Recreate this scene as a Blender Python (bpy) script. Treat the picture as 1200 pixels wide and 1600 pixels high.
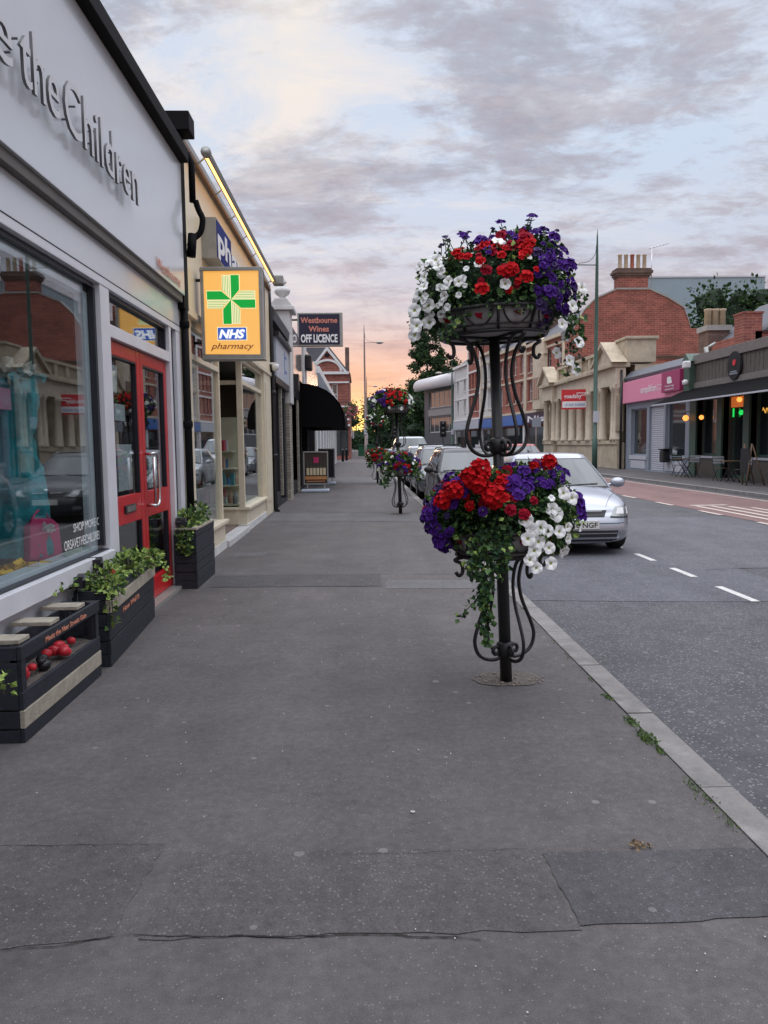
import bpy, bmesh, math, random
from mathutils import Vector, Matrix, noise
from mathutils.bvhtree import BVHTree
R = math.radians
S = bpy.context.scene
for o in list(bpy.data.objects): bpy.data.objects.remove(o)

# ------------------------------------------------------------------ camera
cd = bpy.data.cameras.new('camera'); cam = bpy.data.objects.new('camera', cd)
S.collection.objects.link(cam); S.camera = cam
cd.sensor_fit = 'VERTICAL'; cd.sensor_height = 32; cd.lens = 24
cd.clip_start = 0.05; cd.clip_end = 3000
cam.matrix_world = Matrix.Translation((0, 0, 1.5)) @ Matrix.Rotation(-math.atan(35/1200), 4, 'Z') @ \
    Matrix.Rotation(math.pi/2 - math.atan(107/1200), 4, 'X') @ Matrix.Rotation(-0.012, 4, 'Z')
S.render.engine = 'CYCLES'
S.cycles.max_bounces = 8; S.cycles.transparent_max_bounces = 16
S.view_settings.view_transform = 'Standard'; S.view_settings.look = 'None'
S.view_settings.exposure = 0.0; S.view_settings.gamma = 1.0

# ------------------------------------------------------------------ node helpers
def N(nt, t, **k):
    n = nt.nodes.new(t)
    for a, b in k.items():
        if a == 'ins':
            for i, v in b.items(): n.inputs[i].default_value = v
        else: setattr(n, a, b)
    return n
def L(nt, a, b): nt.links.new(a, b)
def math_(nt, op, a, b=None, c=None, clamp=False):
    n = nt.nodes.new('ShaderNodeMath'); n.operation = op; n.use_clamp = clamp
    for i, v in enumerate((a, b, c)):
        if v is None: continue
        if hasattr(v, 'is_linked'): nt.links.new(v, n.inputs[i])
        else: n.inputs[i].default_value = v
    return n.outputs[0]
def mixc(nt, f, a, b, mode='MIX'):
    n = nt.nodes.new('ShaderNodeMix'); n.data_type = 'RGBA'; n.blend_type = mode
    for i, v in ((0, f), (6, a), (7, b)):
        if hasattr(v, 'is_linked'): nt.links.new(v, n.inputs[i])
        else: n.inputs[i].default_value = v if i == 0 else tuple(v)[:3] + (1,)
    return n.outputs[2]
def ramp(nt, f, stops, interp='LINEAR'):
    n = nt.nodes.new('ShaderNodeValToRGB'); n.color_ramp.interpolation = interp
    e = n.color_ramp.elements
    while len(e) < len(stops): e.new(0.5)
    for i, (p, c) in enumerate(stops):
        e[i].position = p; e[i].color = (tuple(c) + (1,))[:4] if not isinstance(c, float) else (c, c, c, 1)
    nt.links.new(f, n.inputs[0]); return n.outputs[0]

# ------------------------------------------------------------------ world: dusk sky with broken cloud
SUN_AZ, SUN_EL = R(-0.3), R(1.6)
SUN = Vector((math.sin(SUN_AZ)*math.cos(SUN_EL), math.cos(SUN_AZ)*math.cos(SUN_EL), math.sin(SUN_EL)))
W = bpy.data.worlds.new('World'); S.world = W; W.use_nodes = True
nt = W.node_tree; nt.nodes.clear()
def skydir(px, py):
    v = cam.matrix_world.to_3x3() @ Vector((px-600, -(py-800), -1200)); return v.normalized()
tc = N(nt, 'ShaderNodeTexCoord'); nz = N(nt, 'ShaderNodeVectorMath', operation='NORMALIZE')
L(nt, tc.outputs['Generated'], nz.inputs[0]); D = nz.outputs[0]
sep = N(nt, 'ShaderNodeSeparateXYZ'); L(nt, D, sep.inputs[0]); zz = sep.outputs[2]
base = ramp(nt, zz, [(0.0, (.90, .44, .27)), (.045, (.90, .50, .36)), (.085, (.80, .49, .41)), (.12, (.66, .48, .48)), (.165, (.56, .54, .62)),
                     (.24, (.60, .66, .79)), (.33, (.60, .70, .86)), (.47, (.64, .72, .87)), (.58, (1.3, 1.35, 1.5)), (.75, (2.9, 2.95, 3.2)), (1.0, (3.7, 3.8, 4.1))])  # upper stops overbright: unseen sky overhead raised to add light on the facades
# cloud plane coordinates
den = math_(nt, 'ADD', math_(nt, 'MAXIMUM', zz, 0.0), 0.14)
cx_ = math_(nt, 'DIVIDE', sep.outputs[0], den); cy_ = math_(nt, 'DIVIDE', sep.outputs[1], den)
cmb = N(nt, 'ShaderNodeCombineXYZ'); L(nt, cx_, cmb.inputs[0]); L(nt, cy_, cmb.inputs[1])
mp = N(nt, 'ShaderNodeMapping'); mp.inputs['Rotation'].default_value = (0, 0, R(28)); mp.inputs['Scale'].default_value = (1.0, 1.45, 1)
mp.inputs['Location'].default_value = (3.3, 1.1, 0)
L(nt, cmb.outputs[0], mp.inputs[0])
def fbm(scale, det, rough, dist=0., off=0.):
    m = N(nt, 'ShaderNodeMapping'); m.inputs['Location'].default_value = (off, off*1.7, off)
    L(nt, mp.outputs[0], m.inputs[0])
    n = N(nt, 'ShaderNodeTexNoise', ins={'Scale': scale, 'Detail': det, 'Roughness': rough, 'Distortion': dist})
    L(nt, m.outputs[0], n.inputs['Vector']); return n.outputs[0]
def blob(px, py, k):
    d = N(nt, 'ShaderNodeVectorMath', operation='DOT_PRODUCT'); L(nt, D, d.inputs[0]); d.inputs[1].default_value = skydir(px, py)
    return math_(nt, 'POWER', math_(nt, 'MAXIMUM', d.outputs['Value'], 0.), k)
n1 = fbm(2.0, 10, .60, .45); n2 = fbm(7.5, 9, .66, .3, 5.); n3 = fbm(.8, 3, .5, 0, 9.)
c = math_(nt, 'ADD', math_(nt, 'MULTIPLY', n1, .52), math_(nt, 'MULTIPLY', n2, .32))
n4 = fbm(22., 6, .7, .2, 7.)
c = math_(nt, 'ADD', c, math_(nt, 'MULTIPLY', n3, .16))
c = math_(nt, 'ADD', c, math_(nt, 'MULTIPLY', math_(nt, 'SUBTRACT', n4, .5), .10))
for px, py, k, a in ((860, 90, 90, .11), (1150, 200, 160, .05), (1010, 20, 160, -.05), (1110, 110, 300, -.04), (560, 300, 110, .06), (450, 345, 160, .04), (980, 360, 200, .05), (760, 300, 160, .04),
                     (430, 60, 120, -.07), (700, 390, 160, -.08), (1080, 290, 330, -.05), (480, 440, 300, -.05), (640, 120, 120, -.06), (300, 180, 200, -.04), (950, 270, 260, -.06), (560, 190, 300, -.03)):
    c = math_(nt, 'ADD', c, math_(nt, 'MULTIPLY', blob(px, py, k), a))
cf = ramp(nt, c, [(.465, 0.), (.50, .34), (.54, .76), (.62, 1.)])
ccol = ramp(nt, zz, [(0., (.88, .45, .30)), (.07, (.74, .42, .36)), (.115, (.52, .38, .41)), (.17, (.40, .36, .43)), (.28, (.37, .35, .42)), (.47, (.35, .345, .40)), (.6, (.9, .92, 1.)), (1., (2.2, 2.25, 2.4))])  # top stops brightened too, so unseen cloud overhead adds light to the street
thick = ramp(nt, c, [(.52, 0.), (.62, 1.)])
ccol = mixc(nt, math_(nt, 'MULTIPLY', thick, .55), ccol, (.245, .24, .31))
warm = math_(nt, 'MULTIPLY', ramp(nt, n2, [(.45, 0.), (.62, 1.)]), .22)
ccol = mixc(nt, warm, ccol, (.58, .42, .44))
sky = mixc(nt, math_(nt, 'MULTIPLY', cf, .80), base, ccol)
# thin bright cirrus, cream towards the upper left
wis = ramp(nt, fbm(2.1, 8, .7, .6, 2.2), [(.47, 0.), (.68, 1.)])
creamf = math_(nt, 'MULTIPLY', wis, math_(nt, 'ADD', math_(nt, 'MULTIPLY', blob(430, 60, 24), .75), .26), clamp=True)
creamf = math_(nt, 'MULTIPLY', creamf, math_(nt, 'SUBTRACT', 1., math_(nt, 'MULTIPLY', cf, .45)))
sky = mixc(nt, creamf, sky, (.88, .81, .78))
sky = mixc(nt, math_(nt, 'MULTIPLY', blob(440, 55, 300), .5), sky, (.95, .86, .76))
# glow around the sun on the horizon
sd = N(nt, 'ShaderNodeVectorMath', operation='DOT_PRODUCT'); L(nt, D, sd.inputs[0]); sd.inputs[1].default_value = SUN
sdm = math_(nt, 'MAXIMUM', sd.outputs['Value'], 0.)
sky = mixc(nt, math_(nt, 'MULTIPLY', math_(nt, 'POWER', sdm, 420.), .45), sky, (1.0, .60, .30))
sky = mixc(nt, math_(nt, 'POWER', sdm, 5200.), sky, (2.2, 1.45, .45))
nish = N(nt, 'ShaderNodeTexSky', sky_type='NISHITA', sun_disc=False)
nish.sun_elevation = SUN_EL; nish.sun_rotation = SUN_AZ
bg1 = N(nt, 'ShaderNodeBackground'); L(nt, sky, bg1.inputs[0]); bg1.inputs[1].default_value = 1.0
bg2 = N(nt, 'ShaderNodeBackground'); L(nt, nish.outputs[0], bg2.inputs[0]); bg2.inputs[1].default_value = 0.012
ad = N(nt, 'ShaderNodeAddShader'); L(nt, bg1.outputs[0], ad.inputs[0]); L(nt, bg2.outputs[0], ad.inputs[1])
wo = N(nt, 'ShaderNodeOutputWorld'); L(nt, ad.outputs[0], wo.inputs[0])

sl = bpy.data.lights.new('sun', 'SUN'); sl.energy = 0.22; sl.angle = R(8); sl.color = (1, .68, .42)
so = bpy.data.objects.new('sun', sl); S.collection.objects.link(so)
so.rotation_euler = (-SUN).to_track_quat('-Z', 'Y').to_euler()

# ------------------------------------------------------------------ materials
def mat(name, col, rough=.6, metal=0., var=.0, vscale=6., bump=0., bscale=60., spec=.5, coat=0., emit=None, es=0., dirt=0., trans=0.):
    m = bpy.data.materials.new(name); m.use_nodes = True; t = m.node_tree
    b = t.nodes['Principled BSDF']
    b.inputs['Base Color'].default_value = tuple(col) + (1,); b.inputs['Roughness'].default_value = rough
    b.inputs['Metallic'].default_value = metal; b.inputs['Specular IOR Level'].default_value = spec
    b.inputs['Coat Weight'].default_value = coat; b.inputs['Coat Roughness'].default_value = .05
    if emit: b.inputs['Emission Color'].default_value = tuple(emit) + (1,); b.inputs['Emission Strength'].default_value = es
    if var or bump or dirt:
        g = N(t, 'ShaderNodeTexCoord'); src = g.outputs['Object']
        if var:
            n = N(t, 'ShaderNodeTexNoise', ins={'Scale': vscale, 'Detail': 6, 'Roughness': .65}); L(t, src, n.inputs['Vector'])
            r = ramp(t, n.outputs[0], [(.3, tuple(x*(1-var) for x in col)), (.7, tuple(min(1, x*(1+var)) for x in col))])
            out = r
            if dirt:
                n2 = N(t, 'ShaderNodeTexNoise', ins={'Scale': vscale*.35, 'Detail': 8, 'Roughness': .7}); L(t, src, n2.inputs['Vector'])
                f = ramp(t, n2.outputs[0], [(.5, 0.), (.72, dirt)])
                out = mixc(t, f, r, tuple(x*.45 for x in col))
            L(t, out, b.inputs['Base Color'])
            L(t, ramp(t, n.outputs[0], [(.3, min(1., rough*.85)), (.7, min(1., rough*1.15))]), b.inputs['Roughness'])
        if bump:
            n = N(t, 'ShaderNodeTexNoise', ins={'Scale': bscale, 'Detail': 5, 'Roughness': .6}); L(t, src, n.inputs['Vector'])
            bp = N(t, 'ShaderNodeBump', ins={'Strength': bump, 'Distance': .01}); L(t, n.outputs[0], bp.inputs['Height']); L(t, bp.outputs[0], b.inputs['Normal'])
    return m
def asphalt(name, col, scale=170., chips=.35, chipcol=(.3, .29, .28), big=.25, bump=.5, thr=.13):
    m = bpy.data.materials.new(name); m.use_nodes = True; t = m.node_tree; b = t.nodes['Principled BSDF']
    g = N(t, 'ShaderNodeTexCoord'); src = g.outputs['Object']
    nb = N(t, 'ShaderNodeTexNoise', ins={'Scale': .9, 'Detail': 7, 'Roughness': .68}); L(t, src, nb.inputs['Vector'])
    nm = N(t, 'ShaderNodeTexNoise', ins={'Scale': 24., 'Detail': 6, 'Roughness': .7}); L(t, src, nm.inputs['Vector'])
    nf = N(t, 'ShaderNodeTexNoise', ins={'Scale': scale*1.4, 'Detail': 3, 'Roughness': .7}); L(t, src, nf.inputs['Vector'])
    c0 = ramp(t, nb.outputs[0], [(.3, tuple(x*(1-big) for x in col)), (.7, tuple(x*(1+big) for x in col))])
    nl = N(t, 'ShaderNodeTexNoise', ins={'Scale': 3.2, 'Detail': 8, 'Roughness': .75, 'Distortion': .6}); L(t, src, nl.inputs['Vector'])
    c0 = mixc(t, 1., c0, ramp(t, nl.outputs[0], [(.32, .82), (.5, 1.), (.68, 1.14)]), 'MULTIPLY')
    ms = N(t, 'ShaderNodeMapping'); ms.inputs['Scale'].default_value = (1.6, .07, 1); L(t, src, ms.inputs[0]); ns_ = N(t, 'ShaderNodeTexNoise', ins={'Scale': 1., 'Detail': 5, 'Roughness': .6}); L(t, ms.outputs[0], ns_.inputs['Vector'])
    c0 = mixc(t, 1., c0, ramp(t, ns_.outputs[0], [(.3, .86), (.7, 1.12)]), 'MULTIPLY')
    c1 = mixc(t, 1., c0, ramp(t, nm.outputs[0], [(.3, .78), (.7, 1.2)]), 'MULTIPLY')
    c2 = mixc(t, 1., c1, ramp(t, nf.outputs[0], [(.28, .55), (.72, 1.45)]), 'MULTIPLY')
    v = N(t, 'ShaderNodeTexVoronoi', ins={'Scale': scale*.55}); L(t, src, v.inputs['Vector'])
    sc = N(t, 'ShaderNodeSeparateColor'); L(t, v.outputs['Color'], sc.inputs[0])
    near = math_(t, 'LESS_THAN', v.outputs['Distance'], .33)
    pick = math_(t, 'LESS_THAN', sc.outputs[0], thr)
    f = math_(t, 'MULTIPLY', math_(t, 'MULTIPLY', near, pick), chips)
    c3 = mixc(t, f, c2, chipcol)
    # sparse gum spots and pale stones
    v2 = N(t, 'ShaderNodeTexVoronoi', ins={'Scale': 5.5}); L(t, src, v2.inputs['Vector'])
    s2 = N(t, 'ShaderNodeSeparateColor'); L(t, v2.outputs['Color'], s2.inputs[0])
    f2 = math_(t, 'MULTIPLY', math_(t, 'LESS_THAN', v2.outputs['Distance'], math_(t, 'MULTIPLY', s2.outputs[1], .12)), math_(t, 'LESS_THAN', s2.outputs[0], .85))
    c4 = mixc(t, math_(t, 'MULTIPLY', f2, .5), c3, (.25, .24, .235))
    L(t, c4, b.inputs['Base Color']); b.inputs['Roughness'].default_value = .8
    b.inputs['Specular IOR Level'].default_value = .35
    bp = N(t, 'ShaderNodeBump', ins={'Strength': bump, 'Distance': .006}); L(t, nf.outputs[0], bp.inputs['Height']); L(t, bp.outputs[0], b.inputs['Normal'])
    return m
def brick(name, c1, c2, mortar, scale=1., axis='X', dirt=.3, bias=0.):
    m = bpy.data.materials.new(name); m.use_nodes = True; t = m.node_tree; b = t.nodes['Principled BSDF']
    g = N(t, 'ShaderNodeTexCoord'); s = N(t, 'ShaderNodeSeparateXYZ'); L(t, g.outputs['Object'], s.inputs[0])
    cb = N(t, 'ShaderNodeCombineXYZ')
    if axis == 'XY': h = math_(t, 'ADD', s.outputs[0], s.outputs[1])
    else: h = s.outputs[0 if axis == 'X' else 1]
    L(t, h, cb.inputs[0]); L(t, s.outputs[2], cb.inputs[1])
    bt = N(t, 'ShaderNodeTexBrick', ins={'Scale': 1., 'Mortar Size': .006*scale, 'Brick Width': .225*scale, 'Row Height': .075*scale, 'Bias': bias})
    bt.inputs['Color1'].default_value = c1 + (1,); bt.inputs['Color2'].default_value = c2 + (1,); bt.inputs['Mortar'].default_value = mortar + (1,)
    L(t, cb.outputs[0], bt.inputs['Vector'])
    n = N(t, 'ShaderNodeTexNoise', ins={'Scale': 1.3, 'Detail': 8, 'Roughness': .7}); L(t, g.outputs['Object'], n.inputs['Vector'])
    c = mixc(t, 1., bt.outputs[0], ramp(t, n.outputs[0], [(.3, 1-dirt), (.7, 1+dirt)]), 'MULTIPLY')
    mp2 = N(t, 'ShaderNodeMapping'); mp2.inputs['Scale'].default_value = (.6, .6, 4.); L(t, g.outputs['Object'], mp2.inputs[0])
    n2 = N(t, 'ShaderNodeTexNoise', ins={'Scale': 1.5, 'Detail': 6, 'Roughness': .75}); L(t, mp2.outputs[0], n2.inputs['Vector'])
    c = mixc(t, ramp(t, n2.outputs[0], [(.55, 0.), (.68, dirt*1.3)]), c, tuple(min(1, x*1.9+.05) for x in c1))
    L(t, c, b.inputs['Base Color']); b.inputs['Roughness'].default_value = .85
    bp = N(t, 'ShaderNodeBump', ins={'Strength': .5, 'Distance': .01}); L(t, bt.outputs['Fac'], bp.inputs['Height']); bp.invert = True
    L(t, bp.outputs[0], b.inputs['Normal']); return m
def glassmat(name, tint=(.9, .95, .95), ior=1.75):
    m = bpy.data.materials.new(name); m.use_nodes = True; t = m.node_tree; t.nodes.clear()
    g = N(t, 'ShaderNodeNewGeometry'); dp = N(t, 'ShaderNodeVectorMath', operation='DOT_PRODUCT'); L(t, g.outputs['Incoming'], dp.inputs[0]); L(t, g.outputs['Normal'], dp.inputs[1])
    f5 = math_(t, 'POWER', math_(t, 'SUBTRACT', 1., math_(t, 'ABSOLUTE', dp.outputs['Value']), clamp=True), 5.); f0 = ((ior-1)/(ior+1))**2
    fres = math_(t, 'ADD', math_(t, 'MULTIPLY', f5, 1-f0), f0, clamp=True); tr = N(t, 'ShaderNodeBsdfTransparent'); tr.inputs[0].default_value = tint + (1,)
    gl = N(t, 'ShaderNodeBsdfGlossy'); gl.inputs['Roughness'].default_value = .012; gl.inputs[0].default_value = (.95, .97, 1, 1)
    mx = N(t, 'ShaderNodeMixShader'); L(t, fres, mx.inputs[0]); L(t, tr.outputs[0], mx.inputs[1]); L(t, gl.outputs[0], mx.inputs[2])
    o = N(t, 'ShaderNodeOutputMaterial'); L(t, mx.outputs[0], o.inputs[0]); return m
M = dict(
    pavement=asphalt('pavement_asphalt', (.097, .089, .089), 190., .26, (.36, .34, .33), .16, .5, .10),
    patch_rough=asphalt('pavement_patch_rough', (.094, .087, .088), 130., .32, (.32, .30, .29), .16, .9, .20),
    patch_dark=asphalt('pavement_patch_dark', (.078, .074, .080), 150., .4, (.25, .25, .26), .14, .9, .14),
    patch_pale=asphalt('pavement_patch_pale', (.115, .111, .115), 190., .3, (.35, .34, .34), .12, .4, .08),
    road=asphalt('road_asphalt', (.080, .078, .086), 85., .60, (.27, .26, .26), .20, 1.0, .42),
    redlane=asphalt('red_lane', (.175, .105, .10), 90., .4, (.34, .22, .20), .16, .8, .2),
    kerb=mat('kerb_stone', (.20, .19, .183), .85, var=.28, vscale=7, bump=.6, bscale=110, dirt=.75),
    crack=mat('crack', (.018, .017, .016), .95),
    road_white=mat('road_paint', (.50, .50, .48), .75, var=.3, vscale=30, dirt=.7),
    red_white=mat('worn_paint', (.50, .43, .38), .8, var=.25, vscale=25, dirt=.6),
    soil=mat('soil', (.115, .098, .088), .95, var=.45, vscale=30, bump=.8, bscale=90),
    fascia=mat('pale_gloss_panel', (.56, .59, .62), .22, var=.02, vscale=1.5, coat=.25),
    lilac=mat('white_upvc', (.63, .64, .68), .38, var=.05, vscale=3, dirt=.12),
    frame_cream=mat('cream_paint', (.66, .59, .45), .5, var=.08, vscale=5, dirt=.25),
    black=mat('black_paint', (.010, .011, .014), .38, var=.2, vscale=20),
    blackmatt=mat('black_matt', (.012, .012, .014), .8, var=.3, vscale=14),
    gasket=mat('window_gasket', (.010, .012, .02), .4),
    soffit=mat('weathered_trim', (.12, .112, .10), .6, var=.25, vscale=6, dirt=.4),
    letter=mat('brushed_letter', (.56, .56, .57), .3, metal=.15),
    letter_edge=mat('letter_edge', (.13, .13, .14), .4),
    red=mat('red_door_paint', (.46, .010, .014), .36, var=.1, vscale=6, coat=.12, dirt=.2),
    steel=mat('steel', (.62, .62, .63), .22, metal=1.),
    glass=glassmat('shop_glass'), glass_thin=glassmat('door_glass', (.8, .85, .85), 1.6),
    dglass=mat('dark_glass', (.020, .026, .030), .05, spec=1., coat=.6),
    dglass2=mat('dark_glass_hazy', (.06, .065, .07), .12, spec=1., coat=.4),
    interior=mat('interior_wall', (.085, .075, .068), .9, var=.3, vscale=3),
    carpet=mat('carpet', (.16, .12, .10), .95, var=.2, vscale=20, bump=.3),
    teal=mat('teal_cloth', (.010, .21, .25), .8, var=.45, vscale=9, bump=.9, bscale=20),
    lilac_cloth=mat('lilac_cloth', (.35, .22, .40), .85, var=.2),
    skin_plastic=mat('mannequin', (.45, .42, .40), .4),
    pink=mat('pink_leather', (.50, .03, .13), .45, var=.15), yellow=mat('yellow_cloth', (.72, .42, .02), .85, var=.2, bump=.5, bscale=30),
    card=mat('card', (.62, .62, .62), .8), paper=mat('paper', (.66, .67, .68), .8),
    navy_wood=mat('black_stained_timber', (.014, .017, .026), .62, var=.35, vscale=18, bump=.4, bscale=50),
    timber=mat('weathered_timber', (.34, .31, .25), .8, var=.22, vscale=16, bump=.5, bscale=60, dirt=.35),
    redplastic=mat('red_ornament', (.55, .02, .035), .35, var=.2),
    rust_text=mat('copper_lettering', (.55, .22, .14), .5),
    leaf=mat('leaf', (.060, .125, .034), .55, var=.5, vscale=9), leafd=mat('leaf_dark', (.022, .058, .026), .6, var=.45, vscale=9),
    leafl=mat('leaf_light', (.24, .34, .08), .55, var=.4, vscale=12), ivy=mat('ivy_leaf', (.040, .105, .050), .5, var=.5, vscale=14),
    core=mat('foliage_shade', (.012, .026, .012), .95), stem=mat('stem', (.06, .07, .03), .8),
    white_pet=mat('petal_white', (.74, .75, .74), .6, var=.05, vscale=30), yellow_eye=mat('petal_eye', (.35, .38, .10), .7),
    red_pet=mat('petal_red', (.44, .006, .010), .7, var=.3, vscale=22, spec=.12), crimson=mat('petal_crimson', (.26, .004, .020), .7, var=.3, vscale=25, spec=.12),
    purple=mat('petal_purple', (.060, .014, .185), .7, var=.4, vscale=25, spec=.15), purpled=mat('petal_purple_dark', (.030, .008, .09), .7),
    liner=mat('basket_liner', (.34, .33, .33), .8, var=.15, vscale=10, dirt=.4),
    iron=mat('black_iron', (.012, .012, .013), .42, var=.2, vscale=30),
    nhs_yellow=mat('lit_sign_face', (.6, .4, .15), .5, emit=(.86, .40, .065), es=.78),
    nhs_cream=mat('lit_sign_cream', (.6, .55, .35), .5, emit=(.95, .82, .48), es=.80),
    nhs_green=mat('lit_sign_green', (.0, .2, .03), .5, emit=(.0, .30, .03), es=.9),
    nhs_blue=mat('lit_sign_blue', (.02, .06, .3), .5, emit=(.03, .11, .48), es=.8),
    nhs_white=mat('lit_sign_white', (.7, .7, .7), .5, emit=(.95, .97, 1.), es=.75),
    nhs_brown=mat('sign_brown', (.10, .03, .02), .6, emit=(.20, .05, .03), es=.4),
    alu=mat('grey_aluminium', (.33, .33, .31), .4, metal=.4, var=.12, vscale=8, dirt=.3),
    blue_sign=mat('navy_sign', (.008, .020, .16), .65, spec=.15), black_trim=mat('black_trim', (.004, .004, .005), .7, spec=.15), white=mat('white_paint', (.70, .71, .72), .45, var=.05, vscale=4, dirt=.12),
    offwhite=mat('aged_render', (.58, .58, .57), .75, var=.12, vscale=2.5, dirt=.4),
    creamlit=mat('cream_fascia', (.78, .68, .48), .35, var=.04, vscale=2),
    tube=mat('lit_tube', (.9, .7, .4), .5, emit=(1., .50, .14), es=3.2),
    lampglow=mat('lit_lamp', (.9, .5, .2), .5, emit=(1., .34, .06), es=1.7),
    amber=mat('lit_amber', (.9, .3, .05), .5, emit=(1., .20, .02), es=2.),
    greenglow=mat('lit_green', (.0, .5, .1), .5, emit=(.02, .8, .12), es=.9),
    neon=mat('lit_neon', (.9, .5, .1), .5, emit=(1., .50, .08), es=.8),
    winesbg=mat('midnight_sign', (.010, .010, .035), .35), wines_o=mat('salmon_letter', (.62, .22, .16), .5), 
    greysign=mat('pale_blue_sign', (.42, .48, .56), .35, var=.04), peach=mat('gloss_sign_panel', (.66, .60, .56), .12, coat=.8, spec=.9),
    awn=mat('black_canvas', (.006, .006, .007), .95, bump=.2, spec=.08), slate=mat('slate_roof', (.085, .09, .105), .65, var=.25, vscale=5, bump=.4, bscale=12),
    brick_r=brick('brick_orange_red', (.27, .078, .058), (.18, .050, .040), (.30, .18, .14), scale=2.0, dirt=.32), 
    brick_y=brick('brick_red_street', (.36, .11, .075), (.24, .07, .05), (.3, .2, .16), axis='Y', dirt=.25),
    brick_d=brick('brick_brown', (.13, .075, .06), (.085, .05, .042), (.16, .13, .11), axis='XY', dirt=.3),
    brick_c=brick('brick_cream', (.36, .33, .27), (.24, .22, .18), (.12, .11, .10), axis='XY', dirt=.25),
    stone=mat('weathered_stone', (.45, .38, .28), .85, var=.22, vscale=1.8, bump=.4, bscale=20, dirt=.6),
    stone_trim=mat('stone_trim', (.56, .48, .37), .8, var=.15, vscale=3, dirt=.3),
    lead=mat('lead_roof', (.11, .12, .14), .5, var=.2), pot=mat('chimney_pot_buff', (.42, .33, .23), .85, var=.15, vscale=5, dirt=.3), potr=mat('chimney_pot_red', (.33, .10, .06), .85, var=.15),
    pinksign=mat('pink_sign', (.74, .25, .38), .4, var=.02), magenta=mat('magenta_sign', (.33, .03, .12), .4), whitetxt=mat('white_letter', (.78, .78, .78), .5),
    shutter=mat('roller_shutter', (.50, .51, .56), .5, metal=.1), bluegrey=mat('blue_grey_paint', (.26, .29, .34), .55, var=.06),
    green_p=mat('sage_green_paint', (.055, .10, .075), .5, var=.12), darkwood=mat('dark_cladding', (.10, .085, .075), .75, var=.3, vscale=8), woodtrim=mat('grey_trim', (.17, .15, .14), .7, var=.2),
    lampgreen=mat('green_lamp_post', (.035, .085, .065), .5, var=.2, vscale=4, dirt=.4), greypost=mat('grey_lamp_post', (.22, .17, .16), .5, var=.15), lamphead=mat('lamp_lantern', (.40, .36, .33), .4),
    redsign=mat('red_board', (.58, .025, .035), .5), blueshop=mat('blue_shop_sign', (.02, .13, .42), .4), navyshop=mat('navy_shop_sign', (.015, .02, .06), .4),
    cladding=mat('pale_blue_cladding', (.27, .35, .40), .5, var=.05, vscale=.4, dirt=.12), concrete=mat('concrete', (.30, .29, .28), .8, var=.15, vscale=2),
    canopy=mat('zinc_canopy', (.60, .58, .60), .35, var=.08), darkwall=mat('dark_panel', (.10, .10, .11), .5, var=.15),
    tyre=mat('tyre', (.010, .010, .011), .8), rim=mat('alloy_rim', (.42, .43, .45), .3, metal=.8), chrome=mat('chrome', (.7, .7, .72), .08, metal=1.),
    silver=mat('silver_paint', (.36, .38, .43), .28, metal=.55, coat=.8), blackcar=mat('black_car_paint', (.012, .014, .02), .28, coat=.45, spec=.5),
    silver2=mat('grey_silver_paint', (.16, .17, .19), .32, metal=.5, coat=.6), whitecar=mat('white_car_paint', (.42, .45, .48), .3, coat=.7), redcar=mat('red_car_paint', (.35, .03, .03), .3, coat=.7),
    carglass=mat('car_glass', (.075, .082, .086), .05, metal=.6, spec=.8), sideglass=mat('car_side_glass', (.03, .035, .04), .05, spec=1., coat=.5), trim=mat('black_plastic', (.016, .016, .018), .6),
    lens=mat('headlamp_lens', (.20, .215, .22), .12, metal=.2, coat=1.), plate=mat('number_plate', (.62, .62, .58), .5), platetxt=mat('plate_letter', (.01, .01, .012), .5),
    grnplastic=mat('green_bin', (.02, .12, .06), .5), poster=mat('poster_dark', (.045, .030, .028), .4), bottle=mat('bottle_amber', (.50, .22, .08), .4), cream_l=mat('bottle_label', (.60, .50, .33), .6),
    woodtable=mat('table_wood', (.16, .10, .06), .6, var=.2), grass=mat('kerb_weed', (.075, .13, .03), .8, var=.4, vscale=20), deadleaf=mat('dead_leaf', (.25, .18, .11), .9, var=.3, vscale=60),
    ground=mat('ground', (.07, .08, .05), .95, var=.3, vscale=.3), slab=mat('step_slab', (.50, .50, .50), .7, var=.12, vscale=8, dirt=.3), bark=mat('bark', (.06, .045, .035), .9, var=.3),
)
# red door paint etc. share; foliage slightly translucent
for k in ('leaf', 'leafl', 'ivy', 'leafd'):
    M[k].node_tree.nodes['Principled BSDF'].inputs['Specular IOR Level'].default_value = .3

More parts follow.
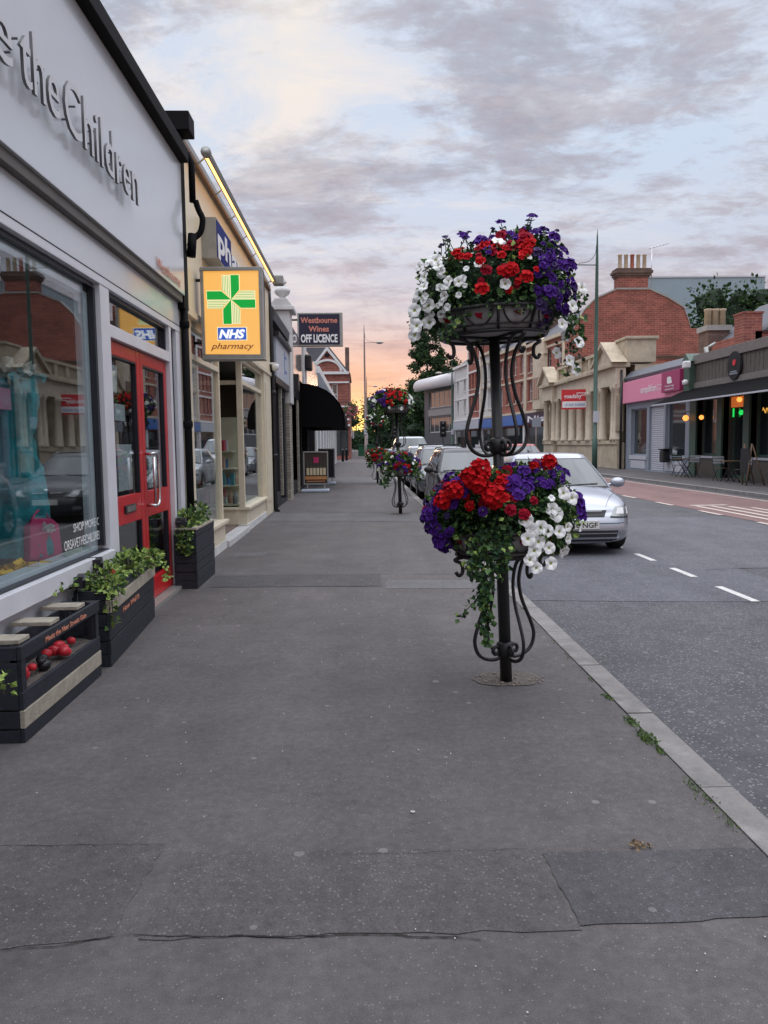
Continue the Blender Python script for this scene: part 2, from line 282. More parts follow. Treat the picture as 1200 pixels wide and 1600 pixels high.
# ------------------------------------------------------------------ mesh builder
COL = S.collection
ORG = {}
class Fr:
    """a frame: o origin, u along, v up, n outwards"""
    def __init__(s, o, u, n, v=(0, 0, 1)):
        s.o, s.u, s.n, s.v = Vector(o), Vector(u).normalized(), Vector(n).normalized(), Vector(v).normalized()
    def p(s, u, v, n=0.): return s.o + s.u*u + s.v*v + s.n*n
WLD = Fr((0, 0, 0), (1, 0, 0), (0, 1, 0))          # u=x, v=z, n=y
LEFT = Fr((-2, 0, 0), (0, 1, 0), (1, 0, 0))        # left-hand facade line: u=Y
RIGHT = Fr((14, 0, 0), (0, 1, 0), (-1, 0, 0))      # right-hand facade line: u=Y
class MB:
    def __init__(s, fr=None): s.V = []; s.F = []; s.fr = fr or WLD; s.sm = []
    def add(s, vs, fs, smooth=False):
        b = len(s.V); s.V += [Vector(v) for v in vs]
        for f in fs: s.F.append([b+i for i in f]); s.sm.append(smooth)
    def quad(s, a, b, c, d): s.add([a, b, c, d], [(0, 1, 2, 3)]); return s
    def box(s, u0, u1, v0, v1, n0, n1):
        P = s.fr.p
        vs = [P(u0, v0, n0), P(u1, v0, n0), P(u1, v1, n0), P(u0, v1, n0), P(u0, v0, n1), P(u1, v0, n1), P(u1, v1, n1), P(u0, v1, n1)]
        s.add(vs, [(0, 1, 2, 3), (7, 6, 5, 4), (0, 4, 5, 1), (1, 5, 6, 2), (2, 6, 7, 3), (3, 7, 4, 0)]); return s
    def prism(s, poly, n0, n1):
        P = s.fr.p; k = len(poly)
        vs = [P(u, v, n0) for u, v in poly] + [P(u, v, n1) for u, v in poly]
        fs = [tuple(range(k)), tuple(range(2*k-1, k-1, -1))] + [(i, (i+1) % k, k+(i+1) % k, k+i) for i in range(k)]
        s.add(vs, fs); return s
    def prism_u(s, poly, u0, u1):
        """poly in (n, v), extruded along u"""
        P = s.fr.p; k = len(poly)
        vs = [P(u0, v, n) for n, v in poly] + [P(u1, v, n) for n, v in poly]
        fs = [tuple(range(k)), tuple(range(2*k-1, k-1, -1))] + [(i, (i+1) % k, k+(i+1) % k, k+i) for i in range(k)]
        s.add(vs, fs); return s
    def tube(s, pts, r, seg=8, caps=True):
        pts = [Vector(p) for p in pts]; k = len(pts); rs = r if isinstance(r, (list, tuple)) else [r]*k
        vs = []; t0 = (pts[1]-pts[0]).normalized(); up = Vector((0, 0, 1)) if abs(t0.z) < .9 else Vector((1, 0, 0))
        a = t0.cross(up).normalized()
        for i, p in enumerate(pts):
            t = (pts[min(i+1, k-1)]-pts[max(i-1, 0)]).normalized()
            a = (a - t*a.dot(t)); a = a.normalized() if a.length > 1e-6 else t.orthogonal().normalized()
            b = t.cross(a)
            for j in range(seg):
                th = 2*math.pi*j/seg; vs.append(p + (a*math.cos(th)+b*math.sin(th))*rs[i])
        fs = [(i*seg+j, i*seg+(j+1) % seg, (i+1)*seg+(j+1) % seg, (i+1)*seg+j) for i in range(k-1) for j in range(seg)]
        if caps: fs += [tuple(range(seg))[::-1], tuple(range((k-1)*seg, k*seg))]
        s.add(vs, fs, seg > 4); return s
    def lathe(s, prof, c=(0, 0, 0), seg=20, sx=1., sy=1., ax='Z'):
        c = Vector(c); vs = []
        for r, z in prof:
            for j in range(seg):
                th = 2*math.pi*j/seg; x, y = r*math.cos(th)*sx, r*math.sin(th)*sy
                vs.append(c + (Vector((x, y, z)) if ax == 'Z' else Vector((z, x, y)) if ax == 'X' else Vector((x, z, y))))
        k = len(prof)
        fs = [(i*seg+j, i*seg+(j+1) % seg, (i+1)*seg+(j+1) % seg, (i+1)*seg+j) for i in range(k-1) for j in range(seg)]
        if prof[0][0] > 1e-4: fs.append(tuple(range(seg))[::-1])
        if prof[-1][0] > 1e-4: fs.append(tuple(range((k-1)*seg, k*seg)))
        s.add(vs, fs, True); return s
    def wall(s, u0, u1, v0, v1, ops, n1=0., n0=-.2):
        P = s.fr.p
        us = sorted({u0, u1, *[x for o in ops for x in o[:2] if u0 < x < u1]}); vv = sorted({v0, v1, *[x for o in ops for x in o[2:] if v0 < x < v1]})
        for i in range(len(us)-1):
            for j in range(len(vv)-1):
                a, b, c, d = us[i], us[i+1], vv[j], vv[j+1]; mu, mv = (a+b)/2, (c+d)/2
                if any(o[0] < mu < o[1] and o[2] < mv < o[3] for o in ops): continue
                s.add([P(a, c, n1), P(b, c, n1), P(b, d, n1), P(a, d, n1)], [(0, 1, 2, 3)])
        for a, b, c, d in ops:
            a, b, c, d = max(a, u0), min(b, u1), max(c, v0), min(d, v1)
            for q in (((a, c), (b, c)), ((b, c), (b, d)), ((b, d), (a, d)), ((a, d), (a, c))):
                s.add([P(*q[0], n1), P(*q[1], n1), P(*q[1], n0), P(*q[0], n0)], [(0, 1, 2, 3)])
        return s
    def leaf(s, p, d, size, wid=.6, fold=.25, up=None):
        d = d.normalized(); side = d.cross(up or Vector((random.uniform(-1, 1), random.uniform(-1, 1), random.uniform(-.3, 1)))); 
        if side.length < 1e-3: side = d.orthogonal()
        side.normalize(); nn = side.cross(d)
        w = size*wid*.5
        s.add([p, p+d*size*.45+side*w+nn*size*fold*.5, p+d*size, p+d*size*.45-side*w+nn*size*fold*.5, p+d*size*.5], [(0, 4, 1), (1, 4, 2), (2, 4, 3), (3, 4, 0)])
    def build(s, name, m, parent=None, bevel=0., smooth=None, sub=0, fixn=True, split=0):
        if split:      # every `split` vertices is a piece of its own
            out = []
            for k in range(0, len(s.V), split):
                q = MB(s.fr); q.V = s.V[k:k+split]; q.F = [[i-k for i in f] for f in s.F if k <= f[0] < k+split]; q.sm = [False]*len(q.F)
                out.append(q.build(name, m, parent, bevel, smooth, sub, fixn))
            return out[0]
        org = ORG.get(parent.name, Vector((0, 0, 0))) if parent else Vector((0, 0, 0))
        me = bpy.data.meshes.new(name)
        me.from_pydata([v-org for v in s.V], [], s.F)
        if smooth is None: me.polygons.foreach_set('use_smooth', s.sm)
        else: me.polygons.foreach_set('use_smooth', [smooth]*len(s.F))
        ms = m if isinstance(m, (list, tuple)) else [m]
        for x in ms: me.materials.append(M[x] if isinstance(x, str) else x)
        if fixn or bevel:
            bm = bmesh.new(); bm.from_mesh(me)
            if bevel:
                bmesh.ops.remove_doubles(bm, verts=bm.verts, dist=1e-5)
                bmesh.ops.recalc_face_normals(bm, faces=bm.faces)
                es = [e for e in bm.edges if len(e.link_faces) == 2 and e.calc_face_angle(0) > .6]
                bmesh.ops.bevel(bm, geom=es, offset=bevel, segments=2, affect='EDGES', profile=.5, clamp_overlap=True)
            bmesh.ops.recalc_face_normals(bm, faces=bm.faces)
            bm.to_mesh(me); bm.free()
        me.update()
        o = bpy.data.objects.new(name, me); COL.objects.link(o)
        if sub:
            md = o.modifiers.new('sub', 'SUBSURF'); md.levels = sub; md.render_levels = sub
        if parent: o.parent = parent
        ORG[o.name] = org
        return o
def tag(o, label=None, cat=None, group=None, kind=None):
    if label: o['label'] = label
    if cat: o['category'] = cat
    if group: o['group'] = group
    if kind: o['kind'] = kind
    return o
def thing(name, label, cat, loc=(0, 0, 0), group=None):
    o = bpy.data.objects.new(name, None); COL.objects.link(o); o.location = loc; o.empty_display_size = .2
    ORG[o.name] = Vector(loc); return tag(o, label, cat, group)
def copy_tree(o, parent=None):
    c = o.copy(); COL.objects.link(c); c.parent = parent
    for ch in list(o.children): copy_tree(ch, c)
    return c
def text(body, o, x, up, height, width=None, m='black', parent=None, name='lettering', ext=.004, bold=0., shear=0., align='LEFT', space=1., mat2=None):
    """o = left baseline point, x = reading direction, height = cap height"""
    cu = bpy.data.curves.new('t', 'FONT'); cu.body = body; cu.size = 1.; cu.extrude = .001; cu.offset = bold; cu.shear = shear; cu.space_character = space; cu.resolution_u = 3
    to = bpy.data.objects.new('t', cu); COL.objects.link(to)
    dg = bpy.context.evaluated_depsgraph_get(); me = bpy.data.meshes.new_from_object(to.evaluated_get(dg)); bpy.data.objects.remove(to); bpy.data.curves.remove(cu)
    xs = [v.co.x for v in me.vertices]; x0, x1 = min(xs), max(xs); sy = height/.73; sx = (width/(x1-x0)) if width else sy
    X = Vector(x).normalized(); Y = Vector(up).normalized(); Z = X.cross(Y); o = Vector(o)
    off = 0 if align == 'LEFT' else -(x1-x0)*sx/2
    org = ORG.get(parent.name, Vector((0, 0, 0))) if parent else Vector((0, 0, 0))
    for v in me.vertices:
        v.co = o + X*((v.co.x-x0)*sx+off) + Y*(v.co.y*sy) + Z*(ext if v.co.z > 0 else 0) - org
    me.materials.clear(); me.materials.append(M[m])
    if mat2:
        me.materials.append(M[mat2]); me.update()
        for p in me.polygons:
            if abs(p.normal.dot(Z)) < .5: p.material_index = 1
    me.name = name; ob = bpy.data.objects.new(name, me); COL.objects.link(ob)
    if parent: ob.parent = parent
    ORG[ob.name] = org; return ob
def catmull(pts, n=5):
    pts = [Vector(p) for p in pts]; out = []
    for i in range(len(pts)-1):
        p0, p1, p2, p3 = pts[max(i-1, 0)], pts[i], pts[i+1], pts[min(i+2, len(pts)-1)]
        for k in range(n):
            t = k/n; out.append(.5*((2*p1)+(p2-p0)*t+(2*p0-5*p1+4*p2-p3)*t*t+(3*p1-p0-3*p2+p3)*t**3))
    return out+[pts[-1]]
def window(par, fr, u0, u1, v0, v1, n=-.1, bars=(1, 1), t=.06, fm='white', gm='dglass', sill=None, name='window'):
    b = MB(fr); b.box(u0, u0+t, v0, v1, n, n+.05); b.box(u1-t, u1, v0, v1, n, n+.05); b.box(u0+t, u1-t, v0, v0+t, n, n+.05); b.box(u0+t, u1-t, v1-t, v1, n, n+.05)
    for i in range(1, bars[0]): x = u0+(u1-u0)*i/bars[0]; b.box(x-t*.4, x+t*.4, v0+t, v1-t, n, n+.045)
    for j in range(1, bars[1]): z = v0+(v1-v0)*j/bars[1]; b.box(u0+t, u1-t, z-t*.4, z+t*.4, n, n+.042)
    w = b.build(name, fm, par)
    MB(fr).box(u0+t*.5, u1-t*.5, v0+t*.5, v1-t*.5, n+.005, n+.018).build('pane', gm, w)
    if sill: MB(fr).box(u0-.05, u1+.05, v0-.09, v0-.005, n, .06).build('sill', sill, w)
    return w

# ================================================================== SETTING: ground
random.seed(4)
def sheet(name, pts, z, m, kind='structure'):
    o = MB().quad(*[(x, y, z) for x, y in pts]) if len(pts) == 4 else MB()
    if len(pts) != 4: o.add([(x, y, z) for x, y in pts], [tuple(range(len(pts)))])
    ob = o.build(name, m, fixn=False); ob['kind'] = kind
    return ob
RK = [(10.80, -15), (10.95, 46), (9.4, 62), (7.6, 78), (6.6, 110), (6.2, 260)]
sheet('ground', [(-900, -300), (900, -300), (900, 1600), (-900, 1600)], -.16, 'ground')
sheet('road', [(1.58, -15)] + RK + [(1.58, 260)], -.10, 'road')
sheet('red_bus_lane', [(7.66, -15), (10.50, -15), (10.62, 46), (9.2, 60), (7.66, 60)], -.094, 'redlane')
# raised pavements
def slab(name, pts, z, m):
    b = MB(); k = len(pts)
    b.add([(x, y, z) for x, y in pts] + [(x, y, -.17) for x, y in pts], [tuple(range(k))] + [(i, (i+1) % k, k+(i+1) % k, k+i) for i in range(k)])
    o = b.build(name, m); o['kind'] = 'structure'; return o
slab('pavement', [(-12, -12), (1.44, -12), (1.44, 260), (-12, 260)], 0., 'pavement')
slab('far_pavement', [(x+.17, y) for x, y in RK] + [(60, 260), (60, -15)], 0., 'pavement')
kb = MB(); y = -6.
while y < 150:
    l = .915; g = .012 if y < 30 else .0
    dz = random.uniform(-.003, .003); dx = random.uniform(-.003, .003)
    kb.box(1.445+dx, 1.585+dx, -.16, .005+dz, y+g, y+l); y += l
tag(kb.build('kerb', 'kerb', bevel=.006), kind='structure')
kb = MB()
for (xa, ya), (xb, yb) in zip(RK[:-1], RK[1:]):
    f = Fr((xa, ya, 0), (xb-xa, yb-ya, 0), (1, 0, 0)); ln = math.hypot(xb-xa, yb-ya); kb.fr = f; kb.box(0, ln, -.15, .006, 0, .165)
tag(kb.build('far_kerb', 'kerb'), kind='structure')
# patches and cracks
def wob(a, b, n, amp): return [(a[0]+(b[0]-a[0])*i/n+random.uniform(-amp, amp)*(0 < i), a[1]+(b[1]-a[1])*i/n+random.uniform(-amp, amp)*(0 < i)) for i in range(n)]
def patch(name, c, z, m, amp=.006):
    pts = []
    for i in range(4): pts += wob(c[i], c[(i+1) % 4], 14, amp)
    return sheet(name, pts, z, m)
patch('pavement_patch', [(.66, 2.24), (1.435, 2.26), (1.435, 2.66), (.64, 2.665)], .0035, 'patch_dark')
patch('pavement_patch', [(-.70, 2.24), (.66, 2.22), (.63, 2.70), (-.66, 2.74)], .003, 'patch_rough', .012)
patch('pavement_patch', [(-1.9, 2.14), (-.79, 2.25), (-.76, 2.80), (-1.9, 2.84)], .0025, 'patch_dark', .01)
bpy.data.objects['pavement_patch.002'].data.materials[0] = asphalt('pavement_patch_mid', (.089, .083, .085), 150., .4, (.36, .35, .34), .14, .8, .12)
patch('pavement_patch', [(-1.65, 8.1), (.2, 8.0), (.2, 8.75), (-1.7, 8.8)], .003, asphalt('trench', (.073, .069, .072), 170., .35, (.3, .3, .3), .12, .6, .1), .02)
patch('pavement_patch', [(.24, 7.85), (1.43, 7.75), (1.43, 8.25), (.26, 8.35)], .003, 'patch_pale', .01)
patch('pavement_patch', [(-1.75, 10.3), (-1.35, 10.3), (-1.3, 10.75), (-1.75, 10.75)], .003, 'patch_pale', .006)
patch('pavement_patch', [(-1.9, 15.2), (1.43, 14.6), (1.43, 16.4), (-1.9, 16.9)], .003, 'patch_pale', .02)
patch('pavement_patch', [(-1.9, 29.4), (1.43, 29.4), (1.43, 34.5), (-1.9, 34.5)], .003, 'patch_pale', .02)
def crack(pts, w, z=.0045, name='pavement_crack', m='crack'):
    P = []; 
    for (a, b) in zip(pts[:-1], pts[1:]):
        n = max(2, int(math.hypot(b[0]-a[0], b[1]-a[1])/.018))
        P += [(a[0]+(b[0]-a[0])*i/n, a[1]+(b[1]-a[1])*i/n) for i in range(n)]
    P.append(pts[-1]); b = MB(); vs = []
    for i, (x, y) in enumerate(P):
        q = noise.noise(Vector((x*9, y*9, 3)))*.012+random.uniform(-.0025, .0025); ww = w*random.uniform(.25, 1.)*(.5 if i < 4 or i > len(P)-5 else 1)
        vs += [(x, y+q-ww, z), (x, y+q+ww, z)]
    b.add(vs, [(2*i, 2*i+2, 2*i+3, 2*i+1) for i in range(len(P)-1)]); o = b.build(name, m, fixn=False); o['kind'] = 'structure'
crack([(-.72, 2.255), (-.3, 2.235), (.05, 2.225), (.34, 2.19)], .0042)
crack([(-1.35, 2.19), (-.95, 2.22), (-.72, 2.26)], .0026)
crack([(-.2, 2.695), (.2, 2.69), (.63, 2.70)], .0008)
crack([(-1.9, 2.84), (-.76, 2.80)], .0022)
crack([(-1.7, 8.8), (-.6, 8.77), (.24, 8.75), (1.43, 8.6)], .006)
crack([(-1.6, 8.1), (.2, 8.0)], .004)
crack([(-1.9, 16.9), (1.43, 16.4)], .008)
crack([(-1.9, 15.2), (1.43, 14.6)], .006)
def crack_v(x, y0, y1, w):
    b = MB(); vs = []; n = int((y1-y0)/.02)
    for i in range(n+1):
        yy = y0+(y1-y0)*i/n; q = noise.noise(Vector((x*5, yy*8, 1)))*.01; ww = w*random.uniform(.3, 1); vs += [(x+q-ww, yy, .0045), (x+q+ww, yy, .0045)]
    b.add(vs, [(2*i, 2*i+1, 2*i+3, 2*i+2) for i in range(n)]); b.build('pavement_crack', 'crack', fixn=False)['kind'] = 'structure'
# road markings: parking bay dashes, lane line, lane lettering
for y0, y1 in ((7.35, 8.15), (8.75, 9.4), (10.0, 10.65), (11.3, 11.95), (12.7, 13.35), (4.9, 5.6)):
    if y0 > 6: sheet('road_marking', [(3.83, y0), (3.915, y0), (3.915, y1), (3.83, y1)], -.093, 'road_white')
y = 3.2
while y < 60:
    sheet('road_marking', [(7.55, y), (7.66, y), (7.66, y+1.05), (7.55, y+1.05)], -.088, 'red_white'); y += 2.55
sheet('road_marking', [(10.30, -10), (10.38, -10), (10.50, 46), (10.42, 46)], -.088, 'red_white')
for x0, x1, y0, y1 in ((8.0, 8.12, 14.6, 18.2), (8.35, 8.47, 14.6, 18.2), (8.7, 8.82, 13.5, 18.0), (9.05, 9.16, 13.5, 17.6), (8.0, 8.9, 18.3, 18.5), (9.35, 9.46, 13.0, 17.2), (8.0, 8.7, 14.3, 14.6), (9.0, 9.8, 12.6, 12.9), (8.1, 8.2, 9, 12), (8.5, 8.6, 9, 12)):
    sheet('road_marking', [(x0, y0), (x1, y0), (x1, y1), (x0, y1)], -.0875, 'red_white')
patch('road_patch', [(1.6, 7.6), (4.6, 7.3), (4.8, 12.6), (1.6, 12.9)], -.0965, asphalt('road_repair', (.088, .09, .104), 90., .6, (.3, .3, .3), .1, .8, .2), .03)
patch('road_patch', [(3.95, 9.2), (7.5, 9.6), (7.5, 15.8), (4.4, 15.4)], -.0950, asphalt('road_repair2', (.10, .098, .112), 90., .6, (.33, .32, .32), .14, .8, .2), .03)

# weeds along the kerb, litter (nobody could count them)
random.seed(11)
wb = MB()
def tuft(x, y, n, r, h):
    for _ in range(n):
        a = random.uniform(0, 6.28); rr = r*random.random()**.7; p = Vector((x+rr*.35*math.cos(a), y+rr*math.sin(a), .001))
        wb.leaf(p, Vector((random.uniform(-.8, .8), random.uniform(-.8, .8), random.uniform(.15, 1))), h*random.uniform(.4, 1.2), .5)
for y0, n, r, h in ((3.72, 170, .11, .022), (3.95, 110, .08, .02), (3.56, 60, .05, .018), (4.35, 60, .06, .018), (4.7, 25, .06, .014), (5.2, 25, .1, .012), (5.6, 18, .1, .012), (6.1, 14, .1, .012), (3.05, 90, .14, .014), (3.2, 60, .08, .014), (2.85, 50, .1, .012), (6.8, 20, .2, .01), (4.95, 15, .1, .012)):
    tuft(1.425, y0, n, r, h)
tag(wb.build('kerb_weeds', 'grass', fixn=False), 'patchy green weeds and moss growing along the kerb joint', 'weeds', kind='stuff')
lb = MB()
for _ in range(240):
    x = random.uniform(-1.5, 1.4); y = random.uniform(1.8, 9.) ; s_ = random.uniform(.0012, .0035)
    lb.lathe([(0, 0), (s_, s_*.3), (s_*.6, s_), (0, s_)], (x, y, .004), 5)
tag(lb.build('grit', 'card'), 'scattered pale grit on the pavement', 'grit', kind='stuff')
lb = MB()
for _ in range(26): lb.leaf(Vector((1.02+random.uniform(-.03, .035), 2.69+random.uniform(-.012, .012), random.uniform(.004, .012))), Vector((random.uniform(-1, 1), random.uniform(-1, 1), random.uniform(0, .5))), random.uniform(.015, .03), .6)
tag(lb.build('dead_leaf', 'deadleaf', fixn=False), 'crumpled brown dead leaf lying on the pavement near the dark patch', 'leaf')
lb = MB()
for i in range(5): a = i*1.25; lb.leaf(Vector((.19, 3.0, .005)), Vector((math.cos(a), math.sin(a), .3)), .012, .8)
tag(lb.build('petal', 'card', fixn=False), 'small pale petal fallen in the middle of the pavement', 'petal')
# soil scar round the flower stand foot
def scar(x, y, r, name='soil_patch'):
    pts = []; 
    for i in range(40): a = i/40*6.283; q = r*(1+.35*noise.noise(Vector((math.cos(a)*1.6, math.sin(a)*1.6, x)))); pts.append((x+q*1.15*math.cos(a), y+q*.8*math.sin(a)))
    sheet(name, pts, .0042, 'soil')
    b = MB()
    for _ in range(120):
        a = random.uniform(0, 6.28); q = r*random.random(); s_ = random.uniform(.003, .011)
        b.lathe([(0, -.002), (s_, s_*.2), (s_*.5, s_*.8), (0, s_*.8)], (x+q*1.2*math.cos(a), y+q*.8*math.sin(a), .004), 5)
    return b
tag(scar(.92, 4.74, .19).build('loose_stones', mat('rubble', (.27, .22, .19), .9, var=.4, vscale=30)), 'loose broken stones round the foot of the near flower stand', 'stones', kind='stuff')
tag(scar(.83, 16.3, .2).build('loose_stones', M['soil']), 'loose soil round the foot of the middle flower stand', 'soil', kind='stuff')

# ================================================================== LEFT: charity shop
random.seed(21)
shop = thing('charity_shop', 'pale grey fronted charity shop with big display window and red double doors', 'shop', (-2, 6, 0))
F_ = LEFT
b = MB(F_)
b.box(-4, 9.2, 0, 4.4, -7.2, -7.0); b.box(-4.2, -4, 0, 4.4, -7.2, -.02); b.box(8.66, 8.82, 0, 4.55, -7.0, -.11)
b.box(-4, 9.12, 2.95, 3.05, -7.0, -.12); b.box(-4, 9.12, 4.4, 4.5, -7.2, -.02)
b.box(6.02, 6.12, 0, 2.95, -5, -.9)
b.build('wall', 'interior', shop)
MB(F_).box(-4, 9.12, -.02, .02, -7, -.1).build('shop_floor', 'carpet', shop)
b = MB(F_); 
b.box(-4, 8.6, 3.13, 4.52, -.1, .11); b.build('fascia', 'fascia', shop, bevel=.004)
fas = bpy.data.objects['fascia']
for bd, y0, y1 in (('Save', 3.35, 4.34), ('the', 4.44, 4.98), ('Children', 5.07, 6.67)):
    text(bd, (-1.835, y0, 3.50), (0, 1, 0), (0, 0, 1), .36, y1-y0, 'letter', fas, bold=.0, ext=.018, mat2='letter_edge')
text('Westbourne', (-1.882, 7.42, 3.17), (0, 1, 0), (0, 0, 1), .11, .95, 'rust_text', fas, ext=.003)
b = MB(F_); 
for y in (3.1, 3.5, 4.0, 4.35, 4.7, 5.2, 5.6, 6.0, 6.4): b.tube([(-1.89, y, 3.6), (-1.835, y, 3.6)], .007, 6); b.tube([(-1.89, y+.1, 3.72), (-1.835, y+.1, 3.72)], .007, 6)
b.build('letter_stud', 'letter_edge', fas, split=12)
MB(F_).box(-4, 8.6, 3.055, 3.13, -.1, .085).build('soffit_trim', 'soffit', shop, bevel=.004)
MB(F_).box(-4, 8.6, 4.52, 4.66, -.15, .20).build('roof_edge', 'black_trim', shop, bevel=.01)
MB(F_).box(-4, 8.6, 2.80, 3.055, -.1, .03).build('lower_fascia', 'fascia', shop, bevel=.003)
# window frame
b = MB(F_)
b.box(-4, 8.6, 2.735, 2.797, -.10, .04)
b.box(6.03, 6.24, .0, 2.735, -.10, .035); b.box(8.14, 8.22, .0, 2.735, -.10, .035); b.box(8.44, 8.6, 0.0, 2.735, -.10, .035)
b.box(6.24, 8.14, 2.37, 2.47, -.08, .03)
b.box(-4, 6.03, .58, .70, -.14, .07); b.box(8.22, 8.44, .60, .70, -.1, .05)
b.box(2.2, 2.32, .7, 2.735, -.1, .03)
b.build('window_frame', 'lilac', shop, bevel=.004)
b = MB(F_)
b.box(5.985, 6.028, .74, 2.70, -.058, -.004); b.box(-4, 5.985, 2.70, 2.733, -.058, -.004); b.box(-4, 6.02, .702, .712, -.04, .02)
b.box(6.245, 8.135, 2.70, 2.733, -.07, .0); b.box(8.10, 8.135, 2.472, 2.70, -.07, .0); b.box(8.40, 8.438, .72, 2.73, -.06, -.004); b.box(-4, 8.6, 2.797, 2.803, -.05, .043)
b.build('gasket', 'gasket', shop)
b = MB(F_); b.box(5.90, 5.985, .74, 2.66, -.12, -.052); b.box(-4, 5.90, 2.64, 2.70, -.12, -.052); b.box(-4, 5.985, .70, .74, -.16, -.052); b.build('inner_frame', 'lilac', shop)
b = MB(F_); b.box(-4, 6.03, 0, .58, -.12, -.01); b.box(8.22, 8.44, 0, .60, -.1, -.01)
for y in (.5, 1.7, 2.9, 3.75, 4.1, 5.3): b.box(y, y+.09, .0, .578, -.012, .012)
b.box(-4, 6.03, 0, .07, -.012, .014)
b.build('stallriser', 'lilac', shop, bevel=.003)
g = MB(F_).box(-4, 5.985, .712, 2.70, -.05, -.042).build('display_window', 'glass', shop)
MB(F_).box(6.245, 8.09, 2.472, 2.70, -.045, -.037).build('transom_window', 'glass', shop)
MB(F_).box(8.22, 8.40, .70, 2.73, -.05, -.042).build('side_window', 'glass', shop)
text('SHOP MORE ONLINE', (-2.038, 5.46, .90), (0, 1, 0), (0, 0, 1), .062, .78, 'whitetxt', g, ext=.001)
text('ORSAVETHECHILDREN.ORG', (-2.038, 5.28, .79), (0, 1, 0), (0, 0, 1), .07, .92, 'whitetxt', g, ext=.001, bold=.0)
MB(F_).box(8.6, 8.70, 0, 3.02, -.1, .02).build('end_pier', 'lilac', shop, bevel=.003)
MB(F_).box(-4, 6.0, .30, .60, -1.5, -.15).build('display_platform', 'carpet', shop)
MB(F_).box(6.2, 8.2, .0, .035, -.3, .10).build('threshold', 'alu', shop)
# doors
def door_leaf(u0, u1, hinge_left):
    b = MB(F_); w = .095
    b.box(u0, u0+w, .04, 2.36, -.07, -.01); b.box(u1-w, u1, .04, 2.36, -.07, -.01)
    b.box(u0+w, u1-w, .04, .24, -.068, -.012); b.box(u0+w, u1-w, .84, 1.08, -.068, -.012); b.box(u0+w, u1-w, 2.25, 2.36, -.068, -.012)
    d = b.build('door', 'red', shop, bevel=.004)
    MB(F_).box(u0+w, u1-w, .24, .84, -.044, -.038).build('lower_pane', 'glass_thin', d); MB(F_).box(u0+w, u1-w, 1.08, 2.25, -.044, -.038).build('upper_pane', 'glass_thin', d)
    b = MB(F_); b.box(u0+w, u0+w+.012, 1.08, 2.25, -.036, -.0); 
    b = MB(F_); b.box(u1-w-.02, u1-w-.001, .245, .835, -.06, -.014); b.box(u1-w-.02, u1-w-.001, 1.085, 2.245, -.06, -.014); b.box(u0+w, u1-w-.02, 2.235, 2.249, -.06, -.014)
    b.build('door_gasket', 'gasket', d)
    return d
d1 = door_leaf(6.25, 7.17, True); d2 = door_leaf(7.18, 8.13, False)
x = -1.955; b = MB(); pts = [(-2.01, 7.24, 1.42), (-1.945, 7.24, 1.42), (-1.925, 7.24, 1.39), (-1.925, 7.24, .98), (-1.945, 7.24, .95), (-2.01, 7.24, .95)]
pts = [(-2.01, 7.245, 1.43), (-1.95, 7.245, 1.43)] + catmull([(-1.935, 7.25, 1.435), (-1.925, 7.31, 1.43), (-1.925, 7.37, 1.38), (-1.925, 7.375, 1.2), (-1.925, 7.37, 1.0), (-1.925, 7.31, .95), (-1.935, 7.25, .945)]) + [(-1.95, 7.245, .95), (-2.01, 7.245, .95)]
b.tube([(-1.925, 7.225, 1.40), (-1.925, 7.225, .97)], .013, 10); b.tube(pts, .014, 10); b.build('handle', 'steel', d2)
b = MB(F_); b.box(6.55, 6.86, .93, 1.0, -.012, .003); b.build('letterbox', 'black', d1, bevel=.004)
MB(F_).box(6.58, 6.83, .94, .99, .003, .008).build('letter_flap', 'soffit', d1)
for k, (u0, u1, v0, v1) in enumerate(((6.55, 6.95, 1.12, 1.52), (6.42, 6.60, 1.95, 2.02), (6.52, 6.80, 1.72, 1.86), (6.45, 6.62, 2.02, 2.18))):
    b = MB(F_); b.box(u0, u1, v0, v1, -.06, -.047); tag(b.build('poster', 'paper'), ('white notice taped low inside the left red door', 'small white strip notice near the top of the left red door', 'tilted white leaflet inside the left red door', 'white price sheet at the top inside the left red door')[k], 'notice', 'notices in the red doors')
b = MB(F_); b.box(7.48, 7.80, 1.10, 1.40, -.06, -.047); b.box(7.52, 7.76, 1.12, 1.2, -.047, -.045); tag(b.build('poster', 'paper'), 'white notice taped behind the steel handle of the right red door', 'notice', 'notices in the red doors')
b = MB(F_); b.box(7.55, 7.72, .55, .75, -.06, -.047); tag(b.build('poster', 'blackmatt'), 'small dark card low inside the right red door', 'notice', 'notices in the red doors')
# interior racks seen through the doors
rk = thing('clothes_rail', 'shelving and clothes rail standing inside behind the red doors', 'rack', (-4, 7.6, 0))
b = MB(F_)
for y in (6.6, 8.6): b.box(y, y+.05, 0, 1.9, -2.2, -2.15)
for z in (.5, 1.0, 1.5, 1.88): b.box(6.6, 8.65, z, z+.03, -2.35, -2.0)
b.build('frame', 'alu', rk); b = MB(F_)
for i in range(14): u = 6.7+i*.135; b.box(u, u+.09, .62+random.uniform(-.08, .1), .98, -2.3, -2.02)
b.build('clothes', 'lilac_cloth', rk)
b = MB(F_)
for i in range(12): u = 6.7+i*.15; b.box(u, u+.11, 1.53, 1.53+random.uniform(.1, .28), -2.3, -2.05)
b.build('boxes', 'card', rk)
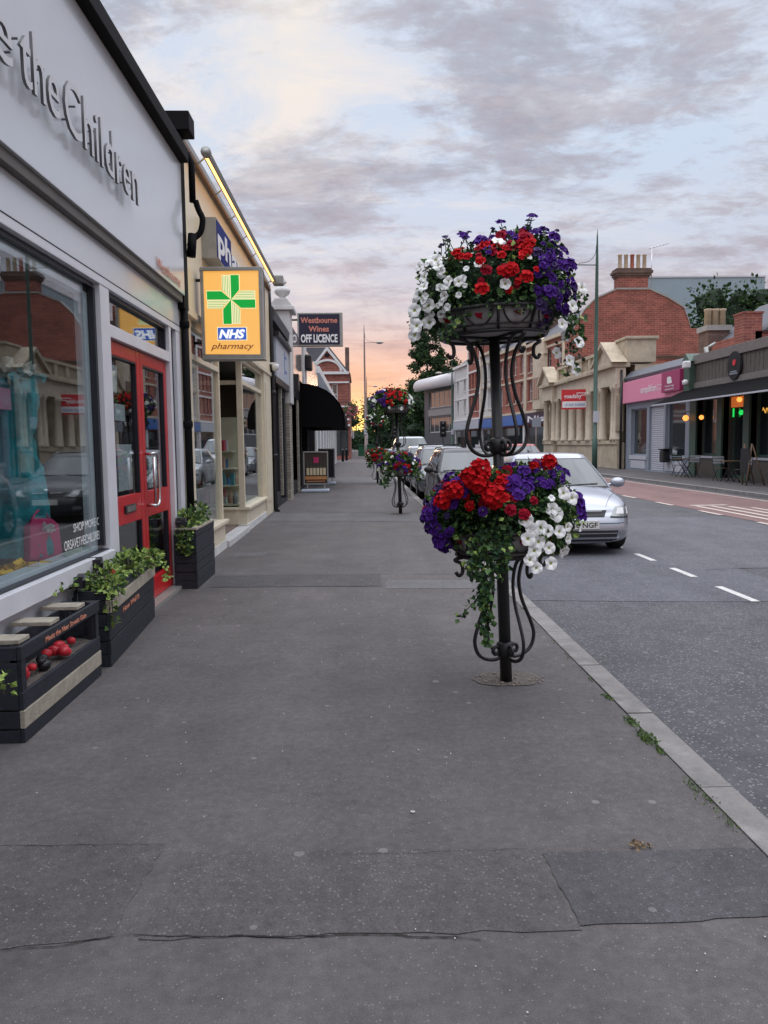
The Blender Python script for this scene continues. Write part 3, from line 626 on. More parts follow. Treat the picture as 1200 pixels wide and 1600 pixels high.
# window dressing
mq = thing('mannequin', 'mannequin wearing a draped turquoise dress in the display window', 'mannequin', (-2.46, 5.62, .6))
MB().lathe([(.16, .6), (.16, .62), (.02, .63), (.018, 1.25), (.07, 1.28), (.12, 1.35), (.11, 1.5), (.145, 1.75), (.18, 1.92), (.15, 2.0), (.05, 2.05), (.045, 2.13), (0, 2.14)], (-2.46, 5.52, 0), 16, .8, .7).build('torso', 'skin_plastic', mq)
b = MB(); vs = []; prof = [(.20, 1.98), (.235, 1.90), (.22, 1.75), (.17, 1.58), (.20, 1.45), (.25, 1.3), (.27, 1.15), (.27, 1.0), (.29, .86), (.31, .74)]
for i in range(28):
    t = i/27*(len(prof)-1); k = min(int(t), len(prof)-2); f = t-k; r = prof[k][0]*(1-f)+prof[k+1][0]*f; z = prof[k][1]*(1-f)+prof[k+1][1]*f
    for j in range(40):
        a = j/40*6.2832; rr = r*(1+.06*math.sin(a*11+z*3)+.09*noise.noise(Vector((math.cos(a)*2, math.sin(a)*2, z*14)))+.05*math.sin(z*42+a*3)*(1 if z > 1.1 else .2)); vs.append((-2.46+.8*rr*math.cos(a), 5.52+.8*rr*math.sin(a)*.85, z))
b.add(vs, [(i*40+j, i*40+(j+1) % 40, (i+1)*40+(j+1) % 40, (i+1)*40+j) for i in range(27) for j in range(40)], True)
for i in range(40): b.leaf(Vector((-2.46+random.uniform(-.15, .15), 5.52+random.uniform(-.13, .13), 1.98)), Vector((random.uniform(-1, 1), random.uniform(-1, 1), random.uniform(-.4, .8))), .10, .9)
b.build('dress', 'teal', mq)
b = MB()
for i in range(50): b.leaf(Vector((-2.44+random.uniform(-.08, .1), 5.53+random.uniform(-.08, .1), 2.03)), Vector((random.uniform(-1, 1), random.uniform(-1, 1), random.uniform(-.2, .8))), .09, .8)
b.build('scarf', 'offwhite', mq, fixn=False)
mq2 = thing('mannequin', 'mannequin in a lilac top at the very left edge behind the glass', 'mannequin', (-2.7, 4.7, .6))
MB().lathe([(.22, .9), (.20, 1.2), (.15, 1.5), (.19, 1.8), (.17, 1.98), (.05, 2.05), (0, 2.1)], (-2.7, 4.7, 0), 16, 1, .8).build('top', 'lilac_cloth', mq2)
hb = thing('handbag', 'pink leather handbag leaning on the display platform', 'handbag', (-2.3, 5.5, .6))
fr = Fr((-2.34, 5.32, .70), (0.25, .95, -.12), (1, -.3, .45)); b = MB(fr); b.prism([(0, 0), (.36, 0), (.33, .26), (.25, .30), (.08, .30), (.02, .26)], 0, .07); b.build('bag', 'pink', hb, bevel=.012)
b = MB(); b.tube([fr.p(.06+.22*i/10, .28+.09*math.sin(math.pi*i/10), .035) for i in range(11)], .008, 6); b.build('strap', 'pink', hb)
b = MB(); [b.leaf(fr.p(.18+random.uniform(-.05, .05), .22+random.uniform(-.03, .03), .072), fr.n+Vector((random.uniform(-1, 1), random.uniform(-1, 1), random.uniform(-1, 1)))*.9, .04, .7) for _ in range(24)]
b.build('bow', 'card', hb, fixn=False)
b = MB(Fr((-2.17, 5.42, .6), (0, 1, 0), (1, 0, 0))); b.prism_u([(0, 0), (.10, 0), (.055, .12), (.045, .12)], 0, .24); tag(b.build('tent_card', 'card'), 'white folded tent card in front of the pink handbag', 'card')
b = MB(); random.seed(5)
for i in range(90): b.leaf(Vector((-2.22+random.uniform(-.08, .08), 4.98+random.uniform(-.16, .16), .61+random.uniform(0, .09))), Vector((random.uniform(-1, 1), random.uniform(-1, 1), random.uniform(0, .5))), .11, .8)
tag(b.build('scarf', 'yellow', fixn=False), 'crumpled yellow scarf on the display platform', 'scarf')
b = MB()
for i in range(30): b.leaf(Vector((-2.3+random.uniform(-.06, .06), 5.2+random.uniform(-.1, .1), .61+random.uniform(0, .04))), Vector((random.uniform(-1, 1), random.uniform(-1, 1), random.uniform(0, .5))), .05, .9)
tag(b.build('bead_necklace', 'card', fixn=False), 'heap of pale beads beside the pink handbag', 'necklace')

# ------------------------------------------------------------------ planters at the shop foot
def leaves_mass(b, c, r, n, size, wid=.7, shell=(.5, 1.), zmin=-9):
    for _ in range(n):
        v = Vector((random.gauss(0, 1), random.gauss(0, 1), random.gauss(0, 1))).normalized(); q = random.uniform(*shell)
        p = Vector((c[0]+v.x*r[0]*q, c[1]+v.y*r[1]*q, c[2]+v.z*r[2]*q))
        if p.z < zmin: continue
        b.leaf(p, v+Vector((random.uniform(-.7, .7), random.uniform(-.7, .7), random.uniform(-.6, .4))), size*random.uniform(.6, 1.3), wid)
def planter(u0, u1, xf, h, light, label, writing=None, slot=False, splay=0.):
    t = thing('wooden_planter', label, 'planter', ((xf-1.98)/2, (u0+u1)/2, 0), 'black timber planters along the shop front')
    fr = Fr((xf, u0, 0), (-splay, u1-u0, 0), (1, 0, 0)); ln = u1-u0; dp = xf+1.975
    b = MB(fr)
    for u in (.0, ln-.055):
        b.box(u, u+.055, 0, h, -.05, -.012); b.box(u, u+.055, 0, h, -dp+.012, -dp+.05)
    b.build('corner_post', 'navy_wood', t, bevel=.003, split=8)
    lv = [(0, .085), (.088, .175), (.183, .27), (.275, .365), (.372, h-.07), (h-.065, h)] if not slot else [(0, .07), (.075, .168), (.175, .262), (.43, .50)]
    for i, (a, c) in enumerate(lv):
        if c-a < .03: continue
        b = MB(fr); b.box(-.01, ln+.01, a, c, -.012, .010+.003*(i % 2))
        b.build('plank', 'timber' if i in light else 'navy_wood', t, bevel=.003)
        for u in (-.012, ln-.002):
            pass
    b = MB(fr)
    for a, c in lv if not slot else lv+[(.27, .42)]: b.box(-.012, .008, a, c-.004, -dp+.02, -.014); b.box(ln-.008, ln+.012, a, c-.004, -dp+.02, -.014)
    b.box(0, ln, .02, h-.05, -dp, -dp+.018); b.build('side_panel', 'navy_wood', t, bevel=.002)
    b = MB(fr); b.box(.02, ln-.02, .02, (h-.1 if not slot else .255), -dp+.02, -.02); b.build('soil', 'soil', t)
    if writing:
        u, z, w, s_ = writing[1:]
        text(writing[0], fr.p(u, z, .0155), fr.u, (0, 0, 1), s_, w, 'rust_text', t, bold=.02, shear=.15, ext=.002)
    return t, fr, ln, dp
p0 = planter(2.2, 3.30, -1.74, .52, (1,), 'planter at the lower left edge of the picture, mostly out of view')
p1, fr1, ln1, dp1 = planter(3.86, 5.0, -1.74, .50, (1,), 'slotted black timber planter with red ornaments, nearest in view', ('Meets the Near Streets Gate', .28, .447, .62, .030), True)
b = MB(fr1)
for u in (.02, .42, .83): b.box(u, u+.13, .505, .528, -dp1-.0, -.03+.02)
b.build('top_slat', 'timber', p1, bevel=.003, split=8)
b = MB(fr1)
for u in (.0, ln1-.05): b.box(u, u+.05, .26, .43, -.05, .006)
b.build('slot_post', 'navy_wood', p1, split=8)
random.seed(8)
for i in range(15):
    u = random.choice((random.uniform(.1, .42), random.uniform(.62, 1.0), random.uniform(.1, 1.0))); c = fr1.p(u, .285+random.uniform(0, .045), -.05+random.uniform(-.05, .03)); r = random.uniform(.026, .04)
    b = MB(); b.lathe([(0, -r*.8), (r*.7, -r*.6), (r, 0), (r*.8, r*.55), (r*.3, r*.8), (0, r*.75)], c, 12, 1., random.uniform(.8, 1.3))
    o = b.build('ornament', 'black' if i % 5 == 4 else 'redplastic', sub=0)
    tag(o, 'small glossy black ornament in the slot of the nearest planter' if i % 5 == 4 else 'small glossy red ornament in the slot of the nearest planter', 'ornament', 'black ornaments in the slotted planter' if i % 5 == 4 else 'red ornaments in the slotted planter')
p2, fr2, ln2, dp2 = planter(5.2, 6.72, -1.735, .53, (4,), 'black timber planter with one pale plank and trailing green ivy, before the red door', ('How Well It', .35, .30, .55, .04), False, .11)
MB(fr2).box(-.01, ln2+.01, .375, .46, .014, .026).build('plank', 'timber', p2, bevel=.003)
p3, fr3, ln3, dp3 = planter(8.05, 9.0, -1.745, .62, (), 'black timber planter with pale rim, right of the red doors')
b = MB(fr3); b.box(-.015, ln3+.015, .622, .645, -.06, .02); b.box(-.015, ln3+.015, .622, .645, -dp3, -dp3+.06); b.box(-.015, .05, .622, .645, -dp3+.06, -.06); b.box(ln3-.05, ln3+.015, .622, .645, -dp3+.06, -.06); b.build('rim', 'timber', p3, bevel=.003)
def solar(x, y, h, label):
    t = thing('garden_light', label, 'garden light', (x, y, .2), 'square black garden lights in the planters')
    b = MB(); b.tube([(x, y, .2), (x, y, h)], .008, 6); b.build('stake', 'black', t)
    b = MB(Fr((x, y, h), (.9, .35, .0), (0.1, -.2, 1), (-.35, .9, .35))); b.box(-.055, .055, -.05, .05, -.03, .03); b.build('head', 'black', t, bevel=.006)
    MB(Fr((x, y, h), (1, .25, .0), (0.2, -1, .1))).box(-.045, .045, -.05, .03, .0, .05).build('solar_panel', 'gasket', t)
solar(-1.93, 5.18, .60, 'square black garden light left of the trailing ivy'); solar(-1.93, 5.55, .66, 'square black garden light behind the trailing ivy'); solar(-1.90, 8.1, .70, 'square black garden light in the planter right of the red doors')
random.seed(31)
def plant(name, label, blobs, trails, cols, loc, size, flowers=None):
    t = thing(name, label, 'plant', loc)
    for m, share in cols:
        b = MB()
        for c, r, n in blobs: leaves_mass(b, c, r, int(n*share), size)
        for pts, n in trails:
            cp = catmull(pts, 8)
            for _ in range(int(n*share)):
                p = random.choice(cp)+Vector((random.gauss(0, .018), random.gauss(0, .018), random.gauss(0, .018)))
                b.leaf(p, Vector((random.uniform(-1, 1), random.uniform(-1, 1), random.uniform(-.8, .5))), size*random.uniform(.7, 1.2), .85)
        b.build('foliage', m, t, fixn=False)
    b = MB()
    for c, r, n in blobs:
        for _ in range(max(4, n//25)):
            v = Vector((random.uniform(-1, 1), random.uniform(-1, 1), random.uniform(.2, 1))); b.tube([(c[0], c[1], c[2]-r[2]*.8), (c[0]+v.x*r[0]*.8, c[1]+v.y*r[1]*.8, c[2]+v.z*r[2]*.8)], .003, 4)
    for pts, n in trails: b.tube(catmull(pts, 4), .003, 4)
    b.build('stem', 'stem', t)
    if flowers:
        b = MB(); leaves_mass(b, *flowers); b.build('blossom', 'redplastic', t, fixn=False)
    return t
plant('ivy_plant', 'pale green trailing plant filling the planter before the red door', [((-1.85, 5.5, .57), (.12, .30, .09), 230), ((-1.84, 6.05, .585), (.12, .38, .10), 380), ((-1.82, 6.5, .555), (.11, .25, .08), 140), ((-1.76, 5.35, .54), (.1, .2, .06), 90)],
      [([(-1.80, 5.25, .55), (-1.72, 5.2, .5), (-1.70, 5.22, .30)], 60), ([(-1.75, 6.4, .58), (-1.68, 6.5, .5), (-1.68, 6.55, .38)], 40), ([(-1.9, 5.2, .56), (-1.95, 4.95, .6), (-1.93, 4.8, .6)], 30)],
      (('leafl', .75), ('leaf', .4)), (-1.85, 5.9, .45), .042, ((-1.8, 5.5, .56), (.06, .06, .04), 14, .035))
plant('bushy_plant', 'dark green bushy plant spilling from the planter right of the red doors', [((-1.87, 8.35, .68), (.12, .28, .13), 260), ((-1.86, 8.7, .74), (.12, .22, .12), 160)],
      [([(-1.82, 8.12, .66), (-1.8, 8.02, .6), (-1.80, 8.0, .38)], 110), ([(-1.9, 8.1, .66), (-1.89, 8.0, .55), (-1.88, 7.99, .40)], 80)], (('leaf', .8), ('leafl', .3)), (-1.87, 8.5, .6), .05)
plant('ivy_plant', 'green trailing plant at the extreme left edge', [((-1.85, 3.1, .55), (.12, .25, .08), 200)], [([(-1.77, 3.5, .50), (-1.73, 3.62, .42), (-1.72, 3.63, .33)], 34)], (('leafl', .7), ('leaf', .3)), (-1.85, 3.4, .5), .04)

# ------------------------------------------------------------------ black drainpipe between the shops
dp = thing('drainpipe', 'black drainpipe with hopper and swan neck between charity shop and pharmacy', 'drainpipe', (-1.93, 8.72, 0))
b = MB(); b.tube([(-1.93, 8.72, .0), (-1.93, 8.72, 3.6)], .042, 10); b.build('pipe', 'black_trim', dp)
b = MB(F_); b.box(8.61, 8.83, 3.0, 4.95, -.2, .10); b.build('corner_board', 'black_trim', dp, bevel=.006)
b = MB(); b.tube(catmull([(-1.87, 8.84, 3.72), (-1.84, 8.88, 3.80), (-1.76, 8.90, 3.88), (-1.73, 8.90, 4.02), (-1.77, 8.90, 4.12), (-1.80, 8.88, 4.22)], 6), .034, 10); b.tube([(-1.86, 8.85, 3.6), (-1.84, 8.86, 3.85)], .05, 10)
b.tube([(-1.83, 8.88, 4.2), (-1.83, 8.88, 4.62), (-1.87, 8.88, 4.72)], .036, 10); b.build('swan_neck', 'black_trim', dp)
b = MB(F_); b.box(8.58, 8.86, 4.86, 5.06, -.15, .22); b.build('hopper', 'black_trim', dp, bevel=.01)
b = MB()
for z in (.6, 1.7, 2.8): b.lathe([(.05, z), (.055, z+.02), (.055, z+.06), (.05, z+.08)], (-1.93, 8.72, 0), 10)
b.build('bracket', 'black_trim', dp)

# ================================================================== pharmacy
ph = thing('pharmacy_shop', 'cream fronted pharmacy with recessed entrance and lit fascia', 'shop', (-2, 13.3, 0))
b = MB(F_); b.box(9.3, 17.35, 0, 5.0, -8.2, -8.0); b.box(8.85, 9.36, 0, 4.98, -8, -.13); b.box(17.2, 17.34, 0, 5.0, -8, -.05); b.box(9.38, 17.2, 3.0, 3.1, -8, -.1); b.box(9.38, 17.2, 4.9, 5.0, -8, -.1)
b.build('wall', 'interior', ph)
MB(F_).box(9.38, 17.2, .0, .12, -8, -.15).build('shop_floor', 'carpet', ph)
MB(F_).box(12., 15.5, 2.93, 2.97, -3.4, -2.6).build('ceiling_lamp', mat('warm_ceiling_lamp', (.8, .6, .4), .5, emit=(1., .55, .25), es=2.2), ph)
pf = MB(F_).box(8.86, 17.2, 3.08, 4.84, -.12, .03).build('fascia', 'creamlit', ph)
b = MB(F_); b.box(8.86, 17.2, 4.84, 4.90, -.12, .09); b.build('moulding', mat('brown_moulding', (.17, .09, .04), .5), ph, bevel=.006)
b = MB(F_); b.box(8.86, 17.2, 4.90, 5.02, -.14, .06); b.build('roof_edge', 'alu', ph)
b = MB(F_); b.box(8.86, 17.2, 3.0, 3.08, -.12, .06); b.build('lower_moulding', 'frame_cream', ph, bevel=.006)
tr = thing('light_trough', 'long trough lamp on arms over the pharmacy fascia, glowing orange', 'sign lamp', (-1.8, 12.9, 4.9))
b = MB(F_); b.box(9.5, 16.6, 4.93, 4.99, .17, .26); b.box(9.5, 16.6, 4.89, 4.93, .245, .262); b.build('housing', 'soffit', tr, bevel=.005)
MB(F_).box(9.52, 16.58, 4.915, 4.928, .195, .235).build('lamp_tube', 'tube', tr)
b = MB()
for i in range(7): y = 9.6+i*1.15; b.tube([(-2, y, 4.80), (-1.79, y, 4.955)], .012, 6)
b.build('arm', 'alu', tr)
b = MB(); b.tube([(-1.78, 9.46, 4.96), (-1.78, 9.53, 4.96)], .06, 12); b.build('end_cap', 'alu', tr)
fl = thing('floodlight', 'small grey floodlight at the far end of the pharmacy fascia', 'floodlight', (-1.7, 16.7, 4.95))
b = MB(F_); b.box(16.5, 16.75, 4.85, 5.05, .2, .42); b.build('lamp_body', 'alu', fl, bevel=.03); b = MB(); b.tube([(-2, 16.6, 4.9), (-1.75, 16.6, 4.95)], .015, 6); b.build('arm', 'alu', fl)
# blue sign with letters on the fascia
bs = thing('pharmacy_fascia_sign', 'navy box sign with tall white pharmacy lettering on the cream fascia', 'sign', (-1.9, 12, 3.8))
b = MB(F_); prof = [(10.0, .50), (10.9, .53), (11.7, .30), (14.5, .30), (14.5, 0.), (10.0, 0.)]
b.box(10.0, 10.62, 3.86, 4.36, .03, .22); b.box(10.62, 11.12, 3.86, 4.355, .03, .22); b.box(11.12, 14.4, 3.86, 4.18, .03, .22); b.build('box', 'alu', bs)
b = MB(F_); b.box(10.02, 11.10, 3.88, 4.34, .22, .226); b.box(11.10, 14.38, 3.88, 4.16, .22, .226); b.build('face', 'blue_sign', bs)
text('ph', (-1.772, 10.06, 3.98), (0, 1, 0), (0, 0, 1), .30, .98, 'whitetxt', bs, bold=.03); text('armacy', (-1.772, 11.12, 3.98), (0, 1, 0), (0, 0, 1), .30, 3.1, 'whitetxt', bs, bold=.03)
# frontage
b = MB(F_)
b.box(8.86, 11.25, .12, .38, -.14, .0); b.box(13.4, 16.05, .12, .38, -.14, .0)
b.box(13.38, 13.50, .12, .38, -1.3, -.14)
b.build('stallriser', 'frame_cream', ph, bevel=.004, split=8)
b = MB(F_); b.box(9.36, 11.28, .38, .43, -.16, .06); b.box(13.36, 16.05, .38, .43, -.16, .06); b.box(13.34, 13.52, .38, .42, -1.3, -.16); b.build('window_sill', 'frame_cream', ph, bevel=.006, split=8)
b = MB(F_); b.box(8.86, 11.3, 0, .12, -.14, .01); b.box(13.34, 17.2, 0, .12, -.14, .02); b.build('plinth', 'offwhite', ph, split=8)
tag(MB(F_).box(11.3, 13.34, 0, .10, -1.8, .05).build('entrance_step', 'slab', bevel=.008), 'worn white slab step in the pharmacy entrance', 'step')
b = MB(F_)
b.box(8.86, 9.36, .43, 3.0, -.12, .0)
for u in (9.36, 11.19, 13.36, 15.98): b.box(u, u+.07, .43, 3.0, -.12, -.02)
b.box(9.43, 11.19, 2.54, 2.61, -.12, -.015); b.box(13.43, 15.98, 2.54, 2.61, -.12, -.015); b.box(13.40, 13.47, 2.54, 2.61, -1.3, -.125); b.box(13.40, 13.47, .42, 3.0, -1.36, -1.29); b.box(9.43, 11.19, 2.93, 3.0, -.12, -.018); b.box(13.43, 15.98, 2.93, 3.0, -.12, -.018)
b.build('window_frame', 'frame_cream', ph, bevel=.004)
MB(F_).box(9.43, 11.19, .43, 2.93, -.07, -.062).build('near_window', 'glass', ph)
MB(F_).box(13.43, 15.98, .43, 2.93, -.07, -.062).build('far_window', 'glass', ph)
MB(F_).box(13.43, 13.436, .42, 3.0, -1.29, -.125).build('return_window', 'glass', ph)
b = MB(F_); b.box(16.05, 17.2, 0.02, 3.0, -.14, .03); b.box(16.2, 17.05, .3, 2.8, .03, .045); b.build('pilaster', 'frame_cream', ph, bevel=.006)
b = MB(F_); b.box(15.7, 15.98, .43, 2.93, -1.5, -1.2); b.build('inner_panel', 'frame_cream', ph)
b = MB(F_); b.box(11.3, 13.3, .12, 2.5, -1.75, -1.70); d = b.build('door', 'frame_cream', ph); MB(F_).box(11.5, 13.1, .5, 2.4, -1.70, -1.69).build('pane', 'dglass', d)
# pharmacy window goods
MB(F_).box(9.4, 11.1, .42, .46, -1.0, -.15).build('display_shelf', 'frame_cream', ph)
sh = MB(F_); sh.box(13.55, 15.9, .44, .47, -1.2, -.15); sh.box(13.52, 13.95, 1.38, 1.40, -1.25, -.25); sh.box(13.52, 13.95, 1.08, 1.10, -1.25, -.2); sh.box(13.52, 13.95, .78, .80, -1.25, -.15); sh.box(13.95, 13.97, .44, 2.0, -1.28, -.15); sh.build('display_shelf', 'frame_cream', ph)
random.seed(77); pc = [mat('box_red', (.45, .05, .06), .5), mat('box_blue', (.05, .16, .35), .5), mat('box_white', (.60, .60, .60), .5), mat('box_peach', (.50, .28, .20), .5), mat('box_aqua', (.10, .30, .34), .5), mat('box_pink', (.55, .12, .20), .5), mat('box_cream', (.50, .42, .30), .5), mat('box_grey', (.2, .2, .22), .5)]
cn = ['red', 'blue', 'white', 'peach', 'aqua', 'pink', 'cream', 'grey']
for i in range(72):
    lvl, n0 = random.choice(((.47, random.uniform(-1.2, -.2)), (.80, random.uniform(-1.2, -.2)), (1.10, random.uniform(-1.2, -.25)), (1.40, random.uniform(-1.2, -.3)), (.47, random.uniform(-1.2, -.2)))); u = random.uniform(13.55, 13.9); w = random.uniform(.05, .12); h = random.uniform(.10, .26); k = i % 8
    fr = Fr((-2+n0, u, lvl), (math.sin(i), math.cos(i), 0), (math.cos(i), -math.sin(i), 0)); b = MB(fr)
    if i % 3: b.box(-w/2, w/2, 0, h, -.03, .03)
    else: b = MB(); b.lathe([(w*.4, 0), (w*.42, h*.6), (w*.2, h*.75), (w*.2, h)], (-2+n0, u, lvl), 10)
    tag(b.build('product', pc[k], bevel=.003), '%s product pack on display in the pharmacy corner window' % cn[k], 'product', '%s product packs in the pharmacy window' % cn[k])

# projecting lit sign
ns = thing('pharmacy_projecting_sign', 'yellow illuminated pharmacy box sign with green cross, projecting over the pavement', 'sign', (-1.5, 9.6, 2.55))
SF = Fr((-1.90, 9.5, 2.55), (1, 0, 0), (0, -1, 0))
b = MB(SF); b.box(0, .74, 0, .045, -.22, .012); b.box(0, .74, 1.04, 1.085, -.22, .012); b.box(0, .04, .045, 1.04, -.22, .012); b.box(.70, .74, .045, 1.04, -.22, .012)
b.box(-.01, .75, -.012, 0, -.23, .02); b.build('casing', 'alu', ns, bevel=.006)
MB(SF).box(.04, .70, .045, 1.04, -.21, 0.).build('face', 'nhs_yellow', ns)
def rot(p, k):
    x, y = p
    for _ in range(k): x, y = y, -x
    return x, y
s_ = .00198; cxx, cyy = .365, .70
gb, cb, lbn = MB(SF), MB(SF), MB(SF)
for k in range(4):
    for (poly, bb, h) in (([(0, 0), (0, 146), (50, 146), (50, 58)], gb, .006), ([(0, 0), (-54, 60), (-54, 146), (0, 146)], cb, .003), ([(0, 0), (-3, 149), (54, 149), (54, 58)], cb, .002)):
        bb.prism([(cxx+rot(p, k)[0]*s_, cyy+rot(p, k)[1]*s_) for p in poly], .0005, h)
    for j in range(5):
        x0 = -8-j*10; poly = [(x0-3, -x0+8), (x0-3, 143), (x0, 143), (x0, -x0+5)]
        gb.prism([(cxx+rot(p, k)[0]*s_, cyy+rot(p, k)[1]*s_) for p in poly], .003, .005)
cb.build('cross_stripe', 'nhs_cream', ns); gb.build('cross', 'nhs_green', ns)
MB(SF).box(.185, .545, .215, .375, .0005, .004).build('badge_border', 'nhs_cream', ns); MB(SF).box(.194, .536, .223, .367, .004, .006).build('badge', 'nhs_blue', ns)
text('NHS', SF.p(.205, .245, .0065), (1, 0, 0), (0, 0, 1), .10, .315, 'nhs_white', ns, bold=.045, shear=.25)
text('pharmacy', SF.p(.105, .115, .002), (1, 0, 0), (0, 0, 1), .075, .52, 'nhs_brown', ns, shear=.35, bold=.004)
b = MB(); b.tube([(-2.02, 9.6, 3.5), (-1.9, 9.6, 3.5)], .02, 8); b.tube([(-2.02, 9.6, 2.75), (-1.9, 9.6, 2.75)], .02, 8); b.build('bracket', 'black', ns)

# ================================================================== next shops on the left
s3 = thing('dark_shop', 'narrow dark fronted shop with pale blue sign beyond the pharmacy', 'shop', (-2, 19.4, 0))
b = MB(F_); b.wall(17.35, 20.8, 0, 4.3, [(17.7, 19.0, .35, 2.9), (19.3, 20.4, .1, 2.7)], 0, -.35); b.box(17.35, 20.8, 0, 4.28, -8, -.35); b.build('wall', 'blackmatt', s3)
b = MB(F_); b.prism_u([(-.3, 4.3), (.12, 4.25), (.16, 4.45), (-.05, 4.75), (-.3, 4.8)], 17.36, 20.8); b.build('parapet', 'slate', s3)
MB(F_).box(17.7, 20.75, 3.05, 3.95, .0, .12).build('sign_board', 'greysign', s3, bevel=.008); b = MB(F_); b.box(17.6, 20.78, 3.95, 4.05, 0, .2); b.box(17.5, 20.78, 2.9, 3.05, 0, .12); b.build('sign_trim', 'black', s3)
b = MB(F_); b.box(19.5, 19.62, 3.25, 3.8, .12, .124); b.box(19.62, 20.1, 3.3, 3.36, .12, .124); b.box(19.62, 20.1, 3.66, 3.72, .12, .124); b.build('sign_mark', 'blueshop', s3)
for u0, u1, v0, v1 in ((17.7, 19.0, .35, 2.9), (19.3, 20.4, .1, 2.7)): window(s3, F_, u0, u1, v0, v1, -.3, (2, 1), .06, 'black', 'dglass')
b = MB(F_); b.box(19.15, 19.3, .25, 2.9, -.34, .06); b.build('door_post', 'brick_c', s3)
dp2_ = thing('drainpipe', 'black drainpipe beside the cream pharmacy pilaster', 'drainpipe', (-1.93, 17.3, 0))
b = MB(); b.tube(catmull([(-1.98, 17.3, 5.0), (-1.93, 17.3, 3.2), (-1.93, 17.3, 1.5), (-1.93, 17.3, .15), (-1.86, 17.3, .05)], 4), .05, 10); b.build('pipe', 'black', dp2_)
b = MB()
for z in (1.2, 2.6): b.lathe([(.06, z), (.07, z+.02), (.07, z+.08), (.06, z+.1)], (-1.93, 17.3, 0), 10)
b.build('bracket', 'black', dp2_)
dm = thing('security_camera', 'small white dome camera at the corner of the pharmacy', 'camera', (-1.85, 17.2, 3.2)); b = MB(); b.lathe([(0, 3.1), (.06, 3.13), (.08, 3.2), (.08, 3.26)], (-1.85, 17.15, 0), 12); b.build('dome', 'white', dm); b = MB(F_); b.box(17.1, 17.2, 3.26, 3.3, 0.03, .2); b.build('bracket', 'white', dm)
pl = thing('party_wall_pillar', 'white party wall pillar topped by a pointed ball finial', 'pillar', (-1.95, 21.2, 0))
b = MB(F_); b.box(20.8, 21.6, 2.6, 5.05, -.3, .16); b.build('shaft', 'offwhite', pl, bevel=.02)
b = MB(F_); b.box(20.8, 21.6, 0, 2.6, -.3, .10); b.build('base', 'brick_c', pl)
b = MB(F_); b.box(20.7, 21.7, 5.05, 5.15, -.4, .28); b.prism_u([(-.38, 5.15), (.26, 5.15), (.1, 5.35), (-.2, 5.35)], 20.72, 21.68); b.build('cap', 'offwhite', pl, bevel=.01)
b = MB(); b.lathe([(.16, 5.34), (.12, 5.38), (.07, 5.42), (.08, 5.46), (.17, 5.52), (.215, 5.60), (.215, 5.64), (.15, 5.71), (.08, 5.76), (.07, 5.80), (.12, 5.83), (.12, 5.86), (.05, 5.97), (0, 6.08)], (-2.05, 21.2, 0), 8); b.build('finial', 'offwhite', pl)

s4 = thing('off_licence_shop', 'low off licence with glossy fascia and big black awning', 'shop', (-2, 27.5, 0))
b = MB(F_); b.wall(21.6, 34, 0, 3.4, [(22.0, 24.2, .4, 2.9), (24.7, 26.0, .1, 2.8), (26.3, 29.2, .5, 2.8), (29.6, 33.4, .5, 2.8)], 0, -.4); b.box(21.6, 34, 0, 3.4, -8, -.42); b.box(21.6, 34, 3.4, 4.85, -8, -.02); b.build('wall', 'blackmatt', s4)
b = MB(F_); b.box(24.2, 24.65, 0, 2.9, -.3, .05); b.box(22.0, 22.25, 0, 2.9, -.3, .04); b.build('brick_pier', 'brick_c', s4, split=8)
b = MB(F_); b.box(21.7, 25.3, 3.45, 4.75, -.0, .16); b.build('near_fascia', 'peach', s4, bevel=.01)
b = MB(F_); b.box(26.6, 33.9, 3.45, 4.75, .0, .16); b.build('far_fascia', 'peach', s4, bevel=.01)
b = MB(F_); b.box(25.3, 26.6, 3.2, 5.1, -.1, .2); b.build('middle_pier', 'offwhite', s4, bevel=.02)
b = MB(F_); b.box(25.6, 26.3, 3.95, 4.45, .2, .42); b.build('alarm_box', 'black', s4, bevel=.06)
for u0, u1, v0, v1 in ((22.3, 24.2, .4, 2.9), (24.7, 26.0, .1, 2.8), (26.3, 29.2, .5, 2.8), (29.6, 33.4, .5, 2.8)): window(s4, F_, u0, u1, v0, v1, -.35, (2, 1), .07, 'black', 'dglass')
b = MB(F_); b.box(21.6, 22.0, 3.0, 3.45, 0, .3); b.box(21.6, 34, 2.9, 3.4, .0, .08); b.build('lintel', 'black', s4)
b = MB(F_); prof = [(0, 3.45)] + [(1.5*math.sin(t*math.pi/2)**.9*1.0, 2.25+1.2*math.cos(t*math.pi/2)) for t in (0.12, .25, .4, .55, .7, .85, 1.)] + [(1.5, 2.05)]
ou = prof; inn = [(max(0, n-.03), z-.03) for n, z in prof[::-1]]
b.prism_u(ou+inn, 24.9, 31.2)
for u in (24.9, 31.17): b.prism_u([(0, 3.44)] + prof[1:] + [(0.02, 2.05)], u, u+.03)
b.build('awning', 'awn', s4, smooth=False)
b = MB()
for i in range(5): b.tube([(-.50, 24.95+i*1.55, 2.06), (-1.95, 24.95+i*1.55, 2.06)], .02, 6)
b.build('awning_bar', 'black', s4)
ws = thing('off_licence_projecting_sign', 'navy projecting sign reading Westbourne Wines off licence', 'sign', (-1.2, 24, 4.5))
WF = Fr((-1.88, 23.9, 4.49), (1, 0, 0), (0, -1, 0)); b = MB(WF); b.box(0, 1.38, 0, 1.01, -.2, 0); b.build('casing', 'alu', ws, bevel=.01); MB(WF).box(.05, 1.29, .05, .96, 0., .012).build('face', 'winesbg', ws)
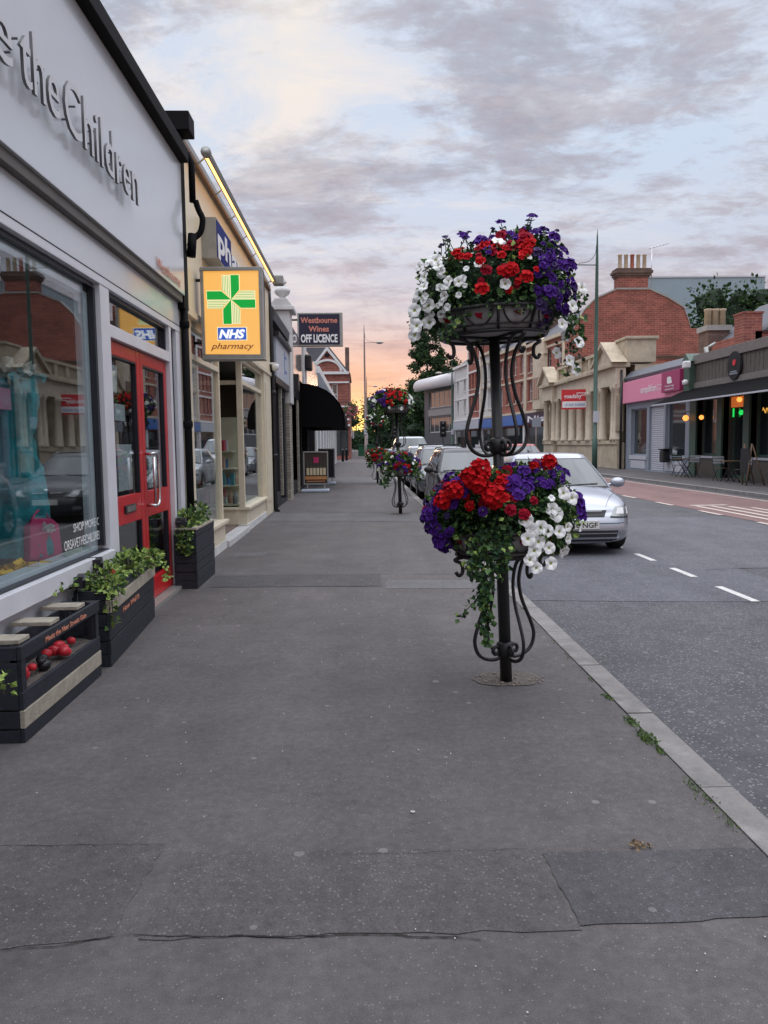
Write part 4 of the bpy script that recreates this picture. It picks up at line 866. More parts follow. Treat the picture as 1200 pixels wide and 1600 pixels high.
text('Westbourne', WF.p(.10, .70, .014), (1, 0, 0), (0, 0, 1), .17, 1.12, 'wines_o', ws, bold=.025); text('Wines', WF.p(.34, .44, .014), (1, 0, 0), (0, 0, 1), .17, .62, 'wines_o', ws, bold=.025)
text('OFF LICENCE', WF.p(.10, .12, .014), (1, 0, 0), (0, 0, 1), .24, 1.12, 'whitetxt', ws, bold=.035)
b = MB(); b.tube([(-2.05, 24, 5.3), (-1.88, 24, 5.3)], .03, 8); b.tube([(-2.05, 24, 4.7), (-1.88, 24, 4.7)], .03, 8); b.build('bracket', 'black', ws)

# A-boards
def aboard(x, y, w, h, label, dark=True):
    t = thing('pavement_sign', label, 'pavement sign', (x, y, 0), 'swinging pavement signs outside the off licence')
    fr = Fr((x-w/2, y, 0), (1, 0, 0), (0, -1, 0)); b = MB(fr)
    b.box(-.08, w+.02, .0, .10, -.25, .22); b.build('base', 'greysign', t, bevel=.035)
    b = MB(fr); b.box(.10, .14, .10, .24, -.02, .02); b.box(w-.14, w-.10, .1, .24, -.02, .02); b.build('spring', 'alu', t)
    b = MB(fr); b.box(0, w, .24, .28, -.03, .03); b.box(0, w, h-.04, h, -.03, .03); b.box(0, .04, .28, h-.04, -.03, .03); b.box(w-.04, w, .28, h-.04, -.03, .03); b.build('frame', 'alu', t, bevel=.006)
    MB(fr).box(.04, w-.04, .28, h-.04, -.02, .012).build('poster', 'poster' if dark else 'gasket', t)
    if dark:
        b1, b2, b3 = MB(fr), MB(fr), MB(fr)
        for i in range(6):
            u = .10+i*(w-.2)/5.6; H = .52+.0*i
            b1.prism([(u, H), (u+.085, H), (u+.085, H+.26), (u+.056, H+.34), (u+.056, H+.47), (u+.028, H+.47), (u+.028, H+.34), (u, H+.26)], .012, .02)
            b2.box(u+.003, u+.082, H+.02, H+.24, .02, .024)
        b3.box(.05, w-.05, .40, .50, .012, .03); b3.box(.10, w-.10, .33, .36, .012, .02)
        b1.build('bottle_picture', mat('bottle_green', (.05, .06, .04), .4), t); b2.build('bottle_label', 'cream_l', t); b3.build('table_picture', 'bottle', t)
        MB(fr).box(w*.42, w*.62, .92, 1.1, .012, .022).build('glass_picture', 'pink', t)
aboard(-1.42, 24.2, .78, 1.28, 'swinging pavement sign with picture of bottles, nearest the camera')
aboard(-1.28, 28.6, .62, 1.34, 'plain backed pavement sign behind the bottle poster sign', False)

# white pilastered shops beyond
s5 = thing('white_pilaster_shop', 'row of shopfronts with white pilasters beyond the awning', 'shop', (-2, 48, 0))
b = MB(F_); b.box(34, 64, 0, 4.6, -8, -.3); b.build('wall', 'offwhite', s5)
for i in range(10):
    u = 34.3+i*3.; MB(F_).box(u, u+.9, 0, 2.95, -.3, .05).build('pilaster', 'white', s5); MB(F_).box(u+.9, u+3., .4, 2.9, -.28, -.2).build('window', 'dglass2', s5)
MB(F_).box(34, 64, 2.95, 3.9, -.3, .18).build('sign_band', 'greysign', s5); MB(F_).box(34, 64, 4.6, 4.9, -.5, .25).build('cornice', 'white', s5)
for i, u in enumerate((36, 44, 53)): b = MB(F_); b.box(u, u+.8, 4.6, 6.0, -1.6, -.6); b.box(u-.08, u+.88, 6.0, 6.15, -1.7, -.5); b.build('chimney', 'offwhite', s5)
b = MB(F_); b.prism_u([(-.3, 4.6), (-4., 7.4), (-8, 4.6)], 34, 64); b.build('roof', 'slate', s5)
# brick gabled house at the end of the left side
gh = thing('gabled_brick_house', 'red brick house with arched white gable at the left end of street', 'house', (-3, 76, 0))
GF = Fr((-6.4, 75, 0), (1, 0, 0), (0, -1, 0)); b = MB(GF)
b.wall(0, 5.4, 0, 8.3, [(1.5, 2.45, 5.3, 7.3), (2.75, 3.3, 5.3, 7.3), (3.7, 4.25, 5.3, 7.3)], 0, -.3); b.wall(5.401, 5.402, 0, 1, [], 0, 0)
b.box(0, 5.38, 0, 8.28, -12, -.32); b.build('wall', 'brick_r', gh)
b = MB(GF); b.prism([(1.5, 8.3), (5.1, 8.3), (3.3, 10.5)], -1., .05); b.build('gable', 'brick_r', gh)
b = MB(GF); b.prism([(1.3, 8.3), (3.3, 10.85), (5.3, 8.3), (5.05, 8.3), (3.3, 10.45), (1.55, 8.3)], -1., .18)
arc = [(3.3+1.45*math.cos(a), 8.5+1.15*math.sin(a)) for a in [math.pi*i/12 for i in range(13)]]; arc2 = [(3.3+1.2*math.cos(a), 8.5+.95*math.sin(a)) for a in [math.pi*i/12 for i in range(13)]]
b.prism(arc+arc2[::-1], .05, .14); b.box(.9, 5.35, 8.2, 8.45, -.2, .2); b.box(.9, 5.35, 7.35, 7.5, 0, .12); b.box(.9, 5.35, 5.05, 5.2, 0, .12); b.box(.9, 5.35, 4.2, 4.35, 0, .1); b.box(.9, 5.35, 3.8, 3.95, 0, .1); b.box(0, 5.4, 3.2, 3.4, 0, .3)
b.build('stone_trim', 'white', gh); b = MB(GF); b.lathe([(0, 0), (.22, .0), (.22, .05), (0, .05)], GF.p(3.3, 10.0, .07), 12, ax='Y'); b.build('round_vent', 'blackmatt', gh)
b = MB(GF); b.prism([(-.2, 8.3), (5.5, 8.3), (5.5, 8.35), (3.5, 10.9), (.8, 10.9), (-.2, 8.35)], -12, -1.02); b.build('roof', 'slate', gh)
b = MB(GF); b.box(5.0, 5.4, 8.3, 10.9, -1.6, -1.2); b.build('chimney', 'brick_d', gh)
for a in ((1.5, 2.45, 5.3, 7.3), (2.75, 3.3, 5.3, 7.3), (3.7, 4.25, 5.3, 7.3)): window(gh, GF, *a, -.25, (1, 2), .1, 'white', 'dglass2')
b = MB(GF); b.box(.4, 5.2, .4, 3.1, -.05, .02); b.build('shopfront', 'dglass', gh)
ld = thing('low_dark_shops', 'low dark shopfronts with small white boards beyond the gabled house', 'shops', (-2, 110, 0))
b = MB(F_); b.box(88, 140, 0, 4.2, -8, .25); b.build('wall', 'brick_d', ld)
for i in range(6): MB(F_).box(90+i*8, 95+i*8, 2.4, 3.4, .25, .9).build('board', ('greysign', 'white', 'brick_d')[i % 3], ld); MB(F_).box(90+i*8, 96+i*8, .3, 2.3, .25, .3).build('window', 'dglass', ld)

# ================================================================== RIGHT: bank
G_ = RIGHT
bk = thing('stone_bank', 'classical buff stone bank with engaged columns and balustrade', 'bank', (14, 48, 0))
u0, u1 = 40.6, 56.9
ops = [(44.9+i*1.9, 45.95+i*1.9, 1.55, 4.3) for i in range(5)] + [(41.6, 42.8, 1.55, 4.1), (54.6, 55.8, .2, 4.1)]
b = MB(G_); b.wall(u0, u1, 0, 5.5, ops, 0, -.5); b.box(u0, u1, 0, 5.5, -12, -.52); b.box(u0, u1, 5.5, 5.52, -12, 0)
b.build('wall', 'stone', bk)
b = MB(G_); b.box(44.2, 53.9, 0, 1.45, .0, .18); b.box(44.2, 53.9, 1.25, 1.5, .18, .26); b.box(u0-.1, 44.1, 0, 1.4, 0, .42); b.box(54, u1, 0, 1.4, 0, .42); b.box(u0-.1, 44.1, 1.3, 1.5, .42, .5); b.box(54, u1, 1.3, 1.5, .42, .5); b.build('plinth', 'stone', bk, bevel=.02)
for u in [44.45+i*1.9 for i in range(6)]:
    for du in ((-.0,) if u in (44.45,) else (-.16, .26)):
        b = MB(); b.lathe([(.24, 1.5), (.24, 1.62), (.19, 1.68), (.18, 2.9), (.155, 4.15), (.20, 4.2), (.24, 4.32), (.24, 4.42)], (13.86, u+du, 0), 12); b.build('column', 'stone_trim', bk)
for u in (40.75, 41.25, 43.2, 43.8, 54.2, 56.5):
    b = MB(); b.lathe([(.27, 1.5), (.27, 1.64), (.22, 1.7), (.20, 2.9), (.18, 4.1), (.24, 4.18), (.28, 4.32), (.28, 4.42)], (13.68, u, 0), 12); b.build('column', 'stone_trim', bk)
b = MB(G_); b.box(44.15, 53.95, 4.42, 5.35, 0, .26); b.box(u0-.12, 44.15, 4.42, 5.35, 0, .56); b.box(53.95, u1, 4.42, 5.35, 0, .56); b.build('entablature', 'stone_trim', bk, bevel=.02)
b = MB(G_); b.box(44.1, 54, 5.35, 5.58, -.2, .50); b.box(u0-.2, 44.25, 5.35, 5.58, -.2, .82); b.box(53.8, u1, 5.35, 5.58, -.2, .82); b.build('cornice', 'stone', bk, bevel=.03)
b = MB(G_)
for a in (u0-.25, 53.75):
    b.prism([(a, 5.58), (a+3.7, 5.58), (a+1.85, 6.75)], .05, .62)
b.build('pediment', 'stone_trim', bk, split=6)
b = MB(G_)
for a in (u0-.25, 53.75):
    b.prism([(a-.15, 5.60), (a+1.85, 6.86), (a+3.85, 5.60), (a+3.5, 5.60), (a+1.85, 6.62), (a+.2, 5.60)], .0, .85)
b.build('pediment_moulding', 'stone', bk, split=12)
b = MB(G_); b.box(u0-.1, 42.2, 5.6, 6.8, -1.6, -.02); b.box(u0-.2, 42.3, 6.8, 6.95, -1.7, .05); b.build('attic_block', 'stone', bk, bevel=.03)
b = MB(G_); b.box(44.2, 53.8, 5.58, 5.75, -.1, .2); b.box(44.2, 53.8, 6.42, 6.6, -.12, .24)
for i in range(6): b.box(44.3+i*1.85, 44.8+i*1.85, 5.75, 6.42, -.1, .2)
for i in range(44): b.box(44.85+i*.205, 44.95+i*.205, 5.75, 6.42, -.02, .1)
b.build('balustrade', 'stone', bk)
for o in ops: window(bk, G_, *o, -.42, (2, 2), .07, 'darkwood', 'dglass')
b = MB(G_); b.box(u0-.12, u0-.0, 2.0, 3.9, .1, .5); b.build('scroll_corbel', 'stone', bk)
t = thing('drainpipe', 'thin dark drainpipe between the stone bank and the pink shop', 'drainpipe', (13.75, 40.4, 0)); b = MB(); b.tube([(13.75, 40.42, 0), (13.75, 40.42, 5.2)], .06, 8); b.build('pipe', 'black', t)
tb = thing('to_let_board', 'red and white agent board fixed to the bank columns', 'board', (13.2, 46.5, 4))
TF = Fr((12.35, 47.2, 3.45), (1, -.28, 0), (-.28, -1, 0)); b = MB(TF); b.box(0, 1.65, .0, 1.2, -.04, 0); b.build('board', 'redsign', tb); MB(TF).box(.05, 1.6, .1, .48, 0, .012).build('white_band', 'whitetxt', tb)
text('goadsby', TF.p(.15, .68, .004), TF.u, (0, 0, 1), .26, 1.05, 'whitetxt', tb, bold=.02); text('01202 550000', TF.p(.25, .2, .014), TF.u, (0, 0, 1), .15, 1.15, 'blueshop', tb)
b = MB(TF); b.box(.9, 1.45, .95, 1.0, 0, .01); b.box(1.15, 1.5, .82, .87, 0, .01); b.build('mark', 'whitetxt', tb)

# ------------------------------------------------------------------ pink shop
pk = thing('pink_shop', 'low shop with long pink sign and roller shutter door', 'shop', (14, 36.5, 0))
b = MB(G_); ops = [(37.4, 39.6, .75, 3.1), (35.3, 37.1, .05, 3.1), (32.9, 35.1, .75, 3.2)]
b.wall(32.5, 40.35, 0, 4.7, ops, 0, -.3); b.box(32.5, 40.35, 0, 4.68, -12, -.32); b.build('wall', 'bluegrey', pk)
window(pk, G_, 37.4, 39.6, .75, 3.1, -.2, (1, 1), .07, 'bluegrey', 'dglass'); window(pk, G_, 32.9, 35.1, .75, 3.2, -.2, (1, 1), .07, 'bluegrey', 'dglass')
b = MB(G_)
for i in range(30): b.prism_u([(-.14, .06+i*.1), (-.10, .08+i*.1), (-.10, .13+i*.1), (-.14, .155+i*.1)], 35.32, 37.08)
b.box(35.3, 37.1, .05, 3.1, -.2, -.14); b.build('roller_shutter', 'shutter', pk)
b = MB(G_); b.box(37.3, 39.7, .55, .75, 0, .05); b.box(32.8, 35.2, .66, .75, 0, .06); b.build('sill', 'shutter', pk, split=8)
b = MB(G_); b.box(37.5, 39.5, .1, .5, .0, .03); b.box(33, 33.9, .1, .6, 0, .03); b.box(34.0, 35.0, .1, .6, 0, .03); b.build('panel', 'shutter', pk)
b = MB(G_); b.prism([(32.2, 3.7), (32.5, 3.42), (40.2, 3.42), (40.2, 4.5), (32.5, 4.55), (32.2, 4.3)], .0, .25); pks = b.build('sign_board', 'pinksign', pk, bevel=.02)
b = MB(G_); b.box(32.6, 34.6, 3.62, 4.52, .25, .42); b.build('logo_box', 'magenta', pk, bevel=.02)
text('a', (13.575, 33.95, 4.0), (0, -1, 0), (0, 0, 1), .40, .55, 'whitetxt', pk, bold=.05); text('hearing', (13.575, 34.15, 3.84), (0, -1, 0), (0, 0, 1), .09, .95, 'whitetxt', pk); text('experts', (13.575, 34.15, 3.70), (0, -1, 0), (0, 0, 1), .09, .95, 'whitetxt', pk)
text('amplifon', (13.745, 37.6, 3.80), (0, -1, 0), (0, 0, 1), .34, 2.0, 'whitetxt', pk, bold=.01); text('the hearing', (13.745, 35.5, 3.98), (0, -1, 0), (0, 0, 1), .10, .8, 'whitetxt', pk); text('specialists', (13.745, 35.5, 3.80), (0, -1, 0), (0, 0, 1), .10, .8, 'whitetxt', pk)
b = MB(G_); b.prism_u([(-.3, 4.7), (.1, 4.6), (.15, 4.72), (-.25, 5.1), (-.5, 5.1)], 32.2, 40.4); b.build('roof_edge', 'lead', pk)
b = MB(G_); b.box(33, 40.3, 4.7, 5.0, -11, -2); b.build('flat_roof', 'lead', pk)
bn = thing('litter_bin', 'small black litter bin fixed below the pink shop window', 'litter bin', (13.8, 34.6, .6)); b = MB(G_); b.box(34.3, 34.8, .5, 1.05, .06, .38); b.build('bin_body', 'black', bn, bevel=.06); b = MB(G_); b.box(34.25, 34.85, 1.05, 1.12, .02, .42); b.build('lid', 'black', bn, bevel=.02)

# ------------------------------------------------------------------ bar
br = thing('bar', 'dark timber clad bar with long black awning and green frames', 'bar', (14, 26, 0))
b = MB(G_); ops = [(30.0, 31.7, .85, 3.2), (27.9, 29.4, .02, 3.2), (24.0, 27.3, .85, 3.2), (18.0, 23.0, .85, 3.2)]
b.wall(14, 32.4, 0, 4.9, ops, 0, -.5); b.box(14, 32.4, 0, 4.88, -12, -3.); b.box(14, 14.2, 0, 4.8, -3, -.5); b.box(14, 32.4, 3.3, 4.8, -3, -.52); b.box(32.2, 32.4, 0, 4.8, -3, -.5); b.build('wall', 'darkwood', br)
b = MB(G_); n_ = 0
u = 14.
while u < 31.9: b.box(u, u+.14, 3.85, 4.62, .0, .06+.008*(n_ % 2)); u += .15; n_ += 1
b.build('cladding', 'darkwood', br)
b = MB(G_); b.box(14, 31.95, 4.62, 4.98, -.1, .14); b.box(14, 31.95, 3.62, 3.85, 0, .12); b.build('fascia_trim', 'woodtrim', br, bevel=.01)
b = MB(G_); b.prism_u([(.02, 3.66), (1.55, 3.02), (1.55, 2.95), (.02, 3.56)], 14, 32.6); b.build('awning', 'awn', br)
b = MB(G_); b.box(14, 32.62, 2.95, 3.005, 1.55, 1.59); b.build('awning_valance', 'shutter', br)
for u in (31.7, 29.4, 27.3, 23.): b = MB(G_); b.box(u, u+.42 if u < 31 else u+.6, 0, 3.2, -.2, .08); b.build('pilaster', 'green_p', br)
b = MB(G_); b.box(31.9, 32.5, 3.2, 4.75, -.2, .30); b.prism([(31.8, 4.75), (32.6, 4.75), (32.2, 5.1)], -.2, .36); b.build('corner_console', 'green_p', br, bevel=.01)
for o, bb in ((ops[0], (1, 1)), (ops[2], (2, 1)), (ops[3], (3, 1))): window(br, G_, *o, -.3, bb, .09, 'green_p', 'dglass', 'shutter')
d = window(br, G_, *ops[1], -.42, (1, 1), .12, 'green_p', 'dglass', name='door')
b = MB(G_); b.prism([(28.35+.5*math.cos(a), 4.22+.52*math.sin(a)) for a in [i*math.pi/14 for i in range(28)]], .08, .18); pq = b.build('round_plaque', 'blackmatt', br)
b = MB(G_); b.prism([(28.3+.12*math.cos(a), 4.32+.12*math.sin(a)) for a in [i*math.pi/4 for i in range(8)]], .18, .2); b.build('plaque_mark', 'redsign', pq); b = MB(G_); b.box(28.05, 28.65, 3.9, 3.95, .18, .19); b.box(28.12, 28.58, 3.98, 4.02, .18, .19); b.build('plaque_lettering', 'bluegrey', pq)
MB(G_).box(27.9, 29.4, 2.72, 3.12, -.38, -.28).build('lit_transom', mat('lit_transom', (.4, .1, .03), .5, emit=(.60, .14, .03), es=.7), br)
def walllamp(x, y, z, r, m, label, cat='lamp'):
    t = thing('wall_lamp', label, cat, (x, y, z)); b = MB(); b.lathe([(0, -r), (r*.7, -r*.7), (r, 0), (r*.7, r*.7), (0, r)], (x, y, z), 12); b.build('bulb', m, t)
    b = MB(); b.tube([(x, y, z+r*.8), (x, y, z+r*2), (x+.2, y, z+r*2)], .02, 6); b.build('bracket', 'black', t)
walllamp(13.75, 32.3, 2.42, .13, 'lampglow', 'glowing orange lamp on the green pilaster at the end of the bar')
walllamp(13.8, 30.9, 2.40, .10, 'lampglow', 'glowing orange lamp hanging before the first bar window')
walllamp(13.9, 28.0, 2.95, .10, 'lampglow', 'glowing orange lamp over the bar door')
gx = thing('exit_light', 'small green light glowing inside the bar doorway', 'sign light', (14.4, 28.3, 2.5)); b = MB(G_); b.prism([(28.6+.18*math.cos(a), 2.5+.1*math.sin(a)) for a in [i*math.pi/5 for i in range(10)]], -.29, -.27); b.build('light', 'greenglow', gx); b = MB(G_); b.box(29.15, 29.25, 2.35, 2.68, -.29, -.27); b.build('light', 'greenglow', gx)
nt_ = thing('neon_sign', 'thin orange neon script inside the large bar window', 'neon sign', (14.2, 26.3, 2.5)); 
b = MB(); b.tube([(14.2, 26.9-i*.04, 2.5+.09*math.sin(i*1.1)+.03*math.sin(i*2.3)) for i in range(34)], .014, 5); b.build('tube', 'neon', nt_)
# cafe furniture
def table(x, y, label):
    t = thing('cafe_table', label, 'table', (x, y, 0), 'folding tables outside the bar'); b = MB(); b.box(x-.3, x+.3, .72, .75, y-.3, y+.3); b.build('table_top', 'woodtable', t, bevel=.006)
    for s1 in (-1, 1): b = MB(); b.tube([(x-.25, y+s1*.22, 0), (x+.25, y+s1*.22, .72)], .015, 6); b.tube([(x+.25, y+s1*.22, 0), (x-.25, y+s1*.22, .72)], .015, 6); b.build('leg', 'black', t)
    return t
def chair(x, y, rz, label, m='woodtable'):
    t = thing('folding_chair', label, 'chair', (0, 0, 0), 'folding chairs outside the bar')
    b = MB()
    for i in range(4): b.box(-.2, .2, .45, .465, -.18+i*.1, -.10+i*.1)
    b.build('seat', m, t); b = MB()
    for i in range(3): b.box(-.2, .2, .62+i*.1, .69+i*.1, .2+.01*i, .22+.01*i)
    b.build('backrest', m if m != 'woodtable' else 'shutter', t)
    for s1 in (-1, 1): b = MB(); b.tube([(s1*.21, -.2, 0), (s1*.21, .2, .5), (s1*.21, .24, .9)], .012, 6); b.tube([(s1*.21, .2, 0), (s1*.21, -.18, .45)], .012, 6); b.build('leg', 'black', t)
    t.location = (x, y, 0); t.rotation_euler.z = rz; return t
table(13.2, 31.0, 'folding table nearest the pink shop'); chair(13.25, 31.7, 0, 'green folding chair nearest the pink shop', 'green_p'); chair(13.2, 30.3, math.pi, 'folding chair on the door side of the table nearest the pink shop')
table(13.1, 26.9, 'folding table under the large bar window'); chair(13.1, 27.6, 0, 'folding chair just right of the bar door'); chair(13.2, 26.2, math.pi, 'folding chair between the table and the wooden easel')
ea = thing('easel_board', 'tall wooden easel board at the right edge outside the bar', 'easel', (12.6, 24.7, 0)); b = MB()
for s1 in (-1, 1): b.tube([(12.5+.1*s1, 24.7+s1*.33, 0), (12.6, 24.7+s1*.24, 1.35)], .025, 6); b.tube([(13.0, 24.7+s1*.33, 0), (12.62, 24.7+s1*.24, 1.3)], .022, 6)
b.build('leg_frame', 'woodtable', ea); b = MB(Fr((12.52, 24.4, .35), (0, 1, 0), (-1, 0, .1))); b.box(0, .6, 0, .85, 0, .02); b.build('board', 'blackmatt', ea)
flo = thing('outdoor_light', 'white wall light on the green corner console', 'light', (13.6, 32.2, 3.9)); b = MB(); b.lathe([(.04, 3.75), (.12, 3.8), (.13, 3.95), (.05, 4.0)], (13.55, 31.95, 0), 10); b.build('shade', 'white', flo)
wl = thing('floodlight', 'white floodlight above the pink sign beside the corner console', 'floodlight', (13.5, 32.0, 4.6)); b = MB(G_); b.box(31.7, 32.0, 4.45, 4.75, .32, .6); b.build('lamp_body', 'white', wl, bevel=.05)

# ------------------------------------------------------------------ orange brick gable house with chimney
rg = thing('red_gable_house', 'tall orange red brick gable end with big chimney behind the bank', 'house', (20, 60, 0))
RF = Fr((0, 57.4, 0), (1, 0, 0), (0, -1, 0)); b = MB(RF)
prof = [(15.25, 0), (25.5, 0), (25.52, 9.75), (24.65, 9.78), (24.45, 10.4), (24.1, 11.26), (22.97, 11.95), (21.5, 12.6), (19.1, 12.62), (17.5, 11.95), (16.65, 11.1), (16.1, 10.2), (15.9, 9.78), (15.27, 9.55)]
b.prism(prof, -.45, 0); b.build('gable_wall', 'brick_r', rg)
cop = MB(RF); pp = prof[3:-1]
for (a, c), (d, e) in zip(pp[:-1], pp[1:]): dx, dz = d-a, e-c; ll = math.hypot(dx, dz); nx, nz = dz/ll*.0, 0; cop.prism([(a, c+.003), (d, e+.003), (d, e+.13), (a, c+.13)], -.5, .06)
cop.build('coping', 'concrete', rg)
b = MB(RF); b.box(15.3, 25.48, 7.55, 7.7, 0, .08); b.box(15.3, 25.48, 7.7, 7.78, 0, .14); b.build('string_course', 'brick_d', rg)
b = MB(RF); b.prism([(x_, z_-.15) for x_, z_ in prof[2:]], -22, -.5); b.build('roof', 'slate', rg)
ch = MB(RF).box(19.15, 21.4, 12.5, 13.5, -.9, .02).build('chimney', 'brick_r', rg)
b = MB(RF); b.box(19.1, 21.5, 13.5, 13.62, -.95, .06); b.box(19.0, 21.6, 13.62, 13.8, -1.0, .12); b.box(18.9, 21.7, 13.8, 14.0, -1.05, .18); b.box(19.0, 21.6, 14.0, 14.15, -1, .1); b.build('chimney_crown', 'brick_d', ch)
for i in range(5):
    x = 19.4+i*.46; b = MB(); b.lathe([(.17, 14.1), (.17, 14.2), (.145, 14.3), (.135, 15.1), (.17, 15.15), (.17, 15.22), (.12, 15.22), (.11, 14.4)], (x, 57.8, 0), 12); b.build('chimney_pot', 'potr' if i == 2 else 'pot', ch)
ae = thing('tv_aerial', 'thin television aerial beside the big chimney', 'aerial', (21.8, 57.8, 13)); b = MB(); b.tube([(21.75, 57.7, 12.4), (21.75, 57.7, 15.8)], .03, 5); b.tube([(21.5, 57.7, 15.6), (22.9, 57.3, 15.95)], .025, 5)
for i in range(6): b.tube([(21.8+i*.2, 57.4-i*.05, 15.68+i*.045), (21.8+i*.2, 58.0-i*.05, 15.68+i*.045)], .012, 4)
b.build('mast', 'steel', ae)
b = MB(RF); b.box(16.2, 16.3, 12.0, 13.0, -6, -5.9); 
# second chimney further back along the same roof
b = MB(); b.box(15.6, 17.4, 9.5, 12.0, 66, 67); c2 = b.build('chimney', 'brick_d', rg)
for i in range(3): b = MB(); b.lathe([(.14, 12.0), (.12, 13.2), (.15, 13.3)], (16+i*.5, 66.5, 0), 10); b.build('chimney_pot', 'potr' if i == 1 else 'pot', c2)
# street facades beyond
A = Vector((15.24, 57.4, 0)); B = Vector((11.2, 90, 0)); du_ = (B-A).normalized(); dn_ = Vector((-du_.y, du_.x, 0))
def terrace(a, c, h, name, label, m, shopm, wins, trim='stone_trim', bay=None, txt=None, shopcol='dglass'):
    fr = Fr(A+du_*a, du_, dn_); w = c-a; t = thing(name, label, 'building', A+du_*(a+w/2))
    ops = []
    for (z0, z1) in wins[1]:
        for i in range(wins[0]): cu = w*(i+.5)/wins[0]; ops.append((cu-wins[2]/2, cu+wins[2]/2, z0, z1))
    b = MB(fr); b.wall(0, w, 0, h, ops + [(.4, w-.4, .4, 2.8)], 0, -.3); b.box(0, w, 0, h-.01, -10, -.32); b.build('wall', m, t)
    b = MB(fr); b.box(0, w, h-.25, h, 0, .25); b.box(0, w, 3.9, 4.1, 0, .18)
    for (z0, z1) in wins[1]: b.box(0, w, z1+.12, z1+.30, 0, .07)
    b.box(0, .3, 4.1, h-.25, 0, .1); b.box(w-.3, w, 4.1, h-.25, 0, .1); b.build('stone_trim', trim, t)
    for o in ops: window(t, fr, *o, -.25, (2, 2), .09, 'white', 'dglass2', trim)
    b = MB(fr); b.box(.1, w-.1, 2.95, 3.85, .0, .28); b.build('sign_board', shopm, t); MB(fr).box(.45, w-.45, .45, 2.75, -.2, -.1).build('shop_window', shopcol, t)
    MB(fr).box(.0, .4, 0, 2.9, 0, .12).build('pilaster', 'white', t)
    if txt: text(txt[0], fr.p(w*.85, 3.15, .285), -du_, (0, 0, 1), .5, w*.6, txt[1], t, bold=.02)
    b = MB(fr); b.prism_u([(-.1, h), (-3.5, h+2.4), (-10, h)], .02, w-.02); b.build('roof', 'slate', t)
    if bay:
        for bu in bay:
            b = MB(fr); b.prism([(bu-1.1, 0), (bu+1.1, 0), (bu+1.1, 0), (bu-1.1, 0)], 0, 0) if False else None
            bm_ = MB(Fr(fr.p(bu, 0, 0), du_, dn_)); P = [(-1.1, 0), (-.8, .55), (.8, .55), (1.1, 0)]
            vs = []; q = bm_.fr
            for z in (4.1, h-1.2): vs += [q.p(x, z, n) for x, n in P]
            bm_.add(vs, [(0, 1, 5, 4), (1, 2, 6, 5), (2, 3, 7, 6), (4, 5, 6, 7), (3, 2, 1, 0)]); bb = bm_.build('bay', 'stone_trim', t)
            for (z0, z1) in wins[1]:
                if z1 < h-1.1:
                    for i in range(3): MB(q).box(-.68+i*.47, -.25+i*.47, z0, z1, .56, .60).build('bay_window', 'dglass2', bb)
            b = MB(q); b.prism([(-1.2, h-1.2), (1.2, h-1.2), (.9, h-.2), (0, h+.3), (-.9, h-.2)], 0, .3); b.build('bay_gable', 'stone_trim', bb)
    return t
terrace(0, 8.6, 9.6, 'red_brick_terrace', 'red brick terrace with stone bay above the navy shop sign', 'brick_y', 'navyshop', (4, [(4.9, 6.6), (7.3, 8.7)], .95), bay=(4.6,), txt=('Nisa', 'whitetxt'), shopcol='dglass2')
terrace(8.62, 16.5, 9.9, 'red_brick_terrace', 'red brick and stone terrace above the bright blue shop sign', 'brick_y', 'blueshop', (4, [(4.9, 6.6), (7.4, 8.9)], .9))
terrace(16.52, 22.4, 10.4, 'cream_terrace', 'cream rendered terrace with tall windows above a second blue sign', 'offwhite', 'blueshop', (3, [(4.8, 6.8), (7.6, 9.2)], .9))
terrace(22.42, 27.4, 12.6, 'tall_brown_brick_block', 'tall dark red brick block with white window heads', 'brick_y', 'greysign', (4, [(4.8, 6.4), (7.2, 8.8), (10.0, 11.4)], .7), trim='white')
terrace(27.42, 33.5, 10.2, 'white_rendered_house', 'white rendered terrace next to the curved canopy block', 'offwhite', 'greysign', (2, [(4.8, 6.2), (7.2, 8.4)], .8), trim='white')
# modern block with barrel canopy
mo = thing('modern_block', 'grey modern block with curved white barrel canopy at roof level', 'building', (10, 96, 0))
MA, MBp = Vector((11.3, 91.0, 0)), Vector((8.4, 101, 0)); mu = (MBp-MA).normalized(); mn = Vector((-mu.y, mu.x, 0)); mf = Fr(MA, mu, mn); ml = (MBp-MA).length
b = MB(mf); b.wall(0, ml, 0, 8.6, [(1.0, ml-1.6, 5.9, 7.9), (1.0, ml-1.6, 2.8, 4.7)], 0, -.3); b.box(0, ml, 0, 8.58, -9, -.32); b.build('wall', 'darkwall', mo)
for z0, z1 in ((5.9, 7.9), (2.8, 4.7)): window(mo, mf, 1.0, ml-1.6, z0, z1, -.2, (5, 1), .1, 'offwhite', 'dglass2')
b = MB(mf); b.box(.9, ml-1.5, 4.9, 5.7, 0, .06); b.build('spandrel_panel', 'concrete', mo)
b = MB(mf); ps = [(1.15*math.cos(a)+.25, 8.75+1.0*math.sin(a)) for a in [math.pi*(i/14)*1.25-.7 for i in range(15)]]
b.prism_u(ps, -.3, ml+.4); b.build('barrel_canopy', 'canopy', mo, smooth=True); b = MB(mf); b.box(-.3, ml, 9.0, 9.6, -9, -.5); b.build('roof', 'white', mo)

